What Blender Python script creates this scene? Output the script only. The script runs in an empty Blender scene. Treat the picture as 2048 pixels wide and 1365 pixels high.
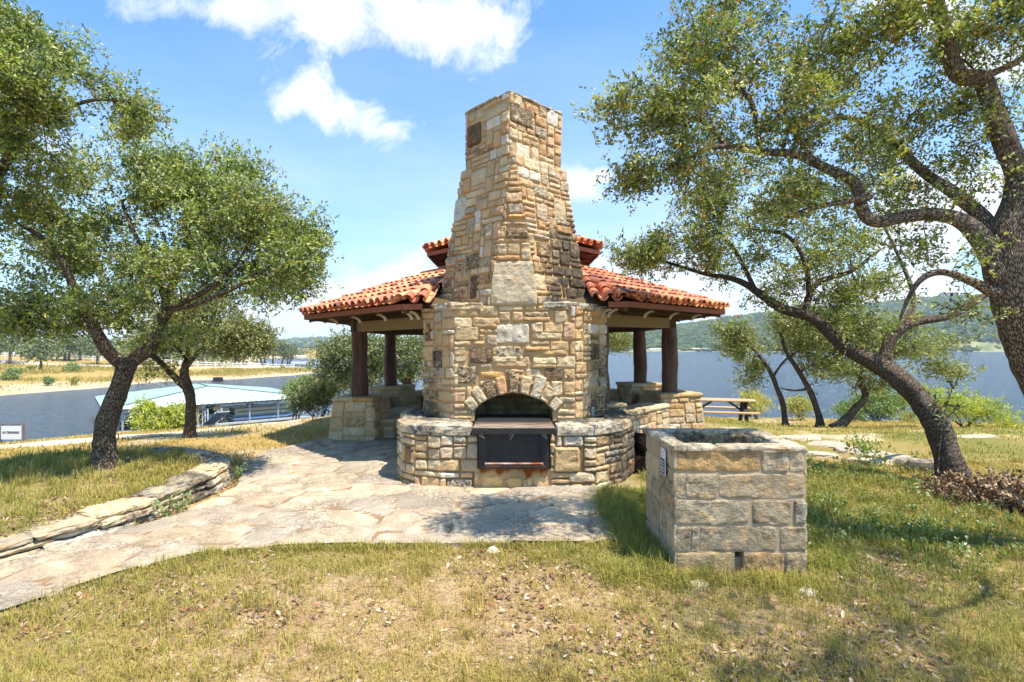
import bpy, math, random
import numpy as np
R_ = math.radians
F, CX, HY, EYE = 1050.0, 1024.0, 692.0, 1.6
scene = bpy.context.scene
COL = scene.collection
rng = np.random.default_rng(7)
random.seed(7)
ORG = {}

def P(px, py, d):
    """world point seen at photo pixel px,py at distance d"""
    return np.array([(px-CX)/F*d, d, EYE-(py-HY)/F*d])

# ------------------------------------------------------------------ noise
def _h(ix, iy, iz, seed):
    n = (ix.astype(np.int64)*73856093) ^ (iy.astype(np.int64)*19349663) ^ (iz.astype(np.int64)*83492791) ^ (seed*2654435761 & 0xffffffff)
    n = (n ^ (n >> 13)) * 1274126177 & 0xffffffff
    n = (n ^ (n >> 16)) * 2246822519 & 0xffffffff
    n = n ^ (n >> 15)
    return (n & 0xffff)/32767.5-1.0
def vnoise(p, s=1.0, seed=0):
    p = np.asarray(p, float)*s
    if p.shape[1] == 2: p = np.column_stack([p, np.zeros(len(p))])
    i = np.floor(p).astype(np.int64); f = p-i; f = f*f*(3-2*f)
    x, y, z = i.T; fx, fy, fz = f.T
    def c(a, b, d): return _h(x+a, y+b, z+d, seed)
    a = c(0,0,0)*(1-fx)+c(1,0,0)*fx; b = c(0,1,0)*(1-fx)+c(1,1,0)*fx
    e = c(0,0,1)*(1-fx)+c(1,0,1)*fx; g = c(0,1,1)*(1-fx)+c(1,1,1)*fx
    return (a*(1-fy)+b*fy)*(1-fz)+(e*(1-fy)+g*fy)*fz
def fbm(p, s=1.0, o=3, seed=0):
    r = 0; a = 1.0; t = 0
    for k in range(o):
        r = r+a*vnoise(p, s*2**k, seed+k*17); t += a; a *= .5
    return r/t
def sstep(a, b, x):
    t = np.clip((x-a)/(b-a), 0, 1); return t*t*(3-2*t)

# ------------------------------------------------------------------ mesh builder
class MB:
    def __init__(s):
        s.v = []; s.f = []; s.c = []; s.w = []; s.r = []; s.uv = []; s.n = 0
    def add(s, v, f, col=(1, 1, 1, 0), w=0., r=0., uv=None):
        v = np.asarray(v, float).reshape(-1, 3); m = len(v)
        s.v.append(v)
        c = np.asarray(col, float)
        if c.ndim == 1:
            if len(c) == 3: c = np.append(c, 0)
            c = np.tile(c, (m, 1))
        s.c.append(c)
        s.w.append(np.broadcast_to(np.asarray(w, float), (m,)))
        s.r.append(np.broadcast_to(np.asarray(r, float), (m,)))
        s.uv.append(np.zeros((m, 2)) if uv is None else np.asarray(uv, float))
        if isinstance(f, np.ndarray):
            s.f.append(f+s.n)
        else:
            by = {}
            for q in f: by.setdefault(len(q), []).append(q)
            for q in by.values(): s.f.append(np.array(q)+s.n)
        s.n += m
        return s
    def box(s, c, d, rot=0., col=(1, 1, 1, 0), M=None, bev=0.0):
        dx, dy, dz = [a/2 for a in d]
        if bev > 0:
            b = min(bev, dx*.9, dy*.9, dz*.9)
            pts = []; 
            for sx in (-1, 1):
                for sy in (-1, 1):
                    for sz in (-1, 1):
                        pts += [(sx*dx, sy*(dy-b), sz*(dz-b)), (sx*(dx-b), sy*dy, sz*(dz-b)), (sx*(dx-b), sy*(dy-b), sz*dz)]
            v = np.array(pts)
            def ix(sx, sy, sz, k): return (((sx > 0)*4+(sy > 0)*2+(sz > 0))*3+k)
            f = []
            for a in (-1, 1):
                q = [ix(a, -1, -1, 0), ix(a, 1, -1, 0), ix(a, 1, 1, 0), ix(a, -1, 1, 0)]; f.append(q if a > 0 else q[::-1])
                q = [ix(-1, a, -1, 1), ix(1, a, -1, 1), ix(1, a, 1, 1), ix(-1, a, 1, 1)]; f.append(q[::-1] if a > 0 else q)
                q = [ix(-1, -1, a, 2), ix(1, -1, a, 2), ix(1, 1, a, 2), ix(-1, 1, a, 2)]; f.append(q if a > 0 else q[::-1])
            for a in (-1, 1):
                for b2 in (-1, 1):
                    f.append([ix(a, b2, -1, 0), ix(a, b2, -1, 1), ix(a, b2, 1, 1), ix(a, b2, 1, 0)])
                    f.append([ix(a, -1, b2, 0), ix(a, -1, b2, 2), ix(a, 1, b2, 2), ix(a, 1, b2, 0)])
                    f.append([ix(-1, a, b2, 1), ix(-1, a, b2, 2), ix(1, a, b2, 2), ix(1, a, b2, 1)])
            for sx in (-1, 1):
                for sy in (-1, 1):
                    for sz in (-1, 1): f.append([ix(sx, sy, sz, k) for k in (0, 1, 2)])
        else:
            v = np.array([(x*dx, y*dy, z*dz) for x in (-1, 1) for y in (-1, 1) for z in (-1, 1)])
            f = [[0, 1, 3, 2], [4, 6, 7, 5], [0, 4, 5, 1], [2, 3, 7, 6], [0, 2, 6, 4], [1, 5, 7, 3]]
        if M is not None: v = v@np.asarray(M, float).T
        elif rot:
            ca, sa = math.cos(rot), math.sin(rot)
            v = np.column_stack([v[:, 0]*ca-v[:, 1]*sa, v[:, 0]*sa+v[:, 1]*ca, v[:, 2]])
        return s.add(v+np.asarray(c, float), f, col)
    def beam(s, a, b, w, h, col=(1, 1, 1, 0), up=(0, 0, 1), bev=0.0):
        """box from a to b, width w (sideways), height h (along up)"""
        a = np.asarray(a, float); b = np.asarray(b, float)
        d = b-a; L = np.linalg.norm(d); x = d/L
        y = np.cross(up, x); y /= np.linalg.norm(y); z = np.cross(x, y)
        return s.box((a+b)/2, (L, w, h), col=col, M=np.column_stack([x, y, z]), bev=bev)
    def tube(s, pts, rad, n=8, col=(1, 1, 1, 0), cap=True, uvs=1.0):
        v, f, uv = tube_geo(np.asarray(pts, float), np.broadcast_to(np.asarray(rad, float), (len(pts),)), n, cap)
        return s.add(v, f, col, uv=uv)
    def quad(s, a, b, c, d, col=(1, 1, 1, 0)):
        return s.add([a, b, c, d], [[0, 1, 2, 3]], col)
    def prism(s, poly, z0, z1, col=(1, 1, 1, 0)):
        n = len(poly); v = [(x, y, z0) for x, y in poly]+[(x, y, z1) for x, y in poly]
        f = [[i, (i+1) % n, n+(i+1) % n, n+i] for i in range(n)]+[list(range(n, 2*n)), list(range(n))[::-1]]
        return s.add(v, f, col)
    def build(s, name, mat, parent=None, origin=None, smooth=False):
        V = np.concatenate(s.v)
        if parent is not None:
            V = V-np.array(ORG[parent.name])
        elif origin is None:
            mn, mx = V.min(0), V.max(0)
            origin = ((mn[0]+mx[0])/2, (mn[1]+mx[1])/2, mn[2])
        if parent is None: V = V-np.array(origin)
        me = bpy.data.meshes.new(name)
        me.vertices.add(len(V)); me.vertices.foreach_set('co', V.astype(np.float32).ravel())
        starts = []; idx = []; o = 0
        for f in s.f:
            k = f.shape[1]; starts.append(o+np.arange(len(f))*k); idx.append(f.ravel()); o += f.size
        starts = np.concatenate(starts); idx = np.concatenate(idx)
        me.loops.add(len(idx)); me.loops.foreach_set('vertex_index', idx.astype(np.int32))
        me.polygons.add(len(starts)); me.polygons.foreach_set('loop_start', starts.astype(np.int32))
        me.polygons.foreach_set('use_smooth', np.full(len(starts), smooth, bool))
        me.update(calc_edges=True)
        a = me.attributes.new('Col', 'FLOAT_COLOR', 'POINT'); a.data.foreach_set('color', np.concatenate(s.c).astype(np.float32).ravel())
        W = np.concatenate(s.w)
        if W.any(): me.attributes.new('W', 'FLOAT', 'POINT').data.foreach_set('value', W.astype(np.float32))
        W = np.concatenate(s.r)
        if W.any(): me.attributes.new('R', 'FLOAT', 'POINT').data.foreach_set('value', W.astype(np.float32))
        U = np.concatenate(s.uv)
        if U.any():
            l = me.uv_layers.new(name='UV'); l.data.foreach_set('uv', U[idx].astype(np.float32).ravel())
        me.validate()
        me.materials.append(mat)
        ob = bpy.data.objects.new(name, me); COL.objects.link(ob)
        if parent is not None: ob.parent = parent; ORG[ob.name] = ORG[parent.name]
        else: ob.location = origin; ORG[ob.name] = tuple(map(float, origin))
        return ob

def tube_geo(p, r, n, cap=True):
    m = len(p)
    t = np.gradient(p, axis=0); t /= np.linalg.norm(t, axis=1)[:, None]+1e-9
    ref = np.array([0., 0, 1]) if abs(t[0][2]) < .9 else np.array([1., 0, 0])
    u = np.cross(t[0], ref); u /= np.linalg.norm(u)
    us = []
    for k in range(m):
        u = u-t[k]*u.dot(t[k]); u /= np.linalg.norm(u)+1e-9; us.append(u)
    U = np.array(us); W = np.cross(t, U)
    an = np.arange(n)/n*2*math.pi
    v = p[:, None, :]+r[:, None, None]*(np.cos(an)[None, :, None]*U[:, None, :]+np.sin(an)[None, :, None]*W[:, None, :])
    ln = np.concatenate([[0], np.cumsum(np.linalg.norm(np.diff(p, axis=0), axis=1))])
    uv = np.stack([np.tile(np.minimum(an, 2*math.pi-an)/math.pi, (m, 1))*r.max()*3.1, np.tile(ln[:, None], (1, n))], -1).reshape(-1, 2)
    i = np.arange(m-1)[:, None]*n; j = np.arange(n)[None, :]; j2 = (j+1) % n
    f = np.stack([i+j, i+j2, i+n+j2, i+n+j], -1).reshape(-1, 4)
    v = v.reshape(-1, 3)
    if cap and n == 4: f = np.vstack([f, [[3, 2, 1, 0]], [[(m-1)*n+k for k in range(4)]]])
    elif cap:
        fs = [f]
        v = np.vstack([v, p[0], p[-1]]); uv = np.vstack([uv, uv[0], uv[-1]])
        a = m*n; b = a+1; jj = np.arange(n); j3 = (jj+1) % n
        # degenerate quads avoided: use triangles as separate array -> returned list
        return v, [list(q) for q in f]+[[a, int(y), int(x)] for x, y in zip(jj, j3)]+[[b, int((m-1)*n+x), int((m-1)*n+y)] for x, y in zip(jj, j3)], uv
    return v, f, uv

def tag(o, label=None, cat=None, group=None, kind=None):
    if label: o['label'] = label
    if cat: o['category'] = cat
    if group: o['group'] = group
    if kind: o['kind'] = kind
    return o
def empty(name, loc, label=None, cat=None, group=None, kind=None):
    o = bpy.data.objects.new(name, None); COL.objects.link(o); o.location = loc
    ORG[o.name] = tuple(float(a) for a in loc); o.empty_display_size = .2
    return tag(o, label, cat, group, kind)
def copy_tree(o, parent=None):
    c = o.copy(); COL.objects.link(c); c.parent = parent
    for ch in [x for x in COL.objects if x.parent == o]: copy_tree(ch, c)
    return c

# ------------------------------------------------------------------ materials
def lin(r, g, b):
    return tuple(((c/255)/12.92 if c/255 <= .04045 else ((c/255+.055)/1.055)**2.4) for c in (r, g, b))
class G:
    def __init__(s, name):
        s.m = bpy.data.materials.new(name); s.m.use_nodes = True; s.t = s.m.node_tree; s.t.nodes.clear()
        s.out = s.t.nodes.new('ShaderNodeOutputMaterial')
    def n(s, ty, ins=None, out=0, **props):
        nd = s.t.nodes.new('ShaderNode'+ty)
        for k, v in props.items(): setattr(nd, k, v)
        for k, v in (ins or {}).items():
            sk = nd.inputs[k]
            if isinstance(v, bpy.types.NodeSocket): s.t.links.new(v, sk)
            else:
                if isinstance(v, tuple) and len(v) == 3 and sk.type == 'RGBA': v = v+(1,)
                sk.default_value = v
        return nd.outputs[out]
    def attr(s, name, out='Color'): return s.n('Attribute', attribute_name=name, out=out)
    def pos(s, sc=(1, 1, 1), co='Object'):
        c = s.n('TexCoord', out=co)
        if sc != (1, 1, 1): c = s.n('Mapping', {'Vector': c, 'Scale': sc})
        return c
    def noise(s, vec, scale, detail=4, rough=.55, dist=0., out='Fac'):
        return s.n('TexNoise', {'Vector': vec, 'Scale': scale, 'Detail': detail, 'Roughness': rough, 'Distortion': dist}, out=out)
    def vor(s, vec, scale, feature='F1', out='Distance', rnd=1.):
        i = {'Vector': vec, 'Scale': scale, 'Randomness': rnd}
        return s.n('TexVoronoi', i, feature=feature, out=out)
    def math(s, op, a, b=None, clamp=False):
        i = {0: a}
        if b is not None: i[1] = b
        return s.n('Math', i, operation=op, use_clamp=clamp)
    def ramp(s, fac, stops, mode='LINEAR'):
        nd = s.t.nodes.new('ShaderNodeValToRGB'); s.t.links.new(fac, nd.inputs[0])
        e = nd.color_ramp.elements; nd.color_ramp.interpolation = mode
        while len(e) < len(stops): e.new(.5)
        for q, (p, c) in zip(e, stops):
            q.position = p; q.color = (c, c, c, 1) if not isinstance(c, tuple) else tuple(c[:3])+(1,)
        return nd.outputs[0]
    def mix(s, fac, a, b, mode='MIX'):
        nd = s.t.nodes.new('ShaderNodeMix'); nd.data_type = 'RGBA'; nd.blend_type = mode
        for k, v in ((0, fac), (6, a), (7, b)):
            sk = nd.inputs[k]
            if isinstance(v, bpy.types.NodeSocket): s.t.links.new(v, sk)
            elif k == 0: sk.default_value = v
            else: sk.default_value = tuple(v[:3])+(1,)
        return nd.outputs[2]
    def bump(s, h, strength=.5, dist=.02, nrm=None):
        i = {'Height': h, 'Strength': strength, 'Distance': dist}
        if nrm is not None: i['Normal'] = nrm
        return s.n('Bump', i)
    def bsdf(s, col, rough=.9, nrm=None, metal=0., spec=.3, **kw):
        i = {'Base Color': col, 'Roughness': rough, 'Metallic': metal, 'Specular IOR Level': spec}
        if nrm is not None: i['Normal'] = nrm
        i.update(kw)
        o = s.n('BsdfPrincipled', i)
        s.t.links.new(o, s.out.inputs[0]); return s.m

def plain(name, col, rough=.6, metal=0., var=.25, scale=6., bump=.15, bscale=40., spec=.3):
    g = G(name); p = g.pos()
    n = g.noise(p, scale, 5); c = g.mix(g.ramp(n, [(.3, 0.), (.7, 1.)]), tuple(a*(1-var) for a in col), tuple(min(1, a*(1+var)) for a in col))
    b = g.bump(g.noise(p, bscale, 4), bump, .01)
    return g.bsdf(c, rough, b, metal, spec)

def mat_stone(name, fine=1.0, wcol=(.045, .042, .038)):
    g = G(name); p = g.pos()
    c = g.attr('Col'); pit = g.attr('Col', 'Alpha'); W = g.attr('W', 'Fac'); R = g.attr('R', 'Fac')
    n1 = g.noise(p, 7*fine, 4, .6); n2 = g.noise(p, 38*fine, 4, .75)
    base = g.mix(g.ramp(n1, [(.32, 0.), (.68, 1.)]), g.mix(.62, c, (0, 0, 0), 'MIX'), c)
    base = g.mix(.62, base, g.mix(.18, c, lin(242, 216, 176)))
    # warm / cool drift inside a stone
    base = g.mix(g.ramp(g.noise(p, 13, 3, .6), [(.5, 0.), (.68, .55)]), base, lin(214, 168, 108))
    base = g.mix(g.ramp(n2, [(.25, .45), (.45, 0.)]), base, (.14, .11, .08))
    base = g.mix(g.ramp(n2, [(.58, 0.), (.8, .5)]), base, lin(238, 226, 200))
    # honeycombed pits
    hp = g.mix(g.ramp(n1, [(.44, 0.), (.62, 1.)]), (.10, .075, .055), (.28, .15, .08))
    v = g.noise(p, 24*fine, 4, .65, 1.)
    thr = g.math('SUBTRACT', g.math('ADD', pit, v), 1.0)
    base = g.mix(g.ramp(thr, [(.0, 0.), (.16, .85)]), base, hp)
    # weathering (black lichen and soot stains)
    wn = g.math('ADD', g.noise(p, 19, 4, .75), g.math('MULTIPLY', g.noise(p, 4.2, 2), .6))
    wf = g.math('SUBTRACT', g.math('ADD', W, wn), 1.02)
    base = g.mix(g.ramp(wf, [(.0, 0.), (.3, .88)]), base, wcol)
    ps = g.pos((1, 1, .12))
    rn = g.math('SUBTRACT', g.math('ADD', R, g.noise(ps, 14, 5, .6)), 1.0)
    base = g.mix(g.ramp(rn, [(.0, 0.), (.3, 1.)]), base, g.mix(n1, (.22, .05, .008), (.5, .17, .02)))
    h = g.math('ADD', g.math('MULTIPLY', n2, .6), n1)
    h = g.math('SUBTRACT', h, g.math('MULTIPLY', g.ramp(thr, [(.0, 0.), (.15, 1.)]), .8))
    b = g.bump(h, 1.0, .026)
    return g.bsdf(base, .92, b, spec=.15)
def mat_mortar():
    g = G('mortar'); p = g.pos(); n = g.noise(p, 22, 6, .7)
    c = g.mix(n, lin(168, 134, 92), lin(214, 180, 132))
    c = g.mix(g.ramp(g.noise(p, 3, 4), [(.5, 0.), (.75, .5)]), c, (.10, .085, .065))
    rn = g.math('SUBTRACT', g.math('ADD', g.attr('R', 'Fac'), g.noise(g.pos((1, 1, .12)), 14, 5, .6)), 1.0)
    c = g.mix(g.ramp(rn, [(.0, 0.), (.3, 1.)]), c, (.26, .07, .01))
    return g.bsdf(c, .95, g.bump(n, .7, .01), spec=.1)
# ------------------------------------------------------------------ masonry
PAL = [(lin(220, 196, 156), .26), (lin(208, 174, 126), .30), (lin(208, 168, 130), .14), (lin(190, 172, 144), .12),
       (lin(204, 154, 102), .05), (lin(228, 218, 200), .06), (lin(188, 162, 124), .07), (lin(164, 134, 98), .01)]
def pick(r, pal=PAL):
    t = r.random()*sum(w for _, w in pal); 
    for c, w in pal:
        t -= w
        if t <= 0: break
    k = r.uniform(.92, 1.12)
    return tuple(min(.9, a*k) for a in c)

def stone(mb, Pf, N, u0, u1, v0, v1, r, col=None, pit=None, prot=.018, res=.025, joint=.0055, wfn=None, rfn=None, rough=.012, lim=None, rnd=.013, pal_=0):
    """one rock-faced stone; Pf(u,v)->3D on the mortar plane, N outward normal; lim(v)->(ul,ur) clamps"""
    u0 += joint+r.uniform(-.004, .004); u1 -= joint+r.uniform(-.004, .004); v0 += joint+r.uniform(-.003, .003); v1 -= joint+r.uniform(-.003, .003)
    w = u1-u0; h = v1-v0
    if w < .018 or h < .015: return
    nx = max(3, int(math.ceil(w/res))); ny = max(3, int(math.ceil(h/res)))
    # finer rows at the border so that the edge can round over
    e = .3
    a = np.concatenate([[0, e/nx], np.linspace(1/nx, 1-1/nx, nx-1), [1-e/nx, 1]]); b = np.concatenate([[0, e/ny], np.linspace(1/ny, 1-1/ny, ny-1), [1-e/ny, 1]])
    A, B = np.meshgrid(a, b); U = u0+A*w; V = v0+B*h
    de = np.minimum(np.minimum(A, 1-A)*w, np.minimum(B, 1-B)*h)
    # corners drawn in, edges wobble
    sd = r.integers(0, 9999)
    q = np.column_stack([U.ravel(), V.ravel(), np.full(U.size, sd*.37)])
    wob = .0075*min(1.3, min(w, h)/.08)
    cx, cy = (u0+u1)/2, (v0+v1)/2
    cr = (np.abs(A-.5)*2)**6*(np.abs(B-.5)*2)**6
    U = U+vnoise(q, 16, 1).reshape(U.shape)*wob-np.sign(A-.5)*cr*.012
    V = V+vnoise(q, 16, 2).reshape(U.shape)*wob-np.sign(B-.5)*cr*.010
    if lim is not None:
        L = np.array([lim(t) for t in V.ravel()]).reshape(V.shape+(2,))
        U = np.clip(U, L[..., 0], L[..., 1])
    p0 = prot*r.uniform(.65, 1.35)
    tu, tv = r.uniform(-.25, .25, 2)
    D = p0*np.clip(de/rnd, 0, 1)**.5*(1+tu*(A-.5)+tv*(B-.5))
    D = D+(np.abs(vnoise(q, 9, 3)).reshape(U.shape)*1.3+fbm(q, 21, 2, 4).reshape(U.shape))*rough*np.clip(de/.015, 0, 1)
    D = np.where(de <= 1e-6, -.012, D)
    pts = np.array([Pf(x, y) for x, y in zip(U.ravel(), V.ravel())])+D.ravel()[:, None]*N
    m, n = U.shape[1], U.shape[0]
    i = np.arange(n-1)[:, None]*m+np.arange(m-1)[None, :]
    f = np.stack([i, i+1, i+m+1, i+m], -1).reshape(-1, 4)
    if col is None: col = pick(r, [(lin(192, 172, 140), .6), (lin(178, 158, 128), .3), (lin(196, 162, 110), .1)] if pal_ else PAL)
    if pit is None: pit = r.uniform(.36, .52) if r.random() < .13 else r.uniform(0, .25)
    ww = 0. if wfn is None else wfn(pts)+r.uniform(-.09, .09); rr = 0. if rfn is None else rfn(pts)
    mb.add(pts, f, tuple(col)+(pit,), ww, rr)

SIZES = [(2, 1), (3, 1), (4, 1), (5, 1), (2, 2), (3, 2), (4, 2), (2, 2), (3, 3), (1, 2), (2, 3), (4, 2), (3, 1), (4, 1), (2, 1), (3, 2), (2, 2)]
def ashlar(mb, O, U, V, hgt, lim, r, cu=.078, cv=.07, specials=(), blocked=None, sizes=SIZES, ext=0., **kw):
    O = np.asarray(O, float); U = np.asarray(U, float); U = U/np.linalg.norm(U); V = np.asarray(V, float); V = V/np.linalg.norm(V)
    N = np.cross(U, V); N /= np.linalg.norm(N)
    Pf = lambda u, v: O+U*u+V*v
    l2 = lambda v: (lim(min(max(v, 0), hgt))[0]-ext, lim(min(max(v, 0), hgt))[1]+ext)
    umin = min(l2(0)[0], l2(hgt)[0]); umax = max(l2(0)[1], l2(hgt)[1])
    nu = max(1, int(round((umax-umin)/cu))); cu = (umax-umin)/nu
    nv = max(1, int(round(hgt/cv)))
    rows = np.linspace(0, hgt, nv+1); rows[1:-1] += r.uniform(-.22, .22, nv-1)*hgt/nv
    occ = np.zeros((nv, nu), bool)
    for sp in specials:
        a0, a1, b0, b1 = sp[:4]
        for j in range(nv):
            for i in range(nu):
                uc = umin+(i+.5)*cu; vc = (rows[j]+rows[j+1])/2
                if a0 < uc < a1 and b0 < vc < b1: occ[j, i] = True
        stone(mb, Pf, N, a0, a1, b0, b1, r, lim=l2, **dict(kw, **(sp[4] if len(sp) > 4 else {})))
    if blocked is not None:
        for j in range(nv):
            for i in range(nu):
                if blocked(umin+(i+.5)*cu, (rows[j]+rows[j+1])/2): occ[j, i] = True
    for j in range(nv):
        lo, hi = l2((rows[j]+rows[j+1])/2)
        i = 0
        while i < nu:
            if occ[j, i]: i += 1; continue
            uc = umin+(i+.5)*cu
            if uc < lo-cu*.3 or uc > hi+cu*.3: occ[j, i] = True; i += 1; continue
            w, h = sizes[r.integers(len(sizes))]
            k = 1
            while k < w and i+k < nu and not occ[j, i+k]: k += 1
            w = k
            # swallow a one-cell leftover
            if i+w < nu and not occ[j, i+w] and (i+w+1 >= nu or occ[j, i+w+1] or umin+(i+w+1)*cu > hi) and r.random() < .8: w += 1
            hh = 1
            while hh < h and j+hh < nv and not occ[j+hh, i:i+w].any(): hh += 1
            occ[j:j+hh, i:i+w] = True
            ua = umin+i*cu; ub = umin+(i+w)*cu
            lm, hm = l2((rows[j]+rows[j+hh])/2)
            if min(ub, hm)-max(ua, lm) > .035:
                stone(mb, Pf, N, max(ua, min(lm, ub)) if ua < lm else ua, min(ub, hm) if ub > hm else ub, rows[j], rows[j+hh], r, lim=l2, **kw)
            i += w
    return Pf, N

def wall_face(mb, a, b, z0, z1, r, core=None, top_in=0., **kw):
    """vertical (or battered by top_in, shrinking both sides) face from plan point a to b (outward = right of a->b)"""
    a = np.array([*a, z0], float); b = np.array([*b, z0], float)
    U = b-a; L = np.linalg.norm(U); U /= L
    out = np.cross(U, [0, 0, 1.])
    V = np.array([0, 0, 1.])*(z1-z0)-out*top_in; H = np.linalg.norm(V)
    sh = kw.pop('shrink', top_in)
    kw.setdefault('lim', None)
    lim = kw.pop('lim') or (lambda v: (sh*v/H, L-sh*v/H))
    if core is not None:
        l0, l1 = lim(0), lim(H); Vn = V/H
        core.add([a+U*l0[0], a+U*l0[1], a+U*l1[1]+V, a+U*l1[0]+V], [[0, 1, 2, 3]])
    return ashlar(mb, a, U, V, H, lim, r, **kw)

def slab(mb, poly, z0, z1, r, res=.05, rough=.008, col=None, pit=0., wfn=None, bulge=.012, rfn=None, edge=.015):
    """rough flat rock: closed outline poly (ccw), bottom z0, top z1 (z may be a function of x,y)"""
    poly = np.asarray(poly, float); pts = []
    for i in range(len(poly)):
        a, b = poly[i], poly[(i+1) % len(poly)]; k = max(1, int(np.linalg.norm(b-a)/res))
        for t in range(k): pts.append(a+(b-a)*t/k)
    p = np.array(pts); n = len(p); c = p.mean(0)
    sd = r.integers(0, 999)*.77
    nn = lambda q, s, k: vnoise(np.column_stack([q, np.full(len(q), sd)]), s, k)
    p = p+(p-c)/(np.linalg.norm(p-c, axis=1)[:, None]+1e-6)*(nn(p, 7, 1)*.016+nn(p, 18, 2)*.008)[:, None]
    f1 = (lambda x, y: np.full_like(x, z1)) if not callable(z1) else z1
    f0 = (lambda x, y: np.full_like(x, z0)) if not callable(z0) else z0
    rings = []
    def ring(q, z): rings.append(np.column_stack([q, z]))
    d = (p-c); dl = np.linalg.norm(d, axis=1)[:, None]+1e-6
    zb, zt = f0(p[:, 0], p[:, 1]), f1(p[:, 0], p[:, 1]); hh = zt-zb
    for t, ins in ((0, .012), (.12, 0), (.38, -bulge), (.66, -bulge*.8), (.88, 0), (1, edge)):
        q = p-d/dl*(ins+nn(p+t*3, 12, 5)[:, None]*rough*.9)
        ring(q, zb+hh*t+(nn(p, 14, 6+int(t*9))*rough*.5 if 0 < t < 1 else 0))
    R = dl.max(); k = max(2, int(R/(res*1.6)))
    for j in range(1, k):
        q = c+(p-d/dl*edge-c)*(1-j/k)
        ring(q, f1(q[:, 0], q[:, 1])+(nn(q, 9, 21)+nn(q, 22, 22)*.5)*rough+.004)
    m = len(rings); V = np.vstack(rings+[[[c[0], c[1], float(f1(np.array([c[0]]), np.array([c[1]]))[0])+.004]]])
    f = []
    i = np.arange(n); j = (i+1) % n
    fq = np.vstack([np.stack([k*n+i, k*n+j, (k+1)*n+j, (k+1)*n+i], -1) for k in range(m-1)])
    if col is None: col = pick(r)
    w = 0. if wfn is None else wfn(V); rr = 0. if rfn is None else rfn(V)
    mb.add(V, [list(x) for x in fq]+[[(m-1)*n+int(a), (m-1)*n+int(b), m*n] for a, b in zip(i, j)], tuple(col)+(pit,), w, rr)

def offset_poly(poly, d):
    """move a ccw polygon outward by d"""
    p = np.asarray(poly, float); n = len(p); o = []
    for i in range(n):
        a, b, c = p[i-1], p[i], p[(i+1) % n]
        e1 = (b-a)/np.linalg.norm(b-a); e2 = (c-b)/np.linalg.norm(c-b)
        n1 = np.array([e1[1], -e1[0]]); n2 = np.array([e2[1], -e2[0]])
        m = n1+n2; m /= np.linalg.norm(m); o.append(b+m*d/max(.4, m.dot(n1)))
    return np.array(o)

MS = mat_stone('limestone_masonry'); MM = mat_mortar()
# ------------------------------------------------------------------ stone fireplace with chimney
r = np.random.default_rng(11)
fp = empty('stone_fireplace', (.03, 6.9, 0), 'tall tapering limestone fireplace and chimney with black iron grill box, in front of the pavilion', 'fireplace')
core = MB(); hearth = MB(); body = MB(); chim = MB(); cap = MB(); bcap = MB()
def w_ch(p):   # stains down the right flank of the chimney, at its foot and along its crown
    x, y, z = p.T
    return .16+.46*sstep(.25, .7, x)*sstep(3.9, 2.7, z)+.16*sstep(.3, .9, -x)*sstep(3.4, 2.4, z)+.12*sstep(2.55, 2.15, z)+.14*sstep(4.5, 4.78, z)-.08*sstep(2.9, 3.4, z)
def w_body(p):
    x, y, z = p.T
    return .06+.32*sstep(.8, 1.1, np.abs(x-.03))*sstep(2.2, 1.2, z)+.20*sstep(1.0, .72, z)*sstep(.55, .9, np.abs(x))+.15*sstep(2.0, 2.13, z)
def w_hearth(p):
    x, y, z = p.T
    return .06+.46*sstep(.95, 1.25, x)+.10*sstep(-1.0, -1.3, x)+.12*sstep(.45, .6, z)*sstep(.5, .7, np.abs(x))+.1*sstep(.12, 0, z)
def r_hearth(p):
    x, y, z = p.T
    s = np.exp(-((x+.13)/.045)**2)*.5+np.exp(-((x-.19)/.045)**2)*.75+np.exp(-((x+.30)/.06)**2)*.3+np.exp(-((x-.33)/.05)**2)*.35
    return (s*sstep(-.1, .16, z)+.42*sstep(.13, .25, z)+.16)*sstep(-.42, -.36, x)*sstep(.46, .40, x)*(y < 5.95)*sstep(-.02, .1, z)*(.6+.4*sstep(.05, .22, z))
# hearth block (plan polygon, counter clockwise seen from above -> faces outward = right of each edge)
HP = [(-1.38, 7.7), (-1.38, 6.42), (-1.28, 6.15), (-1.10, 5.98), (-.80, 5.88), (.94, 5.87), (1.28, 6.17), (1.52, 6.62), (1.54, 7.7)]
hz = .595
GX0, GX1 = -.385, .425
for i in range(len(HP)-1):
    a, b = HP[i], HP[i+1]
    front = i == 4
    kw = dict(wfn=w_hearth, rfn=r_hearth, prot=.020, rnd=.014)
    if i == 0: kw.update(res=.05)
    if front:
        x0 = a[0]
        kw['specials'] = [(.06+.0, .36, 0.02, .2, dict(col=lin(176, 168, 150), pit=.5)), (GX1+.03-x0, GX1+.34-x0, .27, .56, dict(col=lin(205, 172, 122), prot=.035)),
                          (GX1+.2-x0, GX1+.50-x0, .15, .27, dict(col=lin(226, 212, 180))), (-.33-x0, -.09-x0, .08, .225, dict(col=lin(238, 196, 126), pit=0)),
                          (-.06-x0, .12-x0, .0, .225, dict(col=lin(234, 190, 120), pit=0)), (.16-x0, .225-x0, .085, .225, dict(col=lin(236, 210, 150), pit=0)), (.24-x0, .41-x0, .09, .225, dict(col=lin(228, 198, 140), pit=0))]
        kw['blocked'] = lambda u, v: GX0 < u+x0 < GX1 and v > .235
    if i in (2, 3):
        kw['specials'] = [(.07, .2, .33, .52, dict(col=lin(122, 84, 52), pit=.2)), (.22, .34, .22, .5, dict(col=lin(216, 160, 84), pit=0))] if i == 2 else []
    if i == 3: pass
    wall_face(hearth, a, b, -.08 if i else 0, hz, r, core=core, ext=.012, **kw)
core.prism(HP[::-1][::-1], -.1, hz-.005)
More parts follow.
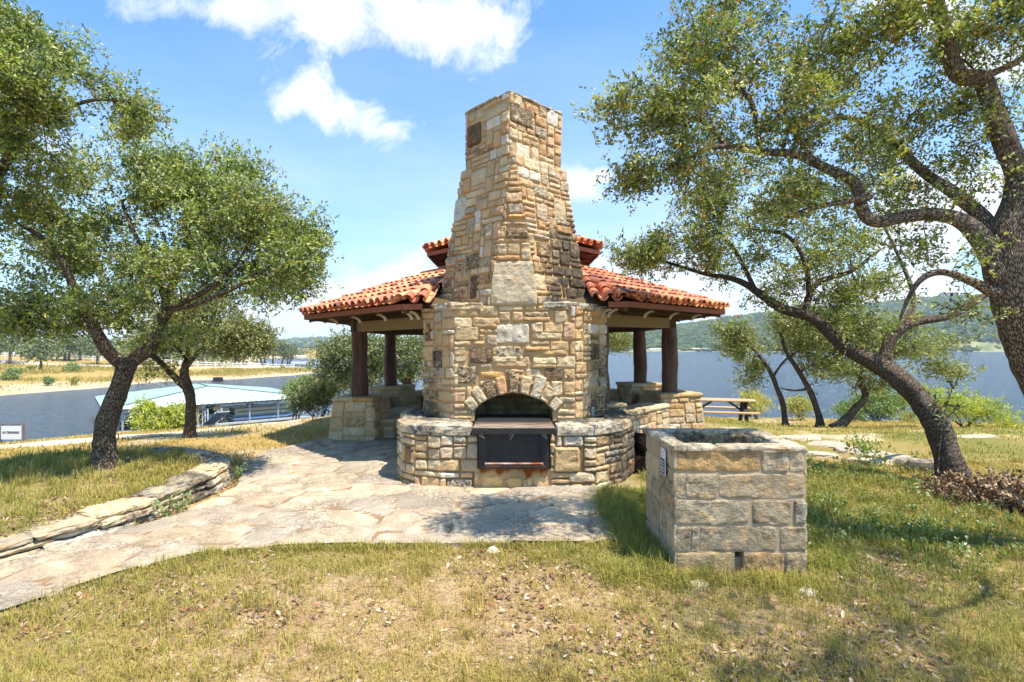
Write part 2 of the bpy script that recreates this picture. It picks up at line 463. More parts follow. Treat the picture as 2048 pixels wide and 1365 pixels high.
n_ = 28; XX, ZZ = np.meshgrid(np.linspace(-.42, .46, n_), np.linspace(0, .25, n_)); vv = np.column_stack([XX.ravel(), np.full(n_*n_, 5.868), ZZ.ravel()]); ii = np.arange(n_-1)[:, None]*n_+np.arange(n_-1)[None, :]
core.add(vv, np.stack([ii, ii+1, ii+n_+1, ii+n_], -1).reshape(-1, 4), r=r_hearth(vv)+.12)
# hearth cap slabs along the rim, dark with age
def w_cap(p):
    x, y, z = p.T
    return .30+.2*sstep(.62, .69, z)*sstep(6.05, 6.5, y)+.12*sstep(.6, .62, z)*(r.random()-.3)
rim = offset_poly(HP, .028)[:-1]; rim = [tuple(x) for x in rim]+[(1.575, 7.7)]
def cap_run(pts, w0, n_along, z0, z1):
    """slabs between rim polyline pts and a line w0 inside"""
    pts = np.array(pts); seg = np.linalg.norm(np.diff(pts, axis=0), axis=1); cum = np.concatenate([[0], np.cumsum(seg)])
    inner = []
    for k in range(len(pts)):
        d1 = pts[min(k+1, len(pts)-1)]-pts[max(k-1, 0)]; d1 = d1/np.linalg.norm(d1); inner.append(pts[k]+np.array([-d1[1], d1[0]])*w0)
    inner = np.array(inner)
    at = lambda q, s: np.array([np.interp(s, cum, q[:, 0]), np.interp(s, cum, q[:, 1])])
    s = 0.
    while s < cum[-1]-.05:
        e = s+r.uniform(.26, .5)
        if cum[-1]-e < .18: e = cum[-1]
        ks = [c for c in cum if s+.02 < c < e-.02]
        o = [at(pts, s+.006)]+[at(pts, c) for c in ks]+[at(pts, e-.006)]
        q = [at(inner, e-.006)]+[at(inner, c) for c in ks[::-1]]+[at(inner, s+.006)]
        slab(cap, o+q, z0, z1+r.uniform(-.008, .008), r, res=.035, rough=.014, bulge=.004, col=pick(r, [(lin(216, 206, 184), 1), (lin(198, 190, 170), 1), (lin(226, 200, 160), .5)]), pit=r.uniform(0, .4), wfn=w_cap, edge=.010)
        s = e
left = [(-1.42, 7.7)]+[tuple(x) for x in rim[1:5]]+[(GX0-.075, 5.845)]
right = [(GX1+.075, 5.842)]+[tuple(x) for x in rim[5:]]
cap_run(left, .30, 0, hz, .70); cap_left = cap; cap = MB(); cap_run(right, .30, 0, hz, .70)
# inner top surface of the hearth, thin flags between rim slabs and body
TI = offset_poly(HP, -.25)
for (x0, x1, y0, y1) in ((-1.15, -.5, 6.18, 6.62), (.55, 1.25, 6.2, 6.62), (-1.2, -1.08, 6.62, 7.6), (1.18, 1.33, 6.62, 7.6)):
    ny = max(1, int((y1-y0)/.35)); nx = max(1, int((x1-x0)/.33))
    for i in range(nx):
        for j in range(ny):
            a0, a1 = x0+(x1-x0)*i/nx, x0+(x1-x0)*(i+1)/nx; b0, b1 = y0+(y1-y0)*j/ny, y0+(y1-y0)*(j+1)/ny
            slab(cap if x0 > 0 else cap_left, [(a0+.005, b0+.005), (a1-.005, b0+.005), (a1-.005, b1-.005), (a0+.005, b1-.005)], hz, .695, r, res=.05, rough=.006, col=lin(196, 186, 164), wfn=w_cap)
# body
BP = [(-1.155, 8.05), (-1.155, 6.92), (-.715, 6.47), (.775, 6.47), (1.225, 6.92), (1.225, 8.05)]
bz0, bz1 = .69, 2.10
ax, azs, aR, azc = .02, .81, .676, .339     # arch: centre x, spring height, radius, centre height
def in_arch(x, z, grow=0.):
    if z < azs: return abs(x-ax) < .48+grow*.0
    return (x-ax)**2+(z-azc)**2 < (aR+grow)**2
for i in range(5):
    a, b = BP[i], BP[i+1]; kw = dict(wfn=w_body, prot=.02)
    if i in (0, 4): kw['res'] = .05
    if i == 2:
        x0 = a[0]
        S = lambda x, y, w, h, **k: (x-w/2-x0, x+w/2-x0, y-h/2-bz0, y+h/2-bz0, k)
        kz = lambda px, py: ((px-1024)/1050*6.47, 1.6-(py-692)/1050*6.47)
        sp = []
        for (X0, Y0, X1, Y1, c, pt) in [(755, 218, 972, 352, (216, 206, 186), 0), (480, 235, 642, 338, (196, 170, 126), .42), (578, 375, 732, 482, (170, 140, 110), .62),
              (748, 362, 922, 450, (226, 206, 170), .5), (498, 488, 636, 612, (186, 166, 134), .55), (1062, 500, 1192, 606, (190, 160, 124), .62),
              (600, 175, 782, 228, (216, 180, 136), .1), (985, 272, 1186, 325, (212, 190, 148), .1), (650, 525, 795, 575, (216, 166, 92), .1),
              (742, 458, 978, 506, (208, 172, 130), 0), (985, 438, 1152, 490, (228, 206, 164), 0), (925, 170, 1110, 208, (206, 164, 116), .1), (1125, 130, 1215, 222, (214, 190, 150), .2),
              (1040, 384, 1222, 430, (210, 172, 118), 0), (940, 512, 1046, 576, (204, 186, 150), .2), (1140, 118, 1216, 128, (200, 180, 150), 0)]:
            p0 = kz(760+X0*.3077, 580+Y1*.3077); p1 = kz(760+X1*.3077, 580+Y0*.3077)
            if p1[1]-p0[1] > .03: sp.append((p0[0]-x0, p1[0]-x0, p0[1]-bz0, p1[1]-bz0, dict(col=lin(*c), pit=pt)))
        # the big slab above, flush between body and chimney
        kw['specials'] = sp
        kw['blocked'] = lambda u, v: in_arch(u+x0, v+bz0, .13) or (v+bz0 < .82 and abs(u+x0-ax) < .5)
        wall_face(body, a, b, bz0, bz1, r, ext=.012, **kw)
    else:
        if i in (1, 3): kw['specials'] = [(.12, .3, .1, .34, dict(col=lin(160, 150, 132), pit=.45)), (.3, .5, .72, .95, dict(col=lin(170, 150, 120), pit=.56))] if i == 3 else [(.04, .17, .95, 1.2, dict(col=lin(206, 160, 110), pit=.58)), (.2, .4, .62, .85, dict(col=lin(180, 164, 138), pit=.55))]
        wall_face(body, a, b, bz0, bz1, r, core=core, ext=.012, **kw)
# mortar core of the front with the arch cut out, plus reveal
xs = np.linspace(ax-.48, ax+.48, 25)
arc = [azc+math.sqrt(max(0, aR**2-(x-ax)**2)) for x in xs]
yf, yb = 6.47, 7.12
core.quad((BP[2][0], yf, bz0-.02), (xs[0], yf, bz0-.02), (xs[0], yf, bz1), (BP[2][0], yf, bz1))
core.quad((xs[-1], yf, bz0-.02), (BP[3][0], yf, bz0-.02), (BP[3][0], yf, bz1), (xs[-1], yf, bz1))
for k in range(24):
    core.quad((xs[k], yf, arc[k]), (xs[k+1], yf, arc[k+1]), (xs[k+1], yf, bz1), (xs[k], yf, bz1))
core.quad((BP[1][0], 6.92, bz1), (1.225, 6.92, bz1), (1.225, 8.05, bz1), (-1.155, 8.05, bz1))
core.quad((BP[1][0], 6.92, bz1), (BP[2][0], 6.47, bz1), (BP[3][0], 6.47, bz1), (1.225, 6.92, bz1))
rev = MB()
prof = [(xs[0], .6)]+list(zip(xs, arc))+[(xs[-1], .6)]
for k in range(len(prof)-1):
    (xa, za), (xb, zb) = prof[k], prof[k+1]
    rev.quad((xa, yf-.004, za), (xa, yb, za), (xb, yb, zb), (xb, yf-.004, zb))
rev.quad((xs[0], yb, .6), (xs[-1], yb, .6), (xs[-1], yb, 1.1), (xs[0], yb, 1.1))
g = G('firebrick'); p = g.pos()
br = g.n('TexBrick', {'Vector': g.n('Mapping', {'Vector': p, 'Rotation': (R_(90), 0, 0)}), 'Color1': lin(214, 186, 130), 'Color2': lin(196, 164, 108), 'Mortar': lin(110, 86, 56), 'Scale': 1., 'Mortar Size': .006, 'Brick Width': .23, 'Row Height': .082})
soot = g.ramp(g.noise(p, 6, 5, .6), [(.35, .45), (.65, .9)])
MFB = g.bsdf(g.mix(soot, br, (.06, .045, .03)), .9, g.bump(g.noise(p, 60, 3), .3, .005))
rev.build('firebox', MFB, fp)
# voussoirs
vo = MB()
na = 9; A = np.linspace(R_(90+49), R_(90-49), na+1)
cols = [(206, 190, 150), (224, 200, 160), (212, 180, 140), (222, 168, 120), (226, 196, 150), (222, 190, 150), (222, 208, 178), (206, 180, 140), (214, 196, 160)]
for k in range(na):
    a0, a1 = A[k], A[k+1]; L = [.17, .22, .24, .23, .30, .24, .29, .22, .16][k]
    def Pv(u, v, a0=a0, a1=a1): 
        th = a0+(a1-a0)*u; rr = aR+v
        return np.array([ax+math.cos(th)*rr, yf-.012, azc+math.sin(th)*rr])
    w = abs(a1-a0)*aR
    P2 = lambda u, v, Pv=Pv, w=w: Pv(u/w, v)
    stone(vo, P2, np.array([0, -1., 0]), 0.0, w, -.006, L, r, col=lin(*cols[k]), pit=.58 if k in (2, 4) else .15, prot=.028, wfn=w_body, joint=.007)
    # underside of the voussoir so that the arch has depth
    b = [Pv(.06, .004), Pv(.94, .004)]
    vo.add([b[0], b[1], b[1]+np.array([0, .16, 0]), b[0]+np.array([0, .16, 0])], [[0, 1, 2, 3]], lin(*cols[k])+(.1,), .1)
vo.build('arch', MS, fp, smooth=False)
# cap course on the shoulders of the body
for path in ([(-1.18, 7.7), (-1.18, 6.91), (-.73, 6.445), (-.345, 6.445)], [(.385, 6.445), (.79, 6.445), (1.25, 6.91), (1.25, 7.7)]):
    cap2 = cap; cap = bcap
    w_save = w_cap
    def w_cap(p): return .30+.0*p[:, 0]
    cap = MB(); cap_run(path, .30, 0, bz1-.055, 2.135); cap.build('shoulder_cap', MS, fp)
    cap = cap2; w_cap = w_save
# chimney: corner-on square, front corner cut by a face that narrows upward
cz0, cz1, cz2, czt = 2.09, 3.98, 4.01, 4.755
cc = np.array([.02, 7.17])
hd0, hd1, hdf = 1.015, .70, .655       # half diagonals
f0, f1 = 6.455, 6.475                     # plane of the cut corner
def ringpts(z):
    t = (z-cz0)/(cz1-cz0); hd = hd0+(hd1-hd0)*t; yc = f0+(f1-f0)*t
    hw = max(.012, hd-(cc[1]-yc))         # half width of the cut face
    return [np.array([cc[0]-hd, cc[1], z]), np.array([cc[0]-hw, yc, z]), np.array([cc[0]+hw, yc, z]), np.array([cc[0]+hd, cc[1], z]), np.array([cc[0], cc[1]+hd, z])]
A0, A1 = ringpts(cz0), ringpts(cz1)
def tri_face(mb, p0, p1, q1, q0, **kw):
    """ashlar on planar quad p0 p1 (bottom) q1 q0 (top)"""
    U = (p1-p0)/np.linalg.norm(p1-p0)
    mid = (q0+q1)/2-(p0+p1)/2; V = mid-U*mid.dot(U); H = np.linalg.norm(V); V /= H
    N = np.cross(U, V)
    l0 = (0, (p1-p0).dot(U)); l1 = ((q0-p0).dot(U), (q1-p0).dot(U))
    lim = lambda v: (l0[0]+(l1[0]-l0[0])*v/H, l0[1]+(l1[1]-l0[1])*v/H)
    core.add([p0, p1, q1, q0], [[0, 1, 2, 3]])
    ashlar(mb, p0, U, V, H, lim, r, **kw)
kw = dict(wfn=w_ch, prot=.022, ext=.012)
tri_face(chim, A0[0], A0[1], A1[1], A1[0], specials=[(.62, .78, .10, .42, dict(col=lin(140, 110, 80), pit=.55)), (.14, .40, 1.2, 1.52, dict(col=lin(222, 216, 196), pit=.4)), (.6, .72, 1.1, 1.27, dict(col=lin(236, 230, 214), pit=0)), (.50, .78, .50, .72, dict(col=lin(200, 180, 140), pit=.55))], **kw)
fw = A0[2][0]-A0[1][0]
tri_face(chim, A0[1], A0[2], A1[2], A1[1], specials=[(.0, fw, .0, .56, dict(col=lin(206, 192, 164), pit=.0, prot=.035, rough=.009, rnd=.04, wfn=lambda p: .05)), (.2, .50, .82, .97, dict(col=lin(200, 168, 128), pit=.56)), (.23, .5, 1.08, 1.14, dict(col=lin(218, 172, 96), pit=0))], **kw)
tri_face(chim, A0[2], A0[3], A1[3], A1[2], specials=[(.05, .34, .62, .84, dict(col=lin(196, 164, 120), pit=.55)), (.3, .5, .9, 1.2, dict(col=lin(180, 150, 110), pit=.3)), (.45, .7, 1.15, 1.45, dict(col=lin(196, 178, 140), pit=.3)), (.08, .36, 1.42, 1.58, dict(col=lin(200, 186, 156), pit=.5))], **kw)
tri_face(chim, A0[3], A0[4], A1[4], A1[3], wfn=w_ch, res=.07)
tri_face(chim, A0[4], A0[0], A1[0], A1[4], wfn=w_ch, res=.07)
def dia(hd, z, fx=0.): return [np.array([cc[0]-hd, cc[1]+fx, z]), np.array([cc[0]-.055, cc[1]-hd, z]), np.array([cc[0]+hd, cc[1]+fx, z]), np.array([cc[0]+.05, cc[1]+hd, z])]
core.quad(*dia(hd1, cz1)); D0, D1 = dia(hdf-.01, cz1-.01), dia(hdf-.01, czt)
for k in range(4):
    sp = {0: [(.03, .33, .30, .60, dict(col=lin(130, 98, 66), pit=.6)), (.36, .85, .55, .68, dict(col=lin(210, 186, 150), pit=.1))], 1: [(.0, .4, .42, .66, dict(col=lin(206, 186, 150), pit=.6)), (.25, .5, .62, .755, dict(col=lin(226, 170, 120), pit=.5)), (.1, .34, -.0, .2, dict(col=lin(232, 218, 188), pit=.0))]}.get(k, [])
    tri_face(chim, D0[k], D0[(k+1) % 4], D1[(k+1) % 4], D1[k], specials=sp, wfn=w_ch, ext=.012, res=.026 if k < 2 else .07)
core.quad(*D1)
# rough top course stones so that the rim is uneven
for k in range(4):
    a, b = D1[k], D1[(k+1) % 4]; L = np.linalg.norm(b-a); n = int(L/.2); e = (b-a)/L; nn = np.cross(e, [0, 0, 1.])
    for j in range(n):
        q0 = a+e*(L*j/n+.004)+nn*.018; q1 = a+e*(L*(j+1)/n-.004)+nn*.018; q2 = q1-nn*.16; q3 = q0-nn*.16
        slab(chim, [q[:2] for q in (q0, q1, q2, q3)], czt-.012, czt+r.uniform(.012, .035), r, res=.05, rough=.008, col=lin(190, 180, 158), wfn=lambda p: .3, edge=.012)
chim.build('chimney', MS, fp); body.build('body_stonework', MS, fp); hearth.build('hearth_stonework', MS, fp)
cap.build('hearth_cap', MS, fp); cap_left.build('hearth_cap', MS, fp); core.build('mortar_core', MM, fp)
# ---- iron grill box
g = G('blackened_iron'); p = g.pos()
n1 = g.noise(p, 9, 6, .7); n2 = g.noise(g.pos((1, 1, .25)), 30, 5, .7)
c = g.mix(g.ramp(n1, [(.42, 0.), (.7, .8)]), (.012, .012, .013), (.05, .03, .02))
R = g.attr('R', 'Fac'); rf = g.math('SUBTRACT', g.math('ADD', R, n2), 1.0)
c = g.mix(g.ramp(rf, [(0., 0.), (.25, 1.)]), c, g.mix(g.ramp(n1, [(.35, 0.), (.65, 1.)]), (.05, .014, .006), (.20, .065, .018)))
MI = g.bsdf(c, g.mix(n1, (.35, .35, .35), (.75, .75, .75)), g.bump(n2, .35, .004), spec=.5)
g = G('heat_worn_iron_top'); p = g.pos(); q = g.pos((1, 2.2, 1))
n1 = g.noise(q, 5, 5, .65, 1.); sep = g.n('SeparateXYZ', {0: p}, out=1)
c = g.mix(g.ramp(n1, [(.35, 0.), (.6, 1.)]), lin(84, 70, 58), lin(160, 142, 122))
c = g.mix(g.ramp(g.noise(q, 12, 5), [(.5, 0.), (.7, .8)]), c, lin(96, 62, 46))
ed = g.ramp(g.n('MapRange', {0: sep, 1: -1.25, 2: -.55}), [(.35, 0.), (.8, 1.)])
c = g.mix(ed, c, (.018, .018, .02))
MTOP = g.bsdf(c, .6, g.bump(n1, .2, .004), spec=.4)
it = MB(); it.box((.02, 6.29, .700), (.90, 1.12, .014), bev=.004); it.build('grill_top', MTOP, fp)
it = MB(); rr = MB()
it.box((.02, 5.735, .668), (.915, .020, .07), bev=.004); it.box((-.428, 6.0, .675), (.016, .52, .05)); it.box((.468, 6.0, .675), (.016, .52, .05))
it.build('grill_lip', MI, fp)
it = MB()
def ipan(mb, x0, x1, z0, z1, y, t=.02, rv=0.):
    n = 12; X = np.linspace(x0, x1, n); Z = np.linspace(z0, z1, n); XX, ZZ = np.meshgrid(X, Z)
    v = np.column_stack([XX.ravel(), np.full(n*n, y), ZZ.ravel()]); i = np.arange(n-1)[:, None]*n+np.arange(n-1)[None, :]
    f = np.stack([i, i+1, i+n+1, i+n], -1).reshape(-1, 4)
    R = rv+.35*sstep(z0+.2, z0, v[:, 2])
    mb.add(v, f, r=R)
    mb.box(((x0+x1)/2, y+t/2+.001, (z0+z1)/2), (x1-x0, t, z1-z0))
ipan(it, GX0, -.265, .235, .652, 5.82, rv=.1); ipan(it, .305, GX1, .235, .652, 5.82, rv=.1); ipan(it, -.265, .305, .235, .30, 5.82, rv=.5); ipan(it, -.265, .305, .62, .652, 5.822)
it.box((.02, 6.02, .44), (.77, .34, .4)); it.box((GX0+.006, 5.90, .44), (.012, .16, .4)); it.box((GX1-.006, 5.90, .44), (.012, .16, .4))
it.build('grill_case', MI, fp)
it = MB(); ipan(it, -.255, .295, .305, .615, 5.806, .014, rv=.12)
for x in (-.257, .297): it.box((x, 5.804, .46), (.012, .012, .32))
it.box((.02, 5.804, .617), (.56, .012, .01))
dr = it.build('grill_door', MI, fp)
it = MB(); n = 14; xs_ = np.linspace(-.30, .345, n); it.tube([(x, 5.795, .298) for x in xs_], .011, 8)
it.c[-1][:, :] = 1; it.box((-.29, 5.795, .298), (.014, .04, .02)); it.box((.335, 5.795, .298), (.014, .04, .02))
g = G('worn_bar'); p = g.pos(); MBAR = g.bsdf(g.mix(g.ramp(g.noise(p, 7, 4), [(.4, 0.), (.6, 1.)]), lin(206, 190, 176), lin(176, 88, 40)), .45, metal=.3)
it.build('grill_handle', MBAR, fp)
it = MB(); it.box((.02, 5.795, .262), (.70, .05, .012)); ipan(it, -.31, .36, .238, .285, 5.788, .01, rv=.75); it.build('ash_lip', MI, fp)
MHK = plain('bare_steel', lin(190, 184, 176), .4, .6, .2)
for (x, ang) in ((-.335, -25), (.0, 60), (.36, -38)):
    it = MB(); a = R_(ang); dx, dz = math.cos(a)*.035, math.sin(a)*.035
    it.tube([(x-dx, 5.795, .595-dz), (x, 5.785, .60), (x+dx, 5.795, .595+dz)], .0045, 6)
    t = np.linspace(0, math.pi, 8); it.tube([(x-.02+.02*math.cos(s)+.015, 5.80, .60+.022*math.sin(s)) for s in t], .003, 5)
    it.build('latch_hook', MHK, fp)
# can left standing on the hearth
cn = MB(); z = .705
for rr_, (a, b) in ((.032, (z, z+.10)),):
    pts = [(0, 0, a) for a in (z, z+.004, z+.10, z+.112, z+.114)]; cn.tube(np.array(pts)+np.array([1.02, 6.68, 0]), [.026, .032, .032, .026, .024], 16)
tag(cn.build('drink_can', plain('dull_blue_tin', lin(110, 124, 140), .35, .5, .3, 30), smooth=False), 'small blue grey can standing on the right end of the fireplace hearth', 'can')
# ------------------------------------------------------------------ terrain
WZ = -5.4
def seg_sd(P_, poly):
    """signed distance, positive inside polygon"""
    P_ = np.asarray(P_, float); n = len(poly); d = np.full(len(P_), 1e9); ins = np.zeros(len(P_), bool)
    for i in range(n):
        a = np.array(poly[i], float); b = np.array(poly[(i+1) % n], float); e = b-a; w = P_-a
        t = np.clip((w@e)/(e@e+1e-12), 0, 1); d = np.minimum(d, np.hypot(*(w-t[:, None]*e).T))
        c = ((a[1] <= P_[:, 1]) & (b[1] > P_[:, 1])) | ((b[1] <= P_[:, 1]) & (a[1] > P_[:, 1]))
        with np.errstate(divide='ignore', invalid='ignore'):
            xx = a[0]+(P_[:, 1]-a[1])/(b[1]-a[1])*(b[0]-a[0])
        ins ^= c & (P_[:, 0] < xx)
    return np.where(ins, d, -d)
WALL = [(-5.0, 2.0), (-4.35, 2.9), (-3.95, 3.4), (-3.72, 3.81), (-3.58, 4.08), (-3.40, 4.43), (-3.31, 4.63), (-3.26, 5.0), (-3.22, 5.37), (-3.18, 5.62), (-3.22, 5.95), (-3.36, 6.3), (-3.62, 6.6), (-3.95, 6.83), (-4.36, 7.0), (-4.75, 7.05)]
BED = WALL+[(-5.6, 6.95), (-7, 6.4), (-9, 5.6), (-12, 5), (-12, -3), (-7, -2)]
PATIO = [(-5.3, 1.2), (-3.05, 3.09), (-2.73, 3.65), (-2.38, 4.0), (-1.83, 4.15), (-1.25, 4.19), (-.1, 4.21), (.866, 4.22), (.95, 5.73), (.95, 6.2), (1.25, 6.8), (1.35, 7.6), (2.5, 8.9), (3.0, 9.4), (3.1, 11.6), (1.3, 13.3), (-1.3, 13.3), (-3.1, 11.6), (-3.15, 9.1), (-3.35, 8.5), (-3.62, 7.96), (-3.6, 7.2), (-3.5, 6.7), (-3.3, 6.4), (-3.1, 5.9), (-3.1, 5.3), (-3.2, 4.7), (-3.6, 4.2), (-4.4, 3.2), (-6, 1.5)]
NEAR = [(-80, -60), (-60, -30), (-20, 3), (-12.6, 12.8), (-9.8, 16.5), (-7.7, 19), (-4.5, 20), (0, 19), (3, 21), (6, 26), (12, 28), (20, 27.5), (30, 26), (50, 20), (90, 0), (140, -60)]
FAR = [(-400, -100), (-125, -60), (-95, 40), (-71, 73), (-65, 101), (-56, 113), (-51, 127), (-49, 150), (-66, 172), (-100, 205), (-140, 300), (-60, 262), (-62, 330), (-150, 600), (-900, 900), (-900, -100)]
def H(x, y, fine=True):
    x = np.asarray(x, float).ravel(); y = np.asarray(y, float).ravel(); P2 = np.column_stack([x, y])
    sl = lambda t: np.where(t > 0, t*t/(t+2.5), 0)
    z = -.125*sl(y-8)-.085*sl(-x-6)-.02*sl(x-9)*(y > 8)
    # flat pad for the pavilion
    dd = np.hypot(x, y-10.2); z = z*sstep(3.6, 7.5, dd)
    z = z+fbm(P2, .35, 3, 5)*.06*sstep(5.0, 8, dd)*sstep(1, 6, np.abs(y-7)+np.abs(x)*.5)
    # bed behind the low wall
    bd = seg_sd(P2, BED)
    wh = .13+.10*sstep(3.8, 6.3, y)
    z = z*(1-sstep(0, .3, bd))+wh*sstep(.05, .3, bd)*(1-.35*sstep(-5.5, -8, x))
    if fine:
        z = z+(fbm(P2, 1.7, 2, 9)*.022+fbm(P2, 7, 2, 12)*.007)*sstep(.05, -.5, seg_sd(P2, PATIO))
    else: z = z+fbm(P2, 1.7, 2, 9)*.022*sstep(.05, -.5, seg_sd(P2, PATIO))
    z = np.where(seg_sd(P2, PATIO) > -.03, np.minimum(z, 0)-.02, z)
    # bank down to the lake
    e = -seg_sd(P2, NEAR)+vnoise(P2, .25, 3)*.8
    z = z-np.where(e > 0, np.minimum(e*.42, 4)+np.minimum(e, 60)*.06, 0)
    z = np.maximum(z, -12)
    # far bank across the cove
    k = seg_sd(P2, FAR)+fbm(P2, .06, 2, 31)*4
    zf = WZ+np.minimum(k*.062, 4.0+0*k)+fbm(P2, .05, 3, 33)*.5*sstep(0, 20, k)+.10*fbm(P2, .6, 2, 35)
    zf = np.where(k < 0, WZ+k*.15, zf)
    z = np.where(k > -30, np.maximum(z, np.where(k > -30, zf, -12)), z)
    return z
def gridlines(a, b, d, lo, hi, gr=1.07):
    m = list(np.arange(a, b+d/2, d)); s = d
    up = []; v = m[-1]
    while v < hi: s = min(s*gr, 60); v += s; up.append(v)
    dn = []; v = m[0]; s = d
    while v > lo: s = min(s*gr, 60); v -= s; dn.append(v)
    return np.array(dn[::-1]+m+up)
gx = gridlines(-8.5, 8.5, .085, -1500, 1500); gy = gridlines(1.0, 12, .085, -60, 2200)
X, Y = np.meshgrid(gx, gy); Z = H(X, Y).reshape(X.shape)
far_m = (Y > 750)
Z = np.where(far_m, np.maximum(Z, -12), Z)
tm = MB(); m_, n_ = X.shape[1], X.shape[0]
i = np.arange(n_-1)[:, None]*m_+np.arange(m_-1)[None, :]
tm.add(np.column_stack([X.ravel(), Y.ravel(), Z.ravel()]), np.stack([i, i+1, i+m_+1, i+m_], -1).reshape(-1, 4))
def dry(x, y):
    """0 = bare/straw, 1 = green: how green the growth is, in plan"""
    P2 = np.column_stack([x, y]); n = fbm(P2, .55, 3, 41)*.5+.5
    gr = .30+0*x
    gr += .55*np.exp(-((x-2.6)**2/3.2+(y-5.2)**2/3.0))          # right of the block bin
    gr += .55*np.exp(-((x-1.15)**2/.12+(y-4.6)**2/1.6))         # strip between patio and bin
    gr += .28*np.exp(-((x-.3)**2/3.5+(y-3.9)**2/.20))
    gr += .30*sstep(-3.3, -4.0, x)*sstep(7.2, 6.6, y)
    gr += .25*sstep(8, 5, np.abs(x-6))*sstep(6.5, 8, y)*sstep(14, 9, y)
    gr += .2*sstep(2, 4, x)*sstep(4.5, 3, y)
    return np.clip(gr+(n-.5)*.7, 0, 1)
# the ground sheet: sand, straw and green mixed through an attribute
xf, yf_ = X.ravel(), Y.ravel()
G_ = dry(xf, yf_)
k_far = seg_sd(np.column_stack([xf, yf_]), FAR)
nz = fbm(np.column_stack([xf, yf_]), .12, 3, 55)*.5+.5
sandy = sstep(.5, .8, fbm(np.column_stack([xf, yf_]), .8, 3, 61)*.5+.5+.25*sstep(4.5, 2.5, yf_))
sandy = np.where(yf_ > 15, sstep(15, 21, yf_)*(.5+.5*(fbm(np.column_stack([xf, yf_]), .3, 3, 66) > -.05)), sandy)
sandy = np.where(k_far > -15, sstep(16, 2, k_far+(nz-.5)*22)*.62, sandy)
sandy = np.where((k_far <= -15) & (yf_ > 60), .3, sandy)
tm.w = [np.clip(G_, 0, 1)]; tm.r = [np.clip(sandy, 0, 1)+1e-4]
g = G('ground_soil'); p = g.pos()
gr = g.attr('W', 'Fac'); sd = g.attr('R', 'Fac')
n1 = g.noise(p, 3.5, 5, .6); n2 = g.noise(p, 45, 4, .7); n6 = g.noise(p, 150, 2, .8); n4 = g.noise(p, 14, 4, .7)
soil = g.mix(g.ramp(n1, [(.35, 0.), (.65, 1.)]), lin(158, 130, 94), lin(204, 176, 136))
soil = g.mix(g.ramp(n2, [(.35, .75), (.55, 0.)]), soil, lin(120, 92, 66))
straw = g.mix(g.ramp(n4, [(.35, 0.), (.65, 1.)]), lin(156, 128, 76), lin(198, 168, 104))
green = g.mix(g.ramp(n4, [(.35, 0.), (.65, 1.)]), lin(86, 92, 44), lin(146, 142, 70))
c = g.mix(g.ramp(g.math('ADD', g.math('MULTIPLY', gr, .7), g.math('MULTIPLY', n4, .5)), [(.45, 0.), (.7, 1.)]), straw, green)
sf = g.ramp(g.math('ADD', g.math('MULTIPLY', sd, .8), g.math('MULTIPLY', n1, .45)), [(.30, 0.), (.62, 1.)])
dist = g.ramp(g.n('MapRange', {0: g.n('SeparateXYZ', {0: p}, out=1), 1: 5., 2: 9.}), [(0., 0.), (1., 1.)])
soil = g.mix(g.ramp(n6, [(.38, .6), (.52, 0.)]), soil, lin(104, 82, 58)); c = g.mix(g.ramp(n6, [(.38, .5), (.52, 0.)]), c, lin(96, 84, 44))
near = g.mix(g.ramp(n1, [(.4, .2), (.6, .75)]), soil, c)
c = g.mix(dist, near, c)
c = g.mix(sf, c, g.mix(dist, soil, g.mix(n4, lin(160, 138, 104), lin(206, 186, 152))))
MG = g.bsdf(c, .97, g.bump(g.math('ADD', n2, n4), .8, .02), spec=.1)
tag(tm.build('ground', MG, origin=(0, 0, 0), smooth=True), kind='structure')
# ------------------------------------------------------------------ lake
wm = MB()
wx = gridlines(-60, 60, 4, -2500, 2500, 1.12); wy = gridlines(0, 80, 4, -40, 2600, 1.12); X, Y = np.meshgrid(wx, wy); m_, n_ = X.shape[1], X.shape[0]
i = np.arange(n_-1)[:, None]*m_+np.arange(m_-1)[None, :]
wm.add(np.column_stack([X.ravel(), Y.ravel(), np.full(X.size, WZ)]), np.stack([i, i+1, i+m_+1, i+m_], -1).reshape(-1, 4))
g = G('lake_water'); p = g.pos((1, 1.9, 1))
n1 = g.noise(p, .45, 3, .6, .4); n2 = g.noise(p, 2.2, 3, .6, .3); n3 = g.noise(p, .05, 3)
h = g.math('ADD', n1, g.math('MULTIPLY', n2, .35))
c = g.mix(n3, (.026, .060, .108), (.042, .080, .130))
MWAT = g.bsdf(c, .16, g.bump(h, 1., 1.5), spec=.5)
tag(wm.build('lake', MWAT, origin=(0, 0, WZ), smooth=True), kind='structure')
# ------------------------------------------------------------------ flagstone patio
pm = MB()
pb = np.array(PATIO); pts = []
for k in range(len(pb)):
    a, b = pb[k], pb[(k+1) % len(pb)]; q = max(1, int(np.linalg.norm(b-a)/.12))
    for t in range(q): pts.append(a+(b-a)*t/q)
pts = np.array(pts); inner = (pts[:, 1] > 3.9) & (pts[:, 1] < 4.5) & (pts[:, 0] > -2)
jit = fbm(pts, 3.0, 2, 71)*.025; ctr = np.array([-.5, 8.0]); dv = pts-ctr; dv /= np.linalg.norm(dv, axis=1)[:, None]
pts = pts+dv*jit[:, None]
# triangulated by a scan of small quads clipped to the outline keeps the sheet dense enough for relief
cs = .055; xs_ = np.arange(-6.2, 3.2, cs); ys_ = np.arange(1.0, 13.4, cs); X, Y = np.meshgrid(xs_, ys_)
ins = seg_sd(np.column_stack([X.ravel(), Y.ravel()]), pts).reshape(X.shape)
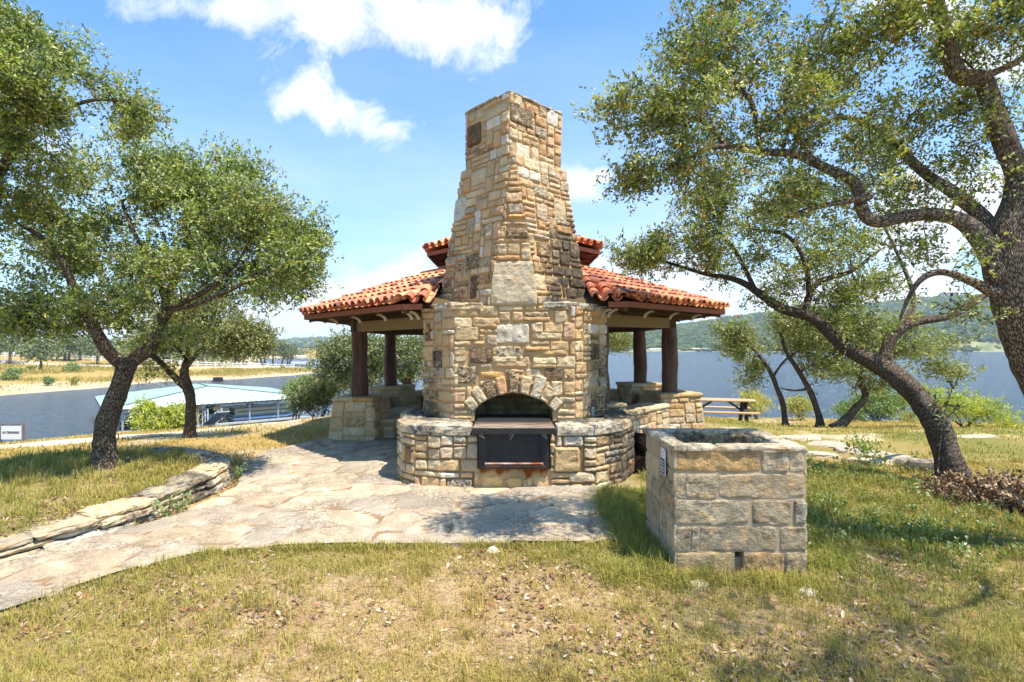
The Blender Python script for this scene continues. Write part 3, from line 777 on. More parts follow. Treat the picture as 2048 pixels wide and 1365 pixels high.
# snap vertices just outside onto the outline
snap = (ins <= 0) & (ins > -cs*1.45)
Q = np.column_stack([X.ravel(), Y.ravel()])
si = np.where(snap.ravel())[0]
pp = Q[si]; best = np.full(len(pp), 1e9); bp = pp.copy()
for k in range(len(pts)):
    a, b = pts[k], pts[(k+1) % len(pts)]; e = b-a; t = np.clip(((pp-a)@e)/(e@e+1e-12), 0, 1); q = a+t[:, None]*e; d2 = np.hypot(*(pp-q).T); m = d2 < best; best[m] = d2[m]; bp[m] = q[m]
Q[si] = bp
ok = (ins > -cs*1.45)
m_, n_ = X.shape[1], X.shape[0]
i = (np.arange(n_-1)[:, None]*m_+np.arange(m_-1)[None, :]); okf = ok.ravel()
f = np.stack([i, i+1, i+m_+1, i+m_], -1).reshape(-1, 4); f = f[okf[f].all(1)]
zz = .012+fbm(Q, 1.1, 2, 81)*.010
# flagstones: jittered cells with distance to the joints
csz = .58; ql = np.column_stack([Q[:, 0]+vnoise(Q, 2.2, 5)*.10, (Q[:, 1]+vnoise(Q+50, 2.2, 6)*.10)*1.15])
def vor2(q, s):
    c = np.floor(q/s); d1 = np.full(len(q), 1e9); d2 = d1.copy(); idv = np.zeros(len(q)); 
    for ax_ in range(-2, 3):
        for ay in range(-2, 3):
            cx_, cy_ = c[:, 0]+ax_, c[:, 1]+ay
            hx = _h(cx_, cy_, cx_*0, 5)*.43+.5; hy = _h(cx_, cy_, cx_*0, 9)*.43+.5
            dd = np.hypot(q[:, 0]-(cx_+hx)*s, q[:, 1]-(cy_+hy)*s)
            m = dd < d1; d2 = np.where(m, d1, np.minimum(d2, dd)); idv = np.where(m, _h(cx_, cy_, cx_*0, 13), idv); d1 = np.where(m, dd, d1)
    return d1, d2, idv
d1, d2, idv = vor2(ql, csz)
jt = sstep(.012, .06, d2-d1)
zz = zz+jt*.020+idv*.009*jt
used = np.unique(f); rm = -np.ones(len(Q), int); rm[used] = np.arange(len(used))
V = np.column_stack([Q, zz])[used]; f = rm[f]
pm.add(V, f, col=np.column_stack([(idv*.5+.5)[used]]*3+[jt[used]]))
pv = np.vstack([np.column_stack([pts, np.full(len(pts), .014)]), np.column_stack([pts, np.full(len(pts), -.12)])]); k = np.arange(len(pts)); k2 = (k+1) % len(pts)
pm.add(pv, np.stack([k, k2, k2+len(pts), k+len(pts)], -1), (.5, .5, .5, 1))
g = G('flagstone'); p = g.pos()
wv = g.n('VectorMath', {0: p, 1: g.n('VectorMath', {0: g.noise(p, 2.2, 2, out='Color'), 3: .0}, operation='SCALE')}, operation='ADD')
ca = g.attr('Col'); ja = g.attr('Col', 'Alpha')
n1 = g.noise(p, 5, 5, .65); n2 = g.noise(p, 32, 4, .75); n3 = g.noise(p, 1.3, 4, .6)
st = g.ramp(ca, [(.0, lin(170, 160, 146)), (.3, lin(220, 204, 174)), (.5, lin(160, 154, 146)), (.62, lin(204, 188, 162)), (.8, lin(184, 174, 160)), (1., lin(196, 174, 144))])
st = g.mix(g.ramp(n1, [(.38, .6), (.55, 0.)]), st, lin(158, 146, 128))
st = g.mix(g.ramp(n1, [(.55, 0.), (.72, .6)]), st, lin(232, 224, 208))
lich = g.math('MULTIPLY', g.ramp(n3, [(.42, 0.), (.62, 1.)]), g.ramp(n2, [(.44, 0.), (.56, .75)]))
st = g.mix(lich, st, (.10, .09, .08))
st = g.mix(g.ramp(n2, [(.28, .55), (.46, 0.)]), st, lin(120, 106, 88))
mo = g.mix(n2, lin(120, 98, 76), lin(166, 140, 112))
n5 = g.noise(p, 85, 3, .8)
jf = g.math('ADD', ja, g.math('MULTIPLY', g.math('SUBTRACT', n2, .5), .5))
st = g.mix(g.ramp(n5, [(.36, .55), (.5, 0.)]), st, lin(104, 96, 86)); c = g.mix(g.ramp(jf, [(.20, 0.), (.42, 1.)]), mo, st); c = g.mix(1., c, (.98, .93, .86), 'MULTIPLY')
hh = g.math('ADD', g.math('MULTIPLY', n2, .5), g.math('ADD', n1, g.math('MULTIPLY', g.ramp(jf, [(.2, 0.), (.6, 1.)]), .35)))
MPAT = g.bsdf(c, .93, g.bump(hh, .9, .022), spec=.15)
tag(pm.build('patio', MPAT, origin=(0, 5, 0), smooth=True), kind='structure')
# ------------------------------------------------------------------ gravel road
def ribbon(name, pts_w, mat, lift=.02, nseg=6, jit_=.25):
    P_ = np.array([q[:2] for q in pts_w], float); W_ = np.array([q[2] for q in pts_w])
    t = np.linspace(0, len(P_)-1, len(P_)*10); c = np.column_stack([np.interp(t, range(len(P_)), P_[:, k]) for k in (0, 1)]); w_ = np.interp(t, range(len(P_)), W_)
    for _ in range(6): c[1:-1] = (c[:-2]+c[1:-1]*2+c[2:])/4
    tg = np.gradient(c, axis=0); tg /= np.linalg.norm(tg, axis=1)[:, None]; nn_ = np.column_stack([-tg[:, 1], tg[:, 0]])
    rows = []
    for s_ in np.linspace(-1, 1, nseg+1):
        q = c+nn_*(w_*s_/2)[:, None]
        if abs(s_) == 1: q = q+nn_*(vnoise(c*1.1+s_*9, 1., 3)*jit_)[:, None]
        rows.append(q)
    A_ = np.array(rows); z = H(A_[..., 0], A_[..., 1], False).reshape(A_.shape[:2])+lift; z[0] -= lift*1.5; z[-1] -= lift*1.5
    mb = MB(); m = A_.shape[1]; i = np.arange(nseg)[:, None]*m+np.arange(m-1)[None, :]
    mb.add(np.concatenate([A_, z[..., None]], -1).reshape(-1, 3), np.stack([i, i+m, i+m+1, i+1], -1).reshape(-1, 4))
    return tag(mb.build(name, mat, smooth=True), kind='structure')
g = G('white_gravel'); p = g.pos(); n1 = g.noise(p, 1.2, 5, .6); n2 = g.noise(p, 30, 4, .7)
c = g.mix(g.ramp(n1, [(.35, 0.), (.65, 1.)]), lin(190, 170, 142), lin(216, 202, 180)); c = g.mix(g.ramp(n2, [(.3, .5), (.5, 0.)]), c, lin(150, 128, 100))
c = g.mix(g.ramp(g.noise(p, .8, 4, .7), [(.58, 0.), (.7, .8)]), c, lin(180, 156, 96))
MGR = g.bsdf(c, .95, g.bump(n2, .5, .02), spec=.1)
ribbon('gravel_road', [(-16, 7.6, 2.4), (-11.0, 8.9, 2.4), (-8.6, 9.9, 2.3), (-7.3, 11.0, 2.0), (-6.0, 12.6, 1.8), (-4.8, 14.2, 1.6), (-3.2, 15.6, 1.5), (0, 17, 1.5)], MGR, .03)
MGR2 = MGR
ribbon('far_gravel_track', [(-150, 118, 4), (-112, 120, 4), (-84, 124, 4), (-70, 138, 4), (-62, 150, 4.5), (-56, 150, 6), (-48, 152, 8)], MGR2, .35, jit_=.6)
# ------------------------------------------------------------------ octagonal pavilion
r = np.random.default_rng(23)
PC = np.array([.07, 10.2])
pav = empty('pavilion', (PC[0], PC[1], 0), 'open octagonal pavilion with terracotta barrel tile roof on dark log posts behind the fireplace', 'pavilion')
def octa(a, z):
    h = a*math.tan(R_(22.5))
    return [np.array([PC[0]+x, PC[1]+y, z]) for x, y in ((-h, -a), (h, -a), (a, -h), (a, h), (h, a), (-h, a), (-a, h), (-a, -h))]
slope = .362; AE = 3.485; ZE = 2.075
def zr(a): return ZE+(AE-a)*slope          # roof deck height at apothem a
TIL = MB()
TCOL = [(lin(216, 138, 92), .34), (lin(228, 160, 114), .26), (lin(196, 112, 78), .18), (lin(244, 178, 124), .10), (lin(150, 70, 54), .07), (lin(98, 52, 48), .05)]
def barrel(mb, a, b, N, r0, r1, col, inv=False, th=.012, arc=math.pi*.96, n=7):
    """half-round tile from a (low end) to b (high end), N up normal"""
    a = np.asarray(a, float); b = np.asarray(b, float); d = (b-a)/np.linalg.norm(b-a); N = N-d*N.dot(d); N /= np.linalg.norm(N); T = np.cross(d, N)
    an = np.linspace(-arc/2, arc/2, n+1); s = -1 if inv else 1
    V = []
    for (c, rr) in ((a, r0), (b, r1), (a, r0-th), (b, r1-th)):
        for t in an: V.append(c+T*math.sin(t)*rr+N*s*(math.cos(t)*rr))
    m = n+1; f = []
    for k in range(n):
        f += [[k, k+1, m+k+1, m+k], [2*m+k, 3*m+k, 3*m+k+1, 2*m+k+1], [k, 2*m+k, 2*m+k+1, k+1], [m+k, m+k+1, 3*m+k+1, 3*m+k]]
    f += [[0, m, 3*m, 2*m], [n, 2*m+n, 3*m+n, m+n]]
    mb.add(np.array(V), f, col)
def tcol(darken=0.):
    c = np.array(pick(r, TCOL)); 
    if r.random() < darken: c = c*np.array([.5, .45, .5])
    return tuple(c)+(0,)
def inside_chimney(x, y, z):
    hd = hd0+(hd1-hd0)*np.clip((z-cz0)/(cz1-cz0), 0, 1)
    if abs(x-cc[0])+abs(y-cc[1]) < hd-.08: return True
    return y < 7.25 and abs(x-.03) < 1.03
def facet_tiles(a_e, a_t, ze, sl, pitch, expo, rad, faces, clip=True, dk=0.):
    for k in faces:
        A_ = -math.pi/2+k*math.pi/4
        out = np.array([math.cos(A_), math.sin(A_), 0]); tan_ = np.array([-math.sin(A_), math.cos(A_), 0])
        up = -out+np.array([0, 0, sl]); L = np.linalg.norm(up); up /= L; N = np.cross(tan_, up); N *= np.sign(N[2])
        Ls = (a_e-a_t)*L; nrow = int(Ls/expo)+1; wid = a_e*math.tan(R_(22.5))
        nc = int(2*wid/pitch); pt = 2*wid/nc
        for inv in (True, False):
            for c in range(-1, nc+2):
                t = -wid+pt*(c+(0 if inv else .5))
                for j in range(nrow):
                    s0 = j*expo-.05+r.uniform(-.012, .012); s1 = s0+expo*1.22; ap = a_e-s0/L
                    ac = ap-expo*.5/L
                    if abs(t) > ac*math.tan(R_(22.5))+.03: continue
                    base = np.array([PC[0], PC[1], 0])+out*ap+tan_*(t+r.uniform(-.006, .006))+np.array([0, 0, ze+(a_e-ap)*sl])
                    if clip and inside_chimney(*(base+up*.12)): continue
                    off = N*(.012 if inv else .03)
                    lift = 0.028
                    if inv: barrel(TIL, base+N*(.07+lift)+off, base+up*(s1-s0)+N*(.07+.004)+off, N, rad*.98, rad*.9, tcol(dk), True)
                    else: barrel(TIL, base+N*(.035+lift)+off, base+up*(s1-s0)+N*(.035+.006)+off, N, rad, rad*.84, tcol(dk+(.30 if k in (1, 2, 3) and j > 1 else .06)))
        # hip tiles on both ends of the facet (one hip per facet)
        d0 = out*a_e+tan_*wid; hl = np.linalg.norm(d0)*(a_e-a_t)/a_e; nh = int(hl*1.06/(expo*.95))
        for j in range(nh):
            f0_ = j/nh; f1_ = (j+1.2)/nh; hl_ = lambda q: np.array([PC[0], PC[1], ze])+d0*(1-q*(a_e-a_t)/a_e)+np.array([0, 0, sl*q*(a_e-a_t)])
            p0, p1 = hl_(f0_-.02), hl_(f1_)
            if clip and inside_chimney(*((p0+p1)/2)): continue
            barrel(TIL, p0+np.array([0, 0, .085]), p1+np.array([0, 0, .062]), np.array([0, 0, 1.]), rad*1.22, rad*1.0, tcol(dk+.15))
facet_tiles(AE+.02, 1.0, ZE+.055, slope, .168, .34, .068, range(8), True, .03)
g = G('terracotta_tile'); p = g.pos(); n1 = g.noise(p, 9, 4, .65); n2 = g.noise(p, 50, 3, .7)
c = g.attr('Col'); c = g.mix(g.ramp(n1, [(.35, .45), (.55, 0.)]), c, lin(150, 74, 52)); c = g.mix(g.ramp(n1, [(.6, 0.), (.75, .5)]), c, lin(246, 190, 140))
c = g.mix(g.ramp(g.noise(p, 3.3, 4, .7), [(.52, 0.), (.68, .7)]), c, lin(112, 74, 62))
MT = g.bsdf(c, .62, g.bump(n2, .3, .004), spec=.4)
TIL.build('roof_tiles', MT, pav)
TIL = MB()
CE, CZ = 1.55, 3.28
facet_tiles(CE+.02, .12, CZ+.05, .38, .165, .34, .066, range(8), False, .05)
for k in range(3): barrel(TIL, (PC[0]-.12, PC[1], CZ+.6+k*.02), (PC[0]+.12, PC[1], CZ+.6+k*.02), np.array([0, 0, 1.]), .1, .1, tcol())
TIL.build('cupola_tiles', MT, pav)
# deck, fascia, soffit, rafters, beams
def ringpoly(mb, p_in, p_out, col=(1, 1, 1, 0)):
    n = 8
    for k in range(n): mb.quad(p_out[k], p_out[(k+1) % n], p_in[(k+1) % n], p_in[k], col)
g = G('painted_timber'); p = g.pos(); n1 = g.noise(g.pos((1, 1, 1)), 12, 4, .6)
c = g.mix(g.ramp(n1, [(.3, .35), (.6, 0.)]), g.attr('Col'), g.mix(.5, g.attr('Col'), (.02, .015, .01))); MW = g.bsdf(c, .75, g.bump(n1, .25, .01), spec=.25)
OL = lin(146, 126, 90)+(0,); OLD = lin(92, 76, 50)+(0,); RB = lin(150, 92, 70)+(0,); TAIL_SUNLIT = lin(196, 184, 158)+(0,)
dk = MB()
ringpoly(dk, octa(.9, zr(.9)+.045), octa(AE, zr(AE)+.045), OLD); ringpoly(dk, octa(.9, zr(.9)+.015), octa(AE, zr(AE)+.015), OLD)
def has_chim(k, a): return k == 0
dk.build('roof_deck', MW, pav)
fa = MB(); o1, o0 = octa(AE+.012, 0), octa(AE-.02, 0)
for k in range(8):
    a, b = o1[k].copy(), o1[(k+1) % 8].copy()
    segs = [(0, 1)] if k else [(0, .09), (.91, 1)]
    for s0, s1 in segs:
        q0, q1 = a+(b-a)*s0, a+(b-a)*s1
        q0[2] = q1[2] = ZE+.038; fa.beam(q0, q1, .03, .072, RB)
fa.build('fascia', MW, pav)
rf = MB()
def rafter(mb, out, tan_, t, a0, a1, col, ze=ZE, ae=AE, sl=slope, w=.045, dp=.14, tail=.46):
    """rafter board at lateral offset t from apothem a0 (inner) to a1 with scalloped tail"""
    prof = []
    n = 9
    zt = lambda a: ze+(ae-a)*sl+.012
    # lower edge outline: two concave bites towards the tip
    lo = [(a0, zt(a0)-dp)]
    A2 = a1-tail
    lo.append((A2, zt(A2)-dp))
    for q in range(1, n): 
        th = q/n; lo.append((A2+tail*.5*th, zt(A2+tail*.5*th)-dp+.045*math.sin(th*math.pi/2)**2*1.0))
    for q in range(0, n):
        th = q/(n-1); lo.append((A2+tail*(.54+.42*th), zt(A2+tail*(.54+.42*th))-dp*.72+.045*math.sin(th*math.pi/2)))
    up_ = [(a, zt(a)) for a, _ in lo]
    base = np.array([PC[0], PC[1], 0])
    m = len(lo); V = []
    for sd in (-w/2, w/2):
        for (a, z) in lo: V.append(base+out*a+tan_*(t+sd)+np.array([0, 0, z]))
        for (a, z) in up_: V.append(base+out*a+tan_*(t+sd)+np.array([0, 0, z]))
    f = []
    for k in range(m-1):
        f += [[k, k+1, m+k+1, m+k], [2*m+k, 3*m+k, 3*m+k+1, 2*m+k+1], [k, 2*m+k, 2*m+k+1, k+1]]
    f.append([m-1, 3*m-1, 4*m-1, 2*m-1])
    mb.add(V, f, col)
for k in range(8):
    A_ = -math.pi/2+k*math.pi/4; out = np.array([math.cos(A_), math.sin(A_), 0]); tan_ = np.array([-math.sin(A_), math.cos(A_), 0])
    for t in (-.72, 0, .72):
        if k == 0: continue
        rafter(rf, out, tan_, t, max(1.0, abs(t)/math.tan(R_(22.5))+.1), AE-.03, OLD)
    A2 = A_+math.pi/8; o2 = np.array([math.cos(A2), math.sin(A2), 0])/math.cos(R_(22.5)); t2 = np.array([-math.sin(A2), math.cos(A2), 0])
    rafter(rf, o2, t2, 0, 1.0 if k not in (0, 7) else 2.2, AE-.03, OLD, w=.06, dp=.17)
rf.build('rafters', MW, pav)
tl = MB()
for k in range(1, 8):      # curved rafter tail ends, sunlight put into their pale colour
    A_ = -math.pi/2+k*math.pi/4; out = np.array([math.cos(A_), math.sin(A_), 0]); tan_ = np.array([-math.sin(A_), math.cos(A_), 0])
    for t in ((-.72, 0, .72) if k in (1, 7) else ()):
        th = np.linspace(0, math.pi/2, 7)
        pts_ = [np.array([PC[0], PC[1], 0])+out*(AE-.06-.14*math.sin(q))+tan_*t+np.array([0, 0, ZE-.02-.085*(1-math.cos(q))]) for q in th]
        tl = MB()
        for a, b in zip(pts_[:-1], pts_[1:]): tl.beam(a, b, .05, .022, TAIL_SUNLIT)
        tl.build('rafter_tail_end', MW, pav)
for (sx, k) in ((-1, 7), (1, 0)):  # tail ends beside the chimney, same painted-in sunlit tone
    pts_ = [(sx*(1.30-.10*math.sin(q)), 6.78+.10*math.sin(q), ZE-.02-.10*(1-math.cos(q))) for q in np.linspace(0, math.pi/2, 7)]
    for o_ in ((0, 0, 0), (sx*.09, .02, 0)):
        tl = MB()
        for a, b in zip(pts_[:-1], pts_[1:]): tl.beam(np.array(a)+o_, np.array(b)+o_, .045, .022, TAIL_SUNLIT)
        tl.build('rafter_tail_end', MW, pav)
# beams between posts
bm = MB(); pp_ = [(-1.12, 7.55), (1.28, 7.60), (2.72, 9.06), (2.78, 11.34), (1.15, 12.9), (-1.15, 12.9), (-2.62, 11.34), (-2.62, 9.06)]
for k in range(8):
    a, b = pp_[k], pp_[(k+1) % 8]
    if k == 0: continue
    bm.beam((*a, 1.955), (*b, 1.955), .12, .17, OL if k in (1, 7) else OLD)
    a = np.array(a); a = a+(a-PC)/np.linalg.norm(a-PC)*.07; bm.box((a[0], a[1], 1.965), (.10, .10, .20), col=OLD, rot=k*math.pi/4)
for k in range(4): bm.beam((*pp_[k], 2.02), (*pp_[k+4], 2.021+.003*k), .08, .12, OLD)
bm.build('beams', MW, pav)
# cupola: clerestory posts, deck, fascia
cu = MB(); ci = octa(1.0, 2.9); 
for k in range(8): 
    cu.beam(ci[k]+[0, 0, .05], ci[k]+[0, 0, .5], .09, .09, OLD, up=(1, 0, 0)); cu.beam(ci[k]+[0, 0, .12], ci[(k+1) % 8]+[0, 0, .12], .05, .22, OLD); cu.beam(ci[k]+[0, 0, .44], ci[(k+1) % 8]+[0, 0, .44], .06, .14, OLD)
ringpoly(cu, octa(.05, CZ+(CE-.05)*.38+.03), octa(CE, CZ+.03), RB); ringpoly(cu, octa(.05, CZ+(CE-.05)*.38), octa(CE, CZ), lin(120, 62, 48)+(0,))
o1 = octa(CE+.012, CZ+.0)
for k in range(8):
    cu.beam(o1[k], o1[(k+1) % 8], .03, .065, RB)
    A_ = -math.pi/2+k*math.pi/4; out = np.array([math.cos(A_), math.sin(A_), 0]); tan_ = np.array([-math.sin(A_), math.cos(A_), 0])
    for t in (-.33, .33): rafter(cu, out, tan_, t, .9, CE-.03, OLD, ze=CZ-.012, ae=CE, sl=.38, dp=.08, tail=.3)
cu.build('cupola_frame', MW, pav)
# log posts
g = G('stained_cedar_log'); p = g.pos((1, 1, .16)); n1 = g.noise(p, 14, 5, .65); n2 = g.noise(p, 40, 3, .6)
c = g.mix(g.ramp(n1, [(.35, 0.), (.65, 1.)]), lin(60, 38, 28), lin(112, 74, 54)); c = g.mix(g.ramp(n2, [(.6, 0.), (.72, .5)]), c, lin(150, 104, 78))
MLOG = g.bsdf(c, .5, g.bump(g.math('ADD', n1, n2), .8, .02), spec=.4)
for k, (x, y) in enumerate(pp_):
    if k == 0: continue
    zb = .735 if k not in (1,) else .0
    z = np.linspace(zb, 1.885, 34); m = MB(); n = 18; V = []
    rk = np.random.default_rng(k+5); 
    for q in z:
        t = (q-.7)/1.2; cx_ = x+.008*math.sin(q*4+k); cy_ = y+.008*math.cos(q*3.3+k); an = np.arange(n)/n*2*math.pi
        R0 = .122+.005*math.sin(q*7+k*2)+.01*(1-t)
        rad = R0*(1+.11*np.sin(an*3+k+q*.8)+.06*np.sin(an*5+k*2-q))+.012*vnoise(np.column_stack([np.cos(an)*2+k*7, np.sin(an)*2, np.full(n, q*5)]), 1.3, 3)
        V.append(np.column_stack([cx_+np.cos(an)*rad, cy_+np.sin(an)*rad, np.full(n, q)]))
    V = np.concatenate(V); i = np.arange(len(z)-1)[:, None]*n; j = np.arange(n)[None, :]; j2 = (j+1) % n
    m.add(V, np.stack([i+j, i+j2, i+n+j2, i+n+j], -1).reshape(-1, 4)); m.build('log_post', MLOG, pav, smooth=True)
# stone pedestals, low walls and benches
WP = [(lin(208, 184, 142), .3), (lin(196, 164, 118), .3), (lin(186, 168, 136), .15), (lin(200, 146, 82), .12), (lin(222, 204, 168), .13)]
def w_p(p): return .10+.26*sstep(.30, .0, p[:, 2])
def pier(name, cx_, cy_, ang, w0, z1, batter=.09):
    st = MB(); co = MB()
    ca, sa = math.cos(ang), math.sin(ang)
    c4 = [np.array([cx_+(a*ca-b*sa)*w0/2, cy_+(a*sa+b*ca)*w0/2]) for a, b in ((-1, -1), (1, -1), (1, 1), (-1, 1))]
    for k in range(4):
        wall_face(st, c4[k], c4[(k+1) % 4], -.05, z1-.07, r, core=co, top_in=batter, cu=.10, cv=.085, wfn=w_p, res=.04, ext=.012, prot=.018)
    q = offset_poly(c4, -batter+.03)
    m4 = [(q[k]+q[(k+1) % 4])/2 for k in range(4)]; cn = np.array([cx_, cy_])
    for k in range(4):
        a, b, c_, d_ = q[k], m4[k], cn, m4[k-1]; u = lambda s: cn+(s-cn)*1.0
        e = np.array([a, b, c_, d_]); ce = e.mean(0); e = ce+(e-ce)*.975
        slab(st, e, z1-.075, z1, r, res=.05, rough=.006, col=pick(r, WP), wfn=lambda p: .08)
    co.prism([tuple(x) for x in offset_poly(c4, -batter)], .3, z1-.03)
    st.build(name, MS, pav); co.build('pier_core', MM, pav)
pier('stone_pier', -2.60, 9.14, R_(-10), .86, .77); pier('stone_pier', 2.78, 9.14, R_(10), .86, .77)
pier('stone_pier', -2.60, 11.4, R_(-14), .88, .77); pier('stone_pier', 2.78, 11.4, R_(14), .88, .77)
pier('stone_pier', -1.15, 13.0, 0, .8, .77, .05); pier('stone_pier', 1.15, 13.0, 0, .8, .77, .05)
def low_wall(name, a, b, th, z0, z1, batter=.02):
    st = MB(); co = MB(); a = np.array(a, float); b = np.array(b, float); e = (b-a)/np.linalg.norm(b-a); nn_ = np.array([e[1], -e[0]])*th/2
    c4 = [a+nn_, b+nn_, b-nn_, a-nn_]
    for k in range(4): wall_face(st, c4[k], c4[(k+1) % 4], z0, z1-.06, r, core=co, top_in=batter, cu=.10, cv=.08, wfn=w_p, res=.045, ext=.01, prot=.016)
    L = np.linalg.norm(b-a); n = max(1, int(L/.42)); nn2 = nn_*(1+.02/th)
    for k in range(n):
        p0, p1 = a+e*(L*k/n+.006), a+e*(L*(k+1)/n-.006)
        slab(st, [p0+nn2, p1+nn2, p1-nn2, p0-nn2], z1-.065, z1+r.uniform(-.004, .006), r, res=.06, rough=.006, col=pick(r, WP), wfn=lambda p: .10)
    co.prism([tuple(x) for x in offset_poly(c4, -batter-.005)], z0, z1-.03)
    st.build(name, MS, pav); co.build('wall_core', MM, pav)
for s in (-1, 1):
    low_wall('low_wall', (s*2.78, 9.45), (s*2.78, 11.1), .30, -.05, .60) if s > 0 else low_wall('low_wall', (-2.76, 11.1), (-2.76, 9.45), .30, -.05, .60)
    low_wall('bench', (s*2.30, 8.95), (s*2.30, 11.5), .58, -.05, .37)
    low_wall('low_wall', (s*2.45, 11.6), (s*1.35, 12.75), .32, -.05, .60)
low_wall('low_wall', (1.52, 7.62), (2.42, 8.72), .42, -.05, .62)
low_wall('low_wall', (1.27, 7.62), (1.60, 7.70), .40, -.05, .76)
low_wall('low_wall', (-1.62, 7.75), (-1.1, 7.80), .42, -.05, .64)
low_wall('bench', (.85, 12.8), (-.85, 12.8), .5, -.05, .40)
pav.rotation_euler = (0, -R_(.7), 0)
# ------------------------------------------------------------------ trees
def mat_bark(name, dark, light, sc=1.):
    g = G(name); uv = g.n('TexCoord', out='UV'); q = g.n('Mapping', {'Vector': uv, 'Scale': (64*sc, 22*sc, 1)})
    v = g.vor(g.n('VectorMath', {0: q, 1: g.noise(q, .7, 3, out='Color')}, operation='ADD'), 1., 'DISTANCE_TO_EDGE')
    p = g.pos(); n1 = g.noise(p, 4, 4, .65); n2 = g.noise(p, 60, 3, .7)
    pl = g.ramp(v, [(.02, 0.), (.22, 1.)])
    c = g.mix(pl, tuple(a*.30 for a in dark), g.mix(n2, dark, light))
    c = g.mix(g.ramp(n1, [(.56, 0.), (.72, .55)]), c, lin(172, 166, 150)); c = g.mix(g.ramp(n1, [(.25, .4), (.40, 0.)]), c, (.03, .026, .02))
    return g.bsdf(c, .95, g.bump(g.math('ADD', pl, g.math('MULTIPLY', n2, .4)), 1., .03), spec=.1)
MBK = mat_bark('oak_bark', lin(112, 96, 80), lin(176, 158, 138)); MBKS = mat_bark('oak_bark_pale', lin(146, 126, 106), lin(206, 188, 166))
def mat_leaf(name, trans=.22):
    g = G(name); c = g.attr('Col'); p = g.pos()
    c = g.mix(g.ramp(g.noise(p, 2.2, 2), [(.35, .35), (.65, 0.)]), c, lin(70, 84, 34))
    bk = g.n('NewGeometry', out='Backfacing'); c2 = g.mix(bk, c, g.mix(.45, c, lin(176, 176, 138)))
    a = g.n('BsdfPrincipled', {'Base Color': c2, 'Roughness': .42, 'Specular IOR Level': .4})
    b = g.n('BsdfTranslucent', {'Color': g.mix(1., c, (1.25, 1.35, .5), 'MULTIPLY')})
    m = g.n('MixShader', {0: trans, 1: a, 2: b}); g.t.links.new(m, g.out.inputs[0]); return g.m
ML = mat_leaf('leaves')
OAK = [(lin(150, 168, 58), .36), (lin(114, 138, 50), .28), (lin(198, 202, 100), .22), (lin(70, 90, 40), .26), (lin(178, 150, 90), .04)]
def smooth_path(p, step):
    p = np.asarray(p, float)
    if len(p) > 2:
        out = []
        q = np.vstack([2*p[0]-p[1], p, 2*p[-1]-p[-2]])
        for i in range(1, len(q)-2):
            a, b, c, d = q[i-1:i+3]; n = max(2, int(np.linalg.norm((c-b)[:3])/step))
            for t in np.arange(n)/n:
                out.append(.5*((2*b)+(-a+c)*t+(2*a-5*b+4*c-d)*t*t+(-a+3*b-3*c+d)*t**3))
        out.append(p[-1]); return np.array(out)
    n = max(2, int(np.linalg.norm((p[1]-p[0])[:3])/step)); return p[0]+(p[1]-p[0])*np.linspace(0, 1, n+1)[:, None]
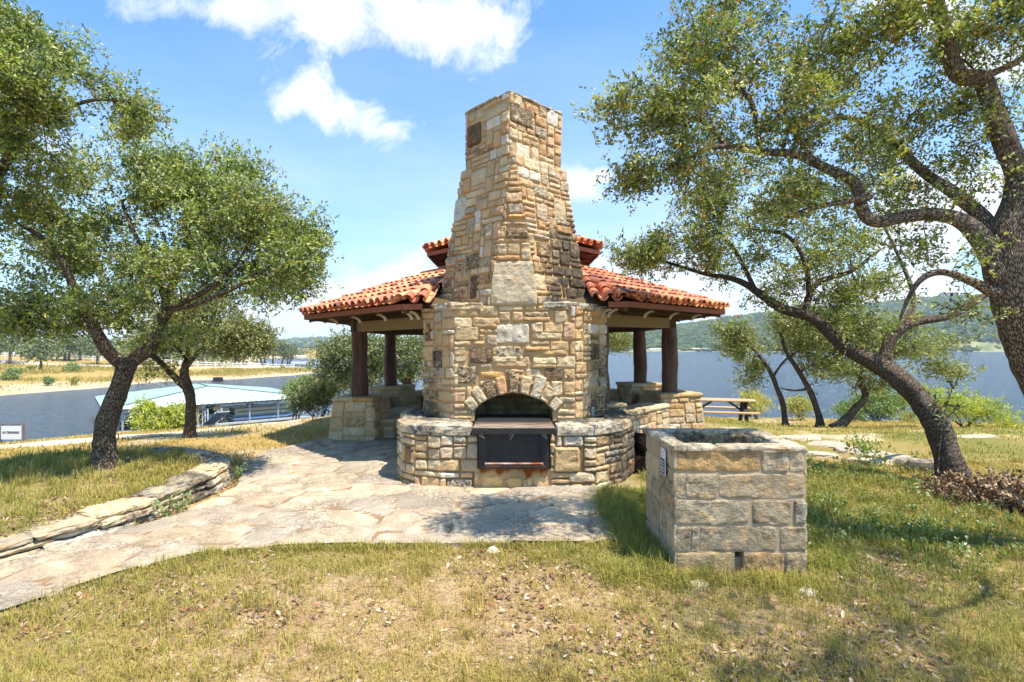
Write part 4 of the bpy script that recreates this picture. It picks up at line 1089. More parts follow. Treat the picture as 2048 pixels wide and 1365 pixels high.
def grow(limbs, tips, r, step=.12, nb=0, wig=.35, rt=.0035, k=2.35, gn=.02):
    """limbs: list of arrays (x,y,z,radius); tips: points the twigs must reach. returns pos,parent,radius"""
    pos = []; par = []; rad = []; free = []
    for li, L in enumerate(limbs):
        q = smooth_path(L, step)
        n3 = np.column_stack([fbm(q[:, :3], 2.2, 2, 3+li+s*7) for s in range(3)])
        amp = np.minimum(q[:, 3:4]*.9, gn*2.5)*np.minimum(1, np.arange(len(q))/4)[:, None]
        q[:, :3] += n3*amp*(1 if li else .6)
        st = 0; pa = -1
        if li:
            A = np.array(pos); d = np.linalg.norm(A-q[0, :3], axis=1); pa = int(d.argmin())
            q = np.vstack([q]); 
        for j, row in enumerate(q):
            pos.append(row[:3]); rad.append(row[3]); par.append(pa); pa = len(pos)-1
            free.append(li > 0 or j > len(q)*nb)
    n0 = len(pos); cap = n0+len(tips)*26+50
    A = np.zeros((cap, 3)); A[:n0] = pos; ok = np.zeros(cap, bool); ok[:n0] = free; dep = np.zeros(cap)
    par = par+[0]*(cap-n0); rad = rad+[0.]*(cap-n0)
    tips = np.asarray(tips); base = A[:n0][ok[:n0]]
    d0 = np.array([np.linalg.norm(base-t, axis=1).min() for t in tips]); order = np.argsort(d0)
    n = n0; ends = []
    for ti in order:
        t = tips[ti]; D = np.linalg.norm(A[:n]-t, axis=1)+dep[:n]*.18+(~ok[:n])*99
        b = int(D.argmin()); a = A[b]; v = t-a; L = np.linalg.norm(v)
        if L < .02: ends.append((b, b)); continue
        m = max(1, int(L/step)); side = np.cross(v/L, r.normal(size=3)); side /= np.linalg.norm(side)+1e-6
        # start along the parent's direction, then bend to the tip
        pd = a-A[par[b]] if par[b] >= 0 else v; pd = pd/(np.linalg.norm(pd)+1e-6)
        c1 = a+pd*L*.30+side*L*wig*r.uniform(-.5, .5)+np.array([0, 0, L*.06]); c2 = t-v*.3+side*L*wig*r.uniform(-.6, .6)
        p = b
        for j in range(1, m+1):
            s = j/m; q = a*(1-s)**3+3*c1*s*(1-s)**2+3*c2*s*s*(1-s)+t*s**3
            q = q+(r.normal(size=3)*.012*min(1, L*2) if j < m else 0)
            if n >= cap: break
            A[n] = q; par[n] = p; ok[n] = True; dep[n] = dep[p]+L/m; p = n; n += 1
        ends.append((p, b))
    A = A[:n]; par = np.array(par[:n]); rad = np.array(rad[:n]); man = rad > 0
    R = np.zeros(n); nch = np.bincount(par[par >= 0], minlength=n)
    acc = np.where(nch == 0, rt**k, 0.)
    for i in range(n-1, -1, -1):
        if acc[i] == 0: acc[i] = rt**k
        if par[i] >= 0 and not man[i]: acc[par[i]] += acc[i]
    R = np.where(man, rad, acc**(1/k))
    for i in range(n):
        if not man[i] and par[i] >= 0: R[i] = min(R[i], R[par[i]]*.92)
    return A, par, R, [e[0] for e in ends]
def skin(A, par, R, big=14, disp=.10):
    """tubes over the skeleton"""
    n = len(A); ch = [[] for _ in range(n)]
    for i, p in enumerate(par):
        if p >= 0: ch[p].append(i)
    mb = MB(); start = [(i, -1) for i in range(n) if par[i] < 0]
    while start:
        i, pp = start.pop(); idx = [i]
        while ch[idx[-1]]:
            c = sorted(ch[idx[-1]], key=lambda q: -R[q]); 
            for o in c[1:]: start.append((o, idx[-1]))
            idx.append(c[0])
        p = A[idx]; rr = R[idx]
        if pp >= 0: p = np.vstack([A[pp], p]); rr = np.concatenate([[min(rr[0]*1.15, R[pp])], rr])
        if len(p) < 2: continue
        m = rr.max(); ns = big if m > .06 else 8 if m > .025 else 5 if m > .009 else 3
        if m > .035 and len(p) > 3:   # fine rings on thick limbs
            s = np.arange(len(p)); t = np.linspace(0, len(p)-1, len(p)*3-2); p = np.column_stack([np.interp(t, s, p[:, k]) for k in range(3)]); rr = np.interp(t, s, rr)
            for _ in range(2): p[1:-1] = (p[:-2]+2*p[1:-1]+p[2:])/4
        rr = rr.copy(); rr[-1] *= .5
        v, f, uv = tube_geo(p, rr, ns, False)
        if m > .035:
            c = np.repeat(p, ns, 0); d = v-c; v = v+d*(fbm(v, 5, 2, 3)*disp*1.5+fbm(v, 16, 2, 8)*disp*.7)[:, None]
        mb.add(v, f, uv=uv)
    return mb
LEAF = np.array([[0, 0, 0], [.5, .55, .10], [0, 1, .0], [-.5, .45, .12]])
def leaves(mb, tips, dirs, r, per=7, nleaf=7, size=.05, wid=.42, spread=.14, twig=.13, pal=OAK, up=.35, tone=None):
    """sprigs of small leaves round every tip"""
    T = np.repeat(tips, per, 0); Dm = np.repeat(dirs, per, 0); n = len(T)
    o = T+r.normal(size=(n, 3))*spread*np.array([1, 1, .75]); d = Dm*.7+r.normal(size=(n, 3))*.8+np.array([0, 0, up]); d /= np.linalg.norm(d, axis=1)[:, None]
    N = n*nleaf; s = np.tile((np.arange(nleaf)+.5)/nleaf, n); O = np.repeat(o, nleaf, 0)+np.repeat(d, nleaf, 0)*(s*twig)[:, None]
    ax = np.repeat(d, nleaf, 0)*.7+r.normal(size=(N, 3))*.75; ax /= np.linalg.norm(ax, axis=1)[:, None]
    w = np.cross(ax, r.normal(size=(N, 3))); w /= np.linalg.norm(w, axis=1)[:, None]; z = np.cross(ax, w)
    # favour leaves that face up
    fl = z[:, 2] < 0; fl &= r.random(N) < .85; z[fl] *= -1; w[fl] *= -1
    L = size*r.uniform(.65, 1.25, N)
    V = O[:, None, :]+w[:, None, :]*(LEAF[None, :, 0]*wid*L[:, None])[..., None]+ax[:, None, :]*(LEAF[None, :, 1]*L[:, None])[..., None]+z[:, None, :]*(LEAF[None, :, 2]*L[:, None])[..., None]
    cw = np.cumsum([x[1] for x in pal]); pc = np.array([x[0] for x in pal])
    ci = np.searchsorted(cw/cw[-1], r.random(n)); C = pc[np.clip(ci, 0, len(pal)-1)]
    if tone is not None: C = C*np.repeat(tone, per)[:, None]
    C = np.repeat(C, nleaf, 0)*r.uniform(.78, 1.2, (N, 1))
    f = np.arange(N*4).reshape(N, 4)
    mb.add(V.reshape(-1, 3), f, np.column_stack([np.repeat(C, 4, 0), np.zeros(N*4)]))
def blobs_px(bl, r, gate=.0, gs=.9, seed=0):
    """bl: (px,py,d, rx_px, ry_px, rd_m, n) -> points filling ellipsoids, thinned by a clumpy field so gaps stay open"""
    out = []
    for (px, py, d, rx, ry, rd, n) in bl:
        c = P(px, py, d); k = 0; tries = 0
        while k < n and tries < 60:
            q = r.normal(size=(n*3, 3)); q /= np.linalg.norm(q, axis=1)[:, None]; q *= (r.random((n*3, 1))**.42)
            pt = c+q*np.array([rx/F*d, rd, ry/F*d])
            g_ = vnoise(pt, gs*2.2/max(.4, d/6), 91+seed)+.4*vnoise(pt, gs*5/max(.4, d/6), 92+seed) > gate
            pt = pt[g_][:n-k]; out.append(pt); k += len(pt); tries += 1
    return np.vstack(out)
def thin(p, k): return p[np.random.default_rng(1).random(len(p)) < k]
def off_limbs(tips, limbs, rad=.11, keep=.12, rmin=.018, seed=2):
    """drop most twigs that would hang right across a bare limb"""
    q = np.vstack([smooth_path(l, .06) for l in limbs]); q = q[q[:, 3] > rmin]; g_ = np.random.default_rng(seed); m = np.ones(len(tips), bool)
    for i, t in enumerate(tips):
        d = np.hypot(q[:, 0]-t[0], q[:, 2]-t[2]-.03)-q[:, 3]
        k = d.argmin()
        if d[k] < rad and t[1] < q[k, 1]+.25 and g_.random() > keep: m[i] = False
    return tips[m]
def ppath(pts): return np.array([[*P(a, b, c), d] for a, b, c, d in pts])
def tree(name, label, limbs, tips, r, bark=MBK, step=.12, per=7, nleaf=7, size=.05, spread=.14, twig=.13, pal=OAK, nb=.75, group=None, cat='tree', rt=.0035, wid=.42, root_flare=True, gn=.02, lm=None, disp=.10, wig=.35):
    A, par, R, ends = grow(limbs, tips, r, step, nb=nb, rt=rt, gn=gn, wig=wig)
    b = limbs[0][0]
    if root_flare:
        h = A[:, 2]-A[0, 2]; m = (h < .5) & (R > .02); R = R*np.where(m, 1+.55*np.clip(1-h/.35, 0, 1)**2, 1)
    t = empty(name, (b[0], b[1], b[2]), label, cat, group)
    skin(A, par, R, disp=disp).build('trunk', bark, t, smooth=True)
    E = A[ends]; D = E-A[par[ends]]; D /= np.linalg.norm(D, axis=1)[:, None]+1e-6
    # leaves sit along the last stretch of every twig
    p1 = par[ends]; p2 = np.where(par[p1] >= 0, par[p1], p1); thin_ = R[p2] < max(.012, rt*3.4)
    E = np.vstack([E, (E+A[p1])/2, A[p1], A[p2][thin_]]); D = np.vstack([D, D, D, D[thin_]])
    mb = MB(); tone = .85+.3*(vnoise(E, 1.1, 44)*.5+.5)
    leaves(mb, E, D, r, max(1, round(per/3.4)), nleaf, size, wid, spread*.55, twig, pal, tone=tone)
    mb.build('crown', lm or ML, t)
    return t
SCALE_TIPS = 1.0
# -- left oak in the bed behind the low wall
r = np.random.default_rng(5)
L1 = [ppath([(212, 952, 5.93, .150), (207, 900, 5.93, .135), (212, 850, 5.95, .125), (228, 800, 5.98, .118), (243, 760, 6.0, .112), (256, 728, 6.05, .115)]),
      ppath([(252, 735, 6.04, .09), (225, 712, 5.95, .078), (200, 680, 5.8, .072), (175, 640, 5.7, .06), (150, 590, 5.6, .05), (130, 530, 5.5, .04), (80, 470, 5.4, .03)]),
      ppath([(258, 728, 6.05, .10), (285, 706, 6.15, .088), (306, 690, 6.2, .078), (325, 650, 6.3, .06), (330, 600, 6.4, .05), (350, 560, 6.5, .045), (380, 500, 6.6, .035), (375, 450, 6.7, .03), (360, 400, 6.7, .02)]),
      ppath([(175, 640, 5.7, .05), (140, 560, 5.9, .045), (110, 500, 6.1, .035), (90, 420, 6.2, .03), (70, 340, 6.2, .02)]),
      ppath([(306, 690, 6.2, .05), (345, 620, 6.0, .045), (400, 590, 5.9, .035), (440, 560, 6.0, .03), (480, 520, 6.1, .02)]),
      ppath([(330, 600, 6.4, .045), (300, 520, 6.2, .035), (260, 450, 6.1, .028), (240, 400, 6.1, .018)]),
      ppath([(345, 620, 6.0, .03), (420, 600, 5.7, .028), (500, 560, 5.6, .018), (560, 520, 5.6, .012)])]
L1 = [l*np.array([1, 1, 1, .86]) for l in L1]
B1 = [(330, 380, 6.5, 110, 110, 1.2, 210), (440, 420, 6.5, 120, 100, 1.1, 200), (540, 440, 6.2, 95, 100, .9, 140), (560, 560, 6.0, 70, 60, .7, 60), (450, 560, 6.0, 100, 60, .9, 100), (180, 470, 6.0, 110, 70, 1.1, 130),
      (50, 500, 5.7, 100, 110, 1.1, 150), (200, 570, 5.8, 120, 80, 1.0, 150), (60, 610, 5.5, 80, 60, .8, 70), (300, 520, 6.0, 110, 70, 1.1, 130), (330, 620, 6.0, 60, 40, .6, 30), (300, 330, 6.5, 50, 36, .7, 34), (600, 480, 6.1, 50, 70, .6, 45), (225, 700, 5.7, 40, 30, .4, 16), (130, 640, 5.7, 90, 34, .6, 60), (330, 660, 6.2, 60, 30, .5, 34), (250, 600, 5.8, 90, 40, .6, 50), (40, 640, 5.6, 60, 30, .5, 30), (470, 330, 6.4, 60, 50, .5, 30)]
tree('live_oak', 'large dark live oak forking low in the grassy bed behind the curved stone wall', L1, off_limbs(thin(blobs_px(B1, r, .04, gs=1.6), .84), L1, .13), r, per=12, nleaf=7, size=.042, spread=.15, wid=.5, rt=.003)
# -- oak reaching in from beyond the left edge (upper left crown)
r = np.random.default_rng(6)
L2 = [ppath([(-330, 1010, 5.2, .16), (-300, 900, 5.2, .15), (-240, 780, 5.2, .13), (-170, 640, 5.1, .11), (-90, 500, 5.0, .085), (-20, 370, 4.9, .05), (20, 310, 4.85, .04), (50, 240, 4.8, .034), (90, 170, 4.8, .025), (120, 90, 4.8, .012)]),
      ppath([(-20, 370, 4.9, .04), (-60, 280, 4.9, .035), (-90, 180, 4.9, .025), (-60, 90, 4.9, .015)]),
      ppath([(50, 240, 4.8, .028), (110, 225, 4.7, .02), (190, 200, 4.7, .015), (260, 205, 4.7, .01)])]
B2 = [(60, 190, 4.8, 110, 100, .8, 240), (10, 90, 4.8, 90, 70, .7, 130), (170, 210, 4.8, 100, 60, .6, 130), (250, 225, 4.75, 60, 22, .3, 34), (80, 310, 4.8, 100, 60, .7, 100), (60, 50, 4.8, 26, 55, .2, 20), (-120, 200, 4.9, 130, 180, .9, 200), (130, 110, 4.8, 40, 50, .4, 34), (20, 400, 5.0, 60, 60, .6, 60)]
tree('live_oak', 'pale leaved oak branch reaching in at the upper left edge, trunk out of view', L2, thin(blobs_px(B2, r, .2, gs=1.1), .7), r, per=11, nleaf=7, size=.034, spread=.12, twig=.12, nb=.7, wid=.5)
# -- second oak by the gravel road
r = np.random.default_rng(8)
L3 = [ppath([(379, 886, 9.4, .150), (380, 850, 9.4, .135), (382, 800, 9.4, .128), (372, 770, 9.4, .12), (368, 745, 9.4, .10), (375, 720, 9.5, .08), (385, 680, 9.6, .065), (400, 640, 9.8, .04)]),
      ppath([(372, 775, 9.4, .10), (350, 757, 9.3, .085), (330, 735, 9.2, .075), (300, 710, 9.1, .06), (280, 680, 9.0, .04)]),
      ppath([(370, 740, 9.45, .06), (400, 700, 9.3, .05), (440, 680, 9.2, .035), (490, 660, 9.1, .02)]),
      ppath([(375, 720, 9.5, .05), (350, 690, 9.8, .04), (330, 650, 10, .025)])]
L3 = [l*np.array([1, 1, 1, .68]) for l in L3]
B3 = [(400, 650, 9.4, 80, 45, 1.0, 120), (480, 670, 9.3, 60, 38, .9, 90), (330, 660, 9.4, 60, 45, .9, 80), (280, 700, 9.2, 40, 30, .6, 30), (520, 690, 9.3, 36, 22, .5, 30), (430, 600, 9.6, 70, 30, .8, 50), (440, 700, 9.3, 50, 22, .6, 30), (320, 745, 9.1, 30, 14, .4, 10)]
tree('live_oak', 'smaller brighter oak with slender trunk by the gravel road before the boat dock', L3, thin(blobs_px(B3, r, .15), .8), r, per=12, nleaf=7, size=.046, spread=.17, wid=.5, pal=[(lin(138, 142, 56), .4), (lin(108, 118, 50), .3), (lin(168, 164, 72), .2), (lin(80, 94, 44), .1)])
# -- big foreground oak at the right edge
r = np.random.default_rng(12)
L4 = [ppath([(2190, 1115, 4.05, .235), (2170, 1000, 4.05, .215), (2140, 880, 4.03, .20), (2100, 780, 4.0, .20), (2068, 700, 4.0, .205), (2040, 620, 3.98, .19), (2012, 540, 3.95, .175), (2008, 480, 3.95, .16), (2030, 420, 3.95, .13), (2040, 350, 3.95, .105), (2010, 280, 3.9, .09), (1985, 200, 3.9, .08), (1965, 155, 3.88, .078), (1918, 155, 3.85, .072), (1895, 90, 3.8, .062), (1880, 30, 3.75, .058), (1840, -60, 3.7, .05), (1800, -160, 3.7, .03)]),
      ppath([(1998, 535, 3.95, .105), (1965, 480, 3.95, .09), (1935, 450, 3.95, .075), (1890, 432, 3.95, .066), (1820, 432, 3.95, .060), (1745, 440, 3.95, .056), (1722, 410, 3.95, .055), (1712, 362, 3.95, .052), (1650, 338, 3.95, .044), (1590, 310, 3.95, .038), (1520, 300, 3.95, .032), (1450, 290, 3.95, .026), (1390, 310, 3.95, .020), (1330, 340, 3.95, .014), (1260, 370, 3.95, .009)]),
      ppath([(1985, 470, 3.98, .075), (1960, 430, 4.1, .066), (1900, 380, 4.2, .058), (1850, 350, 4.3, .05), (1790, 290, 4.4, .042), (1730, 245, 4.5, .034), (1680, 235, 4.55, .028), (1630, 260, 4.6, .016)]),
      ppath([(1450, 290, 3.95, .020), (1400, 240, 3.95, .018), (1340, 230, 3.95, .013), (1270, 250, 3.95, .009)]),
      ppath([(1520, 300, 3.95, .026), (1500, 200, 4.1, .024), (1440, 150, 4.2, .017), (1400, 80, 4.2, .012), (1380, 20, 4.2, .008)]),
      ppath([(1630, 330, 3.95, .02), (1570, 220, 4.2, .018), (1600, 120, 4.3, .012)]),
      ppath([(2040, 350, 4.0, .05), (2100, 250, 4.1, .045), (2130, 120, 4.1, .03)]),
      ppath([(1965, 155, 3.88, .035), (2020, 130, 3.9, .03), (2090, 90, 3.9, .02)]),
      ppath([(1990, 590, 3.9, .05), (1930, 560, 3.8, .036), (1880, 545, 3.8, .03), (1840, 560, 3.8, .026), (1815, 600, 3.85, .018), (1800, 640, 3.9, .012)]),
      ppath([(1740, 395, 3.95, .03), (1690, 405, 3.85, .026), (1620, 420, 3.8, .022), (1560, 440, 3.8, .012)])]
SH = r.normal(size=(420, 3))*np.array([1.15, .75, .3])+np.array([4.9, 2.4, 4.5]); SH = np.vstack([SH, r.normal(size=(130, 3))*np.array([.7, .3, .25])+np.array([3.1, 1.6, 4.5])]); SH = SH[(SH[:, 0] > SH[:, 1]*1.02+.15) & (vnoise(SH, 1.6, 7) > -.1)]
L4.append(np.array([[*P(2012, 540, 3.95), .10], [4.3, 3.6, 3.0, .07], [4.7, 3.0, 3.7, .045], [4.8, 2.4, 4.2, .03], [4.0, 1.9, 4.5, .015]]))
L4 = [l*np.array([1, 1, 1, .80]) for l in L4]
B4 = [(1450, 160, 4.1, 130, 90, .6, 150), (1370, 240, 4.0, 120, 60, .5, 110), (1260, 225, 3.95, 70, 36, .35, 40), (1270, 350, 3.95, 60, 40, .3, 36), (1400, 70, 4.15, 90, 60, .5, 60), (1430, 330, 3.95, 120, 50, .5, 80), (1560, 270, 4.0, 120, 80, .6, 130), (1640, 150, 4.25, 110, 80, .6, 80),
      (1720, 300, 4.2, 110, 90, .6, 100), (1830, 240, 4.2, 100, 80, .6, 80), (1790, 70, 3.8, 80, 70, .5, 90), (1690, 60, 3.9, 90, 50, .4, 50), (1960, 50, 3.8, 100, 70, .5, 130), (2040, 160, 3.9, 100, 110, .5, 120), (1930, 230, 3.9, 60, 50, .4, 40), (1980, 380, 3.8, 60, 50, .4, 30), (1880, 330, 4.2, 90, 60, .5, 60), (1860, 500, 3.9, 70, 60, .4, 40), (1700, 400, 3.9, 90, 60, .5, 60), (1580, 400, 3.85, 90, 50, .4, 50), (1950, 620, 3.75, 30, 30, .2, 8), (1830, 380, 4.1, 60, 50, .4, 30), (1480, 20, 4.2, 90, 40, .4, 30), (2150, 0, 4.0, 150, 200, .8, 90)]
PAL4 = [(lin(146, 158, 60), .32), (lin(108, 124, 50), .28), (lin(196, 194, 98), .22), (lin(70, 82, 40), .24), (lin(170, 138, 74), .08)]
bigoak = tree('live_oak', 'big foreground oak at the right edge with thick furrowed trunk and a round knot scar', L4, np.vstack([off_limbs(thin(blobs_px(B4, r, .16, gs=1.9), .74), L4), SH]), r, bark=MBKS, per=11, nleaf=7, size=.032, spread=.12, twig=.11, wid=.52, pal=PAL4, nb=.62, step=.09, disp=.08, rt=.0026)
kn = MB(); c = P(1992, 538, 3.775)
for k in range(7):
    pass
t = np.linspace(0, 2*math.pi, 15)
for (R0, rr_, dy) in ((.048, .020, 0), (.024, .012, -.012)): kn.tube([(c[0]+math.cos(a)*R0, c[1]+dy+.01*math.cos(a), c[2]+math.sin(a)*R0*.8) for a in t], rr_, 8, cap=False)
kn.build('knot', mat_bark('knot_bark', lin(140, 126, 108), lin(180, 168, 150), 2.), bigoak, smooth=True)
# -- leaning oak right of the block bin
r = np.random.default_rng(15)
L5 = [ppath([(1916, 985, 6.0, .185), (1900, 930, 6.0, .165), (1880, 870, 6.05, .155), (1862, 830, 6.1, .15), (1835, 790, 6.2, .145), (1790, 750, 6.3, .135), (1745, 722, 6.4, .12), (1700, 705, 6.45, .10), (1655, 660, 6.5, .085), (1620, 635, 6.5, .078), (1560, 615, 6.55, .068), (1510, 580, 6.6, .055), (1470, 560, 6.6, .045), (1410, 548, 6.65, .03), (1350, 530, 6.7, .022), (1290, 510, 6.7, .014)]),
      ppath([(1770, 738, 6.35, .10), (1772, 700, 6.4, .085), (1790, 665, 6.4, .072), (1830, 640, 6.4, .066), (1880, 632, 6.4, .06), (1930, 615, 6.45, .055), (1970, 590, 6.5, .045), (2060, 560, 6.6, .03)]),
      ppath([(1610, 630, 6.5, .055), (1618, 590, 6.6, .045), (1640, 560, 6.7, .042), (1700, 545, 6.8, .032), (1760, 500, 6.9, .02)]),
      ppath([(1510, 580, 6.6, .035), (1470, 500, 6.5, .03), (1420, 450, 6.5, .022), (1380, 420, 6.5, .014)]),
      ppath([(1618, 600, 6.6, .04), (1610, 520, 6.4, .032), (1570, 470, 6.4, .026), (1500, 460, 6.4, .016)]),
      ppath([(1800, 655, 6.4, .045), (1830, 600, 6.6, .038), (1800, 520, 6.8, .026), (1760, 440, 6.9, .018)])]
L5 = [l*np.array([1, 1, 1, .84]) for l in L5]
B5 = [(1290, 515, 6.7, 80, 45, .5, 110), (1400, 490, 6.6, 90, 60, .8, 100), (1500, 530, 6.6, 90, 60, .8, 90), (1420, 410, 6.5, 80, 50, .7, 70), (1540, 430, 6.5, 100, 60, .8, 80), (1620, 520, 6.7, 90, 70, .8, 90), (1560, 590, 6.6, 70, 36, .6, 50), (1700, 600, 6.6, 90, 60, .8, 90), (1720, 480, 6.8, 90, 60, .8, 60), (1660, 660, 6.5, 60, 36, .5, 45), (1740, 670, 6.4, 50, 30, .4, 40), (1780, 570, 6.8, 60, 50, .6, 40), (1450, 350, 6.6, 60, 40, .6, 20)]
tree('live_oak', 'leaning dark oak right of the block bin, its trunk slanting up to the left', L5, off_limbs(thin(blobs_px(B5, r, .12, gs=1.9), .78), L5, .13), r, per=11, nleaf=7, size=.042, spread=.15, nb=.62, step=.12, wid=.5, pal=PAL4)
# -- three slender shore trees
PALS = [(lin(150, 156, 76), .4), (lin(124, 134, 66), .3), (lin(176, 174, 92), .25), (lin(98, 108, 54), .05)]
r = np.random.default_rng(17)
def shore(label, L, B, seed, sz=.075):
    rr_ = np.random.default_rng(seed); L = [l*np.array([1, 1, 1, .74]) for l in L]; tree('shore_oak', label, L, blobs_px(B, rr_, .1), rr_, per=6, nleaf=6, size=sz, spread=.2, twig=.18, pal=PALS, step=.18, group='slender oaks on the lake shore', rt=.005)
gz = lambda px, d: HY+(EYE-float(H([(px-CX)/F*d], [d])[0]))/d*F
shore('thin straight shore oak, nearest the picnic table', [ppath([(1572, gz(1572, 13)+4, 13, .10), (1566, 810, 13, .085), (1556, 780, 13, .08), (1540, 745, 13, .07), (1525, 720, 13, .055), (1500, 690, 13, .04)]), ppath([(1545, 755, 13, .05), (1570, 720, 12.8, .035), (1600, 700, 12.7, .02)])],
      [(1520, 690, 13, 70, 36, 1.3, 90), (1490, 660, 13, 60, 26, 1.1, 60), (1570, 650, 13, 80, 30, 1.2, 80), (1510, 760, 12.8, 34, 14, .6, 16), (1550, 730, 12.8, 40, 22, .7, 24)], 171)
shore('curving shore oak, the middle one of the three behind the block bin', [ppath([(1639, gz(1639, 12.6)+4, 12.6, .13), (1640, 840, 12.6, .105), (1630, 810, 12.6, .095), (1618, 780, 12.6, .085), (1595, 740, 12.6, .075), (1570, 700, 12.6, .06), (1560, 660, 12.6, .04)]), ppath([(1617, 778, 12.6, .05), (1590, 782, 12.4, .035), (1560, 776, 12.2, .02)]), ppath([(1600, 745, 12.6, .05), (1640, 720, 12.6, .035), (1690, 700, 12.6, .02)])],
      [(1600, 680, 12.6, 80, 40, 1.3, 100), (1670, 690, 12.6, 60, 34, 1.0, 60), (1560, 640, 12.7, 60, 26, 1.0, 50), (1640, 640, 12.7, 80, 30, 1.2, 60), (1650, 735, 12.5, 50, 24, .8, 40)], 172)
shore('low shore oak bent sharply to the right above a mossy foot', [ppath([(1668, gz(1668, 12.2)+4, 12.2, .14), (1690, 842, 12.2, .13), (1712, 815, 12.2, .11), (1732, 795, 12.2, .10), (1722, 762, 12.2, .09), (1712, 735, 12.2, .075), (1715, 710, 12.3, .05)]), ppath([(1718, 748, 12.2, .05), (1760, 720, 12.3, .04), (1810, 700, 12.4, .025)])],
      [(1700, 740, 12.2, 60, 24, .9, 60), (1760, 700, 12.4, 80, 40, 1.2, 100), (1830, 690, 12.5, 70, 34, 1.1, 70), (1850, 740, 12.4, 60, 20, .9, 36), (1780, 650, 12.6, 80, 26, 1.1, 60), (1760, 770, 12.2, 50, 22, .8, 34)], 173)
# -- trees behind the pavilion on the left
r = np.random.default_rng(21)
PALD = [(lin(100, 116, 52), .4), (lin(82, 98, 46), .35), (lin(128, 138, 66), .2), (lin(66, 80, 40), .05)]
tree('live_oak', 'dense green oak seen between the left log posts, leaning over the water', [ppath([(830, gz(850, 16)+10, 16, .16), (825, 790, 16, .14), (800, 750, 16, .12), (770, 735, 15.8, .10), (730, 730, 15.5, .07), (690, 740, 15, .05)]), ppath([(815, 770, 16, .1), (830, 730, 16.3, .08), (850, 700, 16.5, .05)])],
     blobs_px([(800, 700, 16, 70, 36, 1.6, 150), (720, 710, 15.6, 70, 36, 1.6, 150), (690, 690, 15.4, 50, 24, 1.2, 70), (760, 750, 15.6, 60, 30, 1.2, 80), (650, 740, 15.3, 36, 26, 1.0, 40), (830, 735, 16.4, 40, 36, 1.2, 60), (700, 760, 15.3, 50, 22, 1.0, 60)], r, -.3), r, per=6, nleaf=6, size=.09, spread=.24, twig=.2, pal=PALD, step=.2, rt=.006)
tree('live_oak', 'light green oak hanging over the water between chimney body and right log posts', [ppath([(1150, gz(1150, 17)+8, 17, .14), (1160, 780, 17, .12), (1180, 730, 17, .09), (1200, 690, 17, .06)])],
     blobs_px([(1235, 672, 17, 36, 30, 1.2, 90), (1190, 670, 17, 46, 40, 1.4, 60), (1140, 700, 17, 60, 50, 1.4, 60)], r, -.3), r, per=6, nleaf=6, size=.09, spread=.24, twig=.2, pal=PALS, step=.2, rt=.006)
# -- shrubs
def shrub(name, label, px, base_d, B, r, pal, size=.06, per=5, nleaf=6, spread=.14, nst=6, group=None, cat='shrub', wid=.42, rt=.004, rs=.02):
    x = (px-CX)/F*base_d; z = float(H([x], [base_d])[0]); tips = blobs_px(B, r, -.45)
    limbs = []
    for k in range(nst):
        t = tips[r.integers(len(tips))]; a = np.array([x+r.uniform(-.1, .1), base_d+r.uniform(-.1, .1), z-.03]); m_ = a+(t-a)*.5+np.array([0, 0, .05])
        limbs.append(np.array([[*a, rs], [*m_, rs*.6], [*(a+(t-a)*.8), rs*.3]]) if k == 0 else np.array([[*a, rs*.9], [*m_, rs*.5], [*(a+(t-a)*.8), rs*.3]]))
    # stems all start from the ground point
    return tree(name, label, limbs, tips, r, per=per, nleaf=nleaf, size=size, spread=spread, twig=size*2, pal=pal, nb=.3, group=group, cat=cat, rt=rt, root_flare=False, wid=wid, step=.15)
YG = [(lin(196, 204, 40), .45), (lin(150, 168, 36), .35), (lin(214, 212, 70), .2)]
YY = [(lin(196, 186, 66), .45), (lin(170, 168, 60), .3), (lin(214, 198, 80), .25)]
GG = [(lin(122, 150, 52), .4), (lin(96, 126, 46), .35), (lin(150, 170, 66), .25)]
r = np.random.default_rng(31)
shrub('shrub', 'bright yellow green bush beside the second oak in front of the boat dock', 330, 14.0, [(330, 838, 14, 54, 26, .8, 90), (320, 815, 14, 36, 16, .5, 30), (350, 855, 14, 40, 16, .5, 30)], r, YG, .075, 12, 6, .15)
shrub('shrub', 'dark green bush with many thin bare stems left of the near left stone pier', 640, 16.5, [(635, 790, 16.5, 46, 28, .9, 110), (600, 800, 16.5, 30, 22, .7, 50), (660, 770, 16.4, 36, 20, .8, 50)], r, PALD, .085, 6, 6, .2, nst=12)
shrub('shrub', 'small bright green bush growing against the dark one by the dock roof end', 590, 17.5, [(592, 780, 17.5, 28, 16, .6, 50), (614, 768, 17.4, 18, 12, .4, 26)], r, GG, .08, 6, 6, .18)
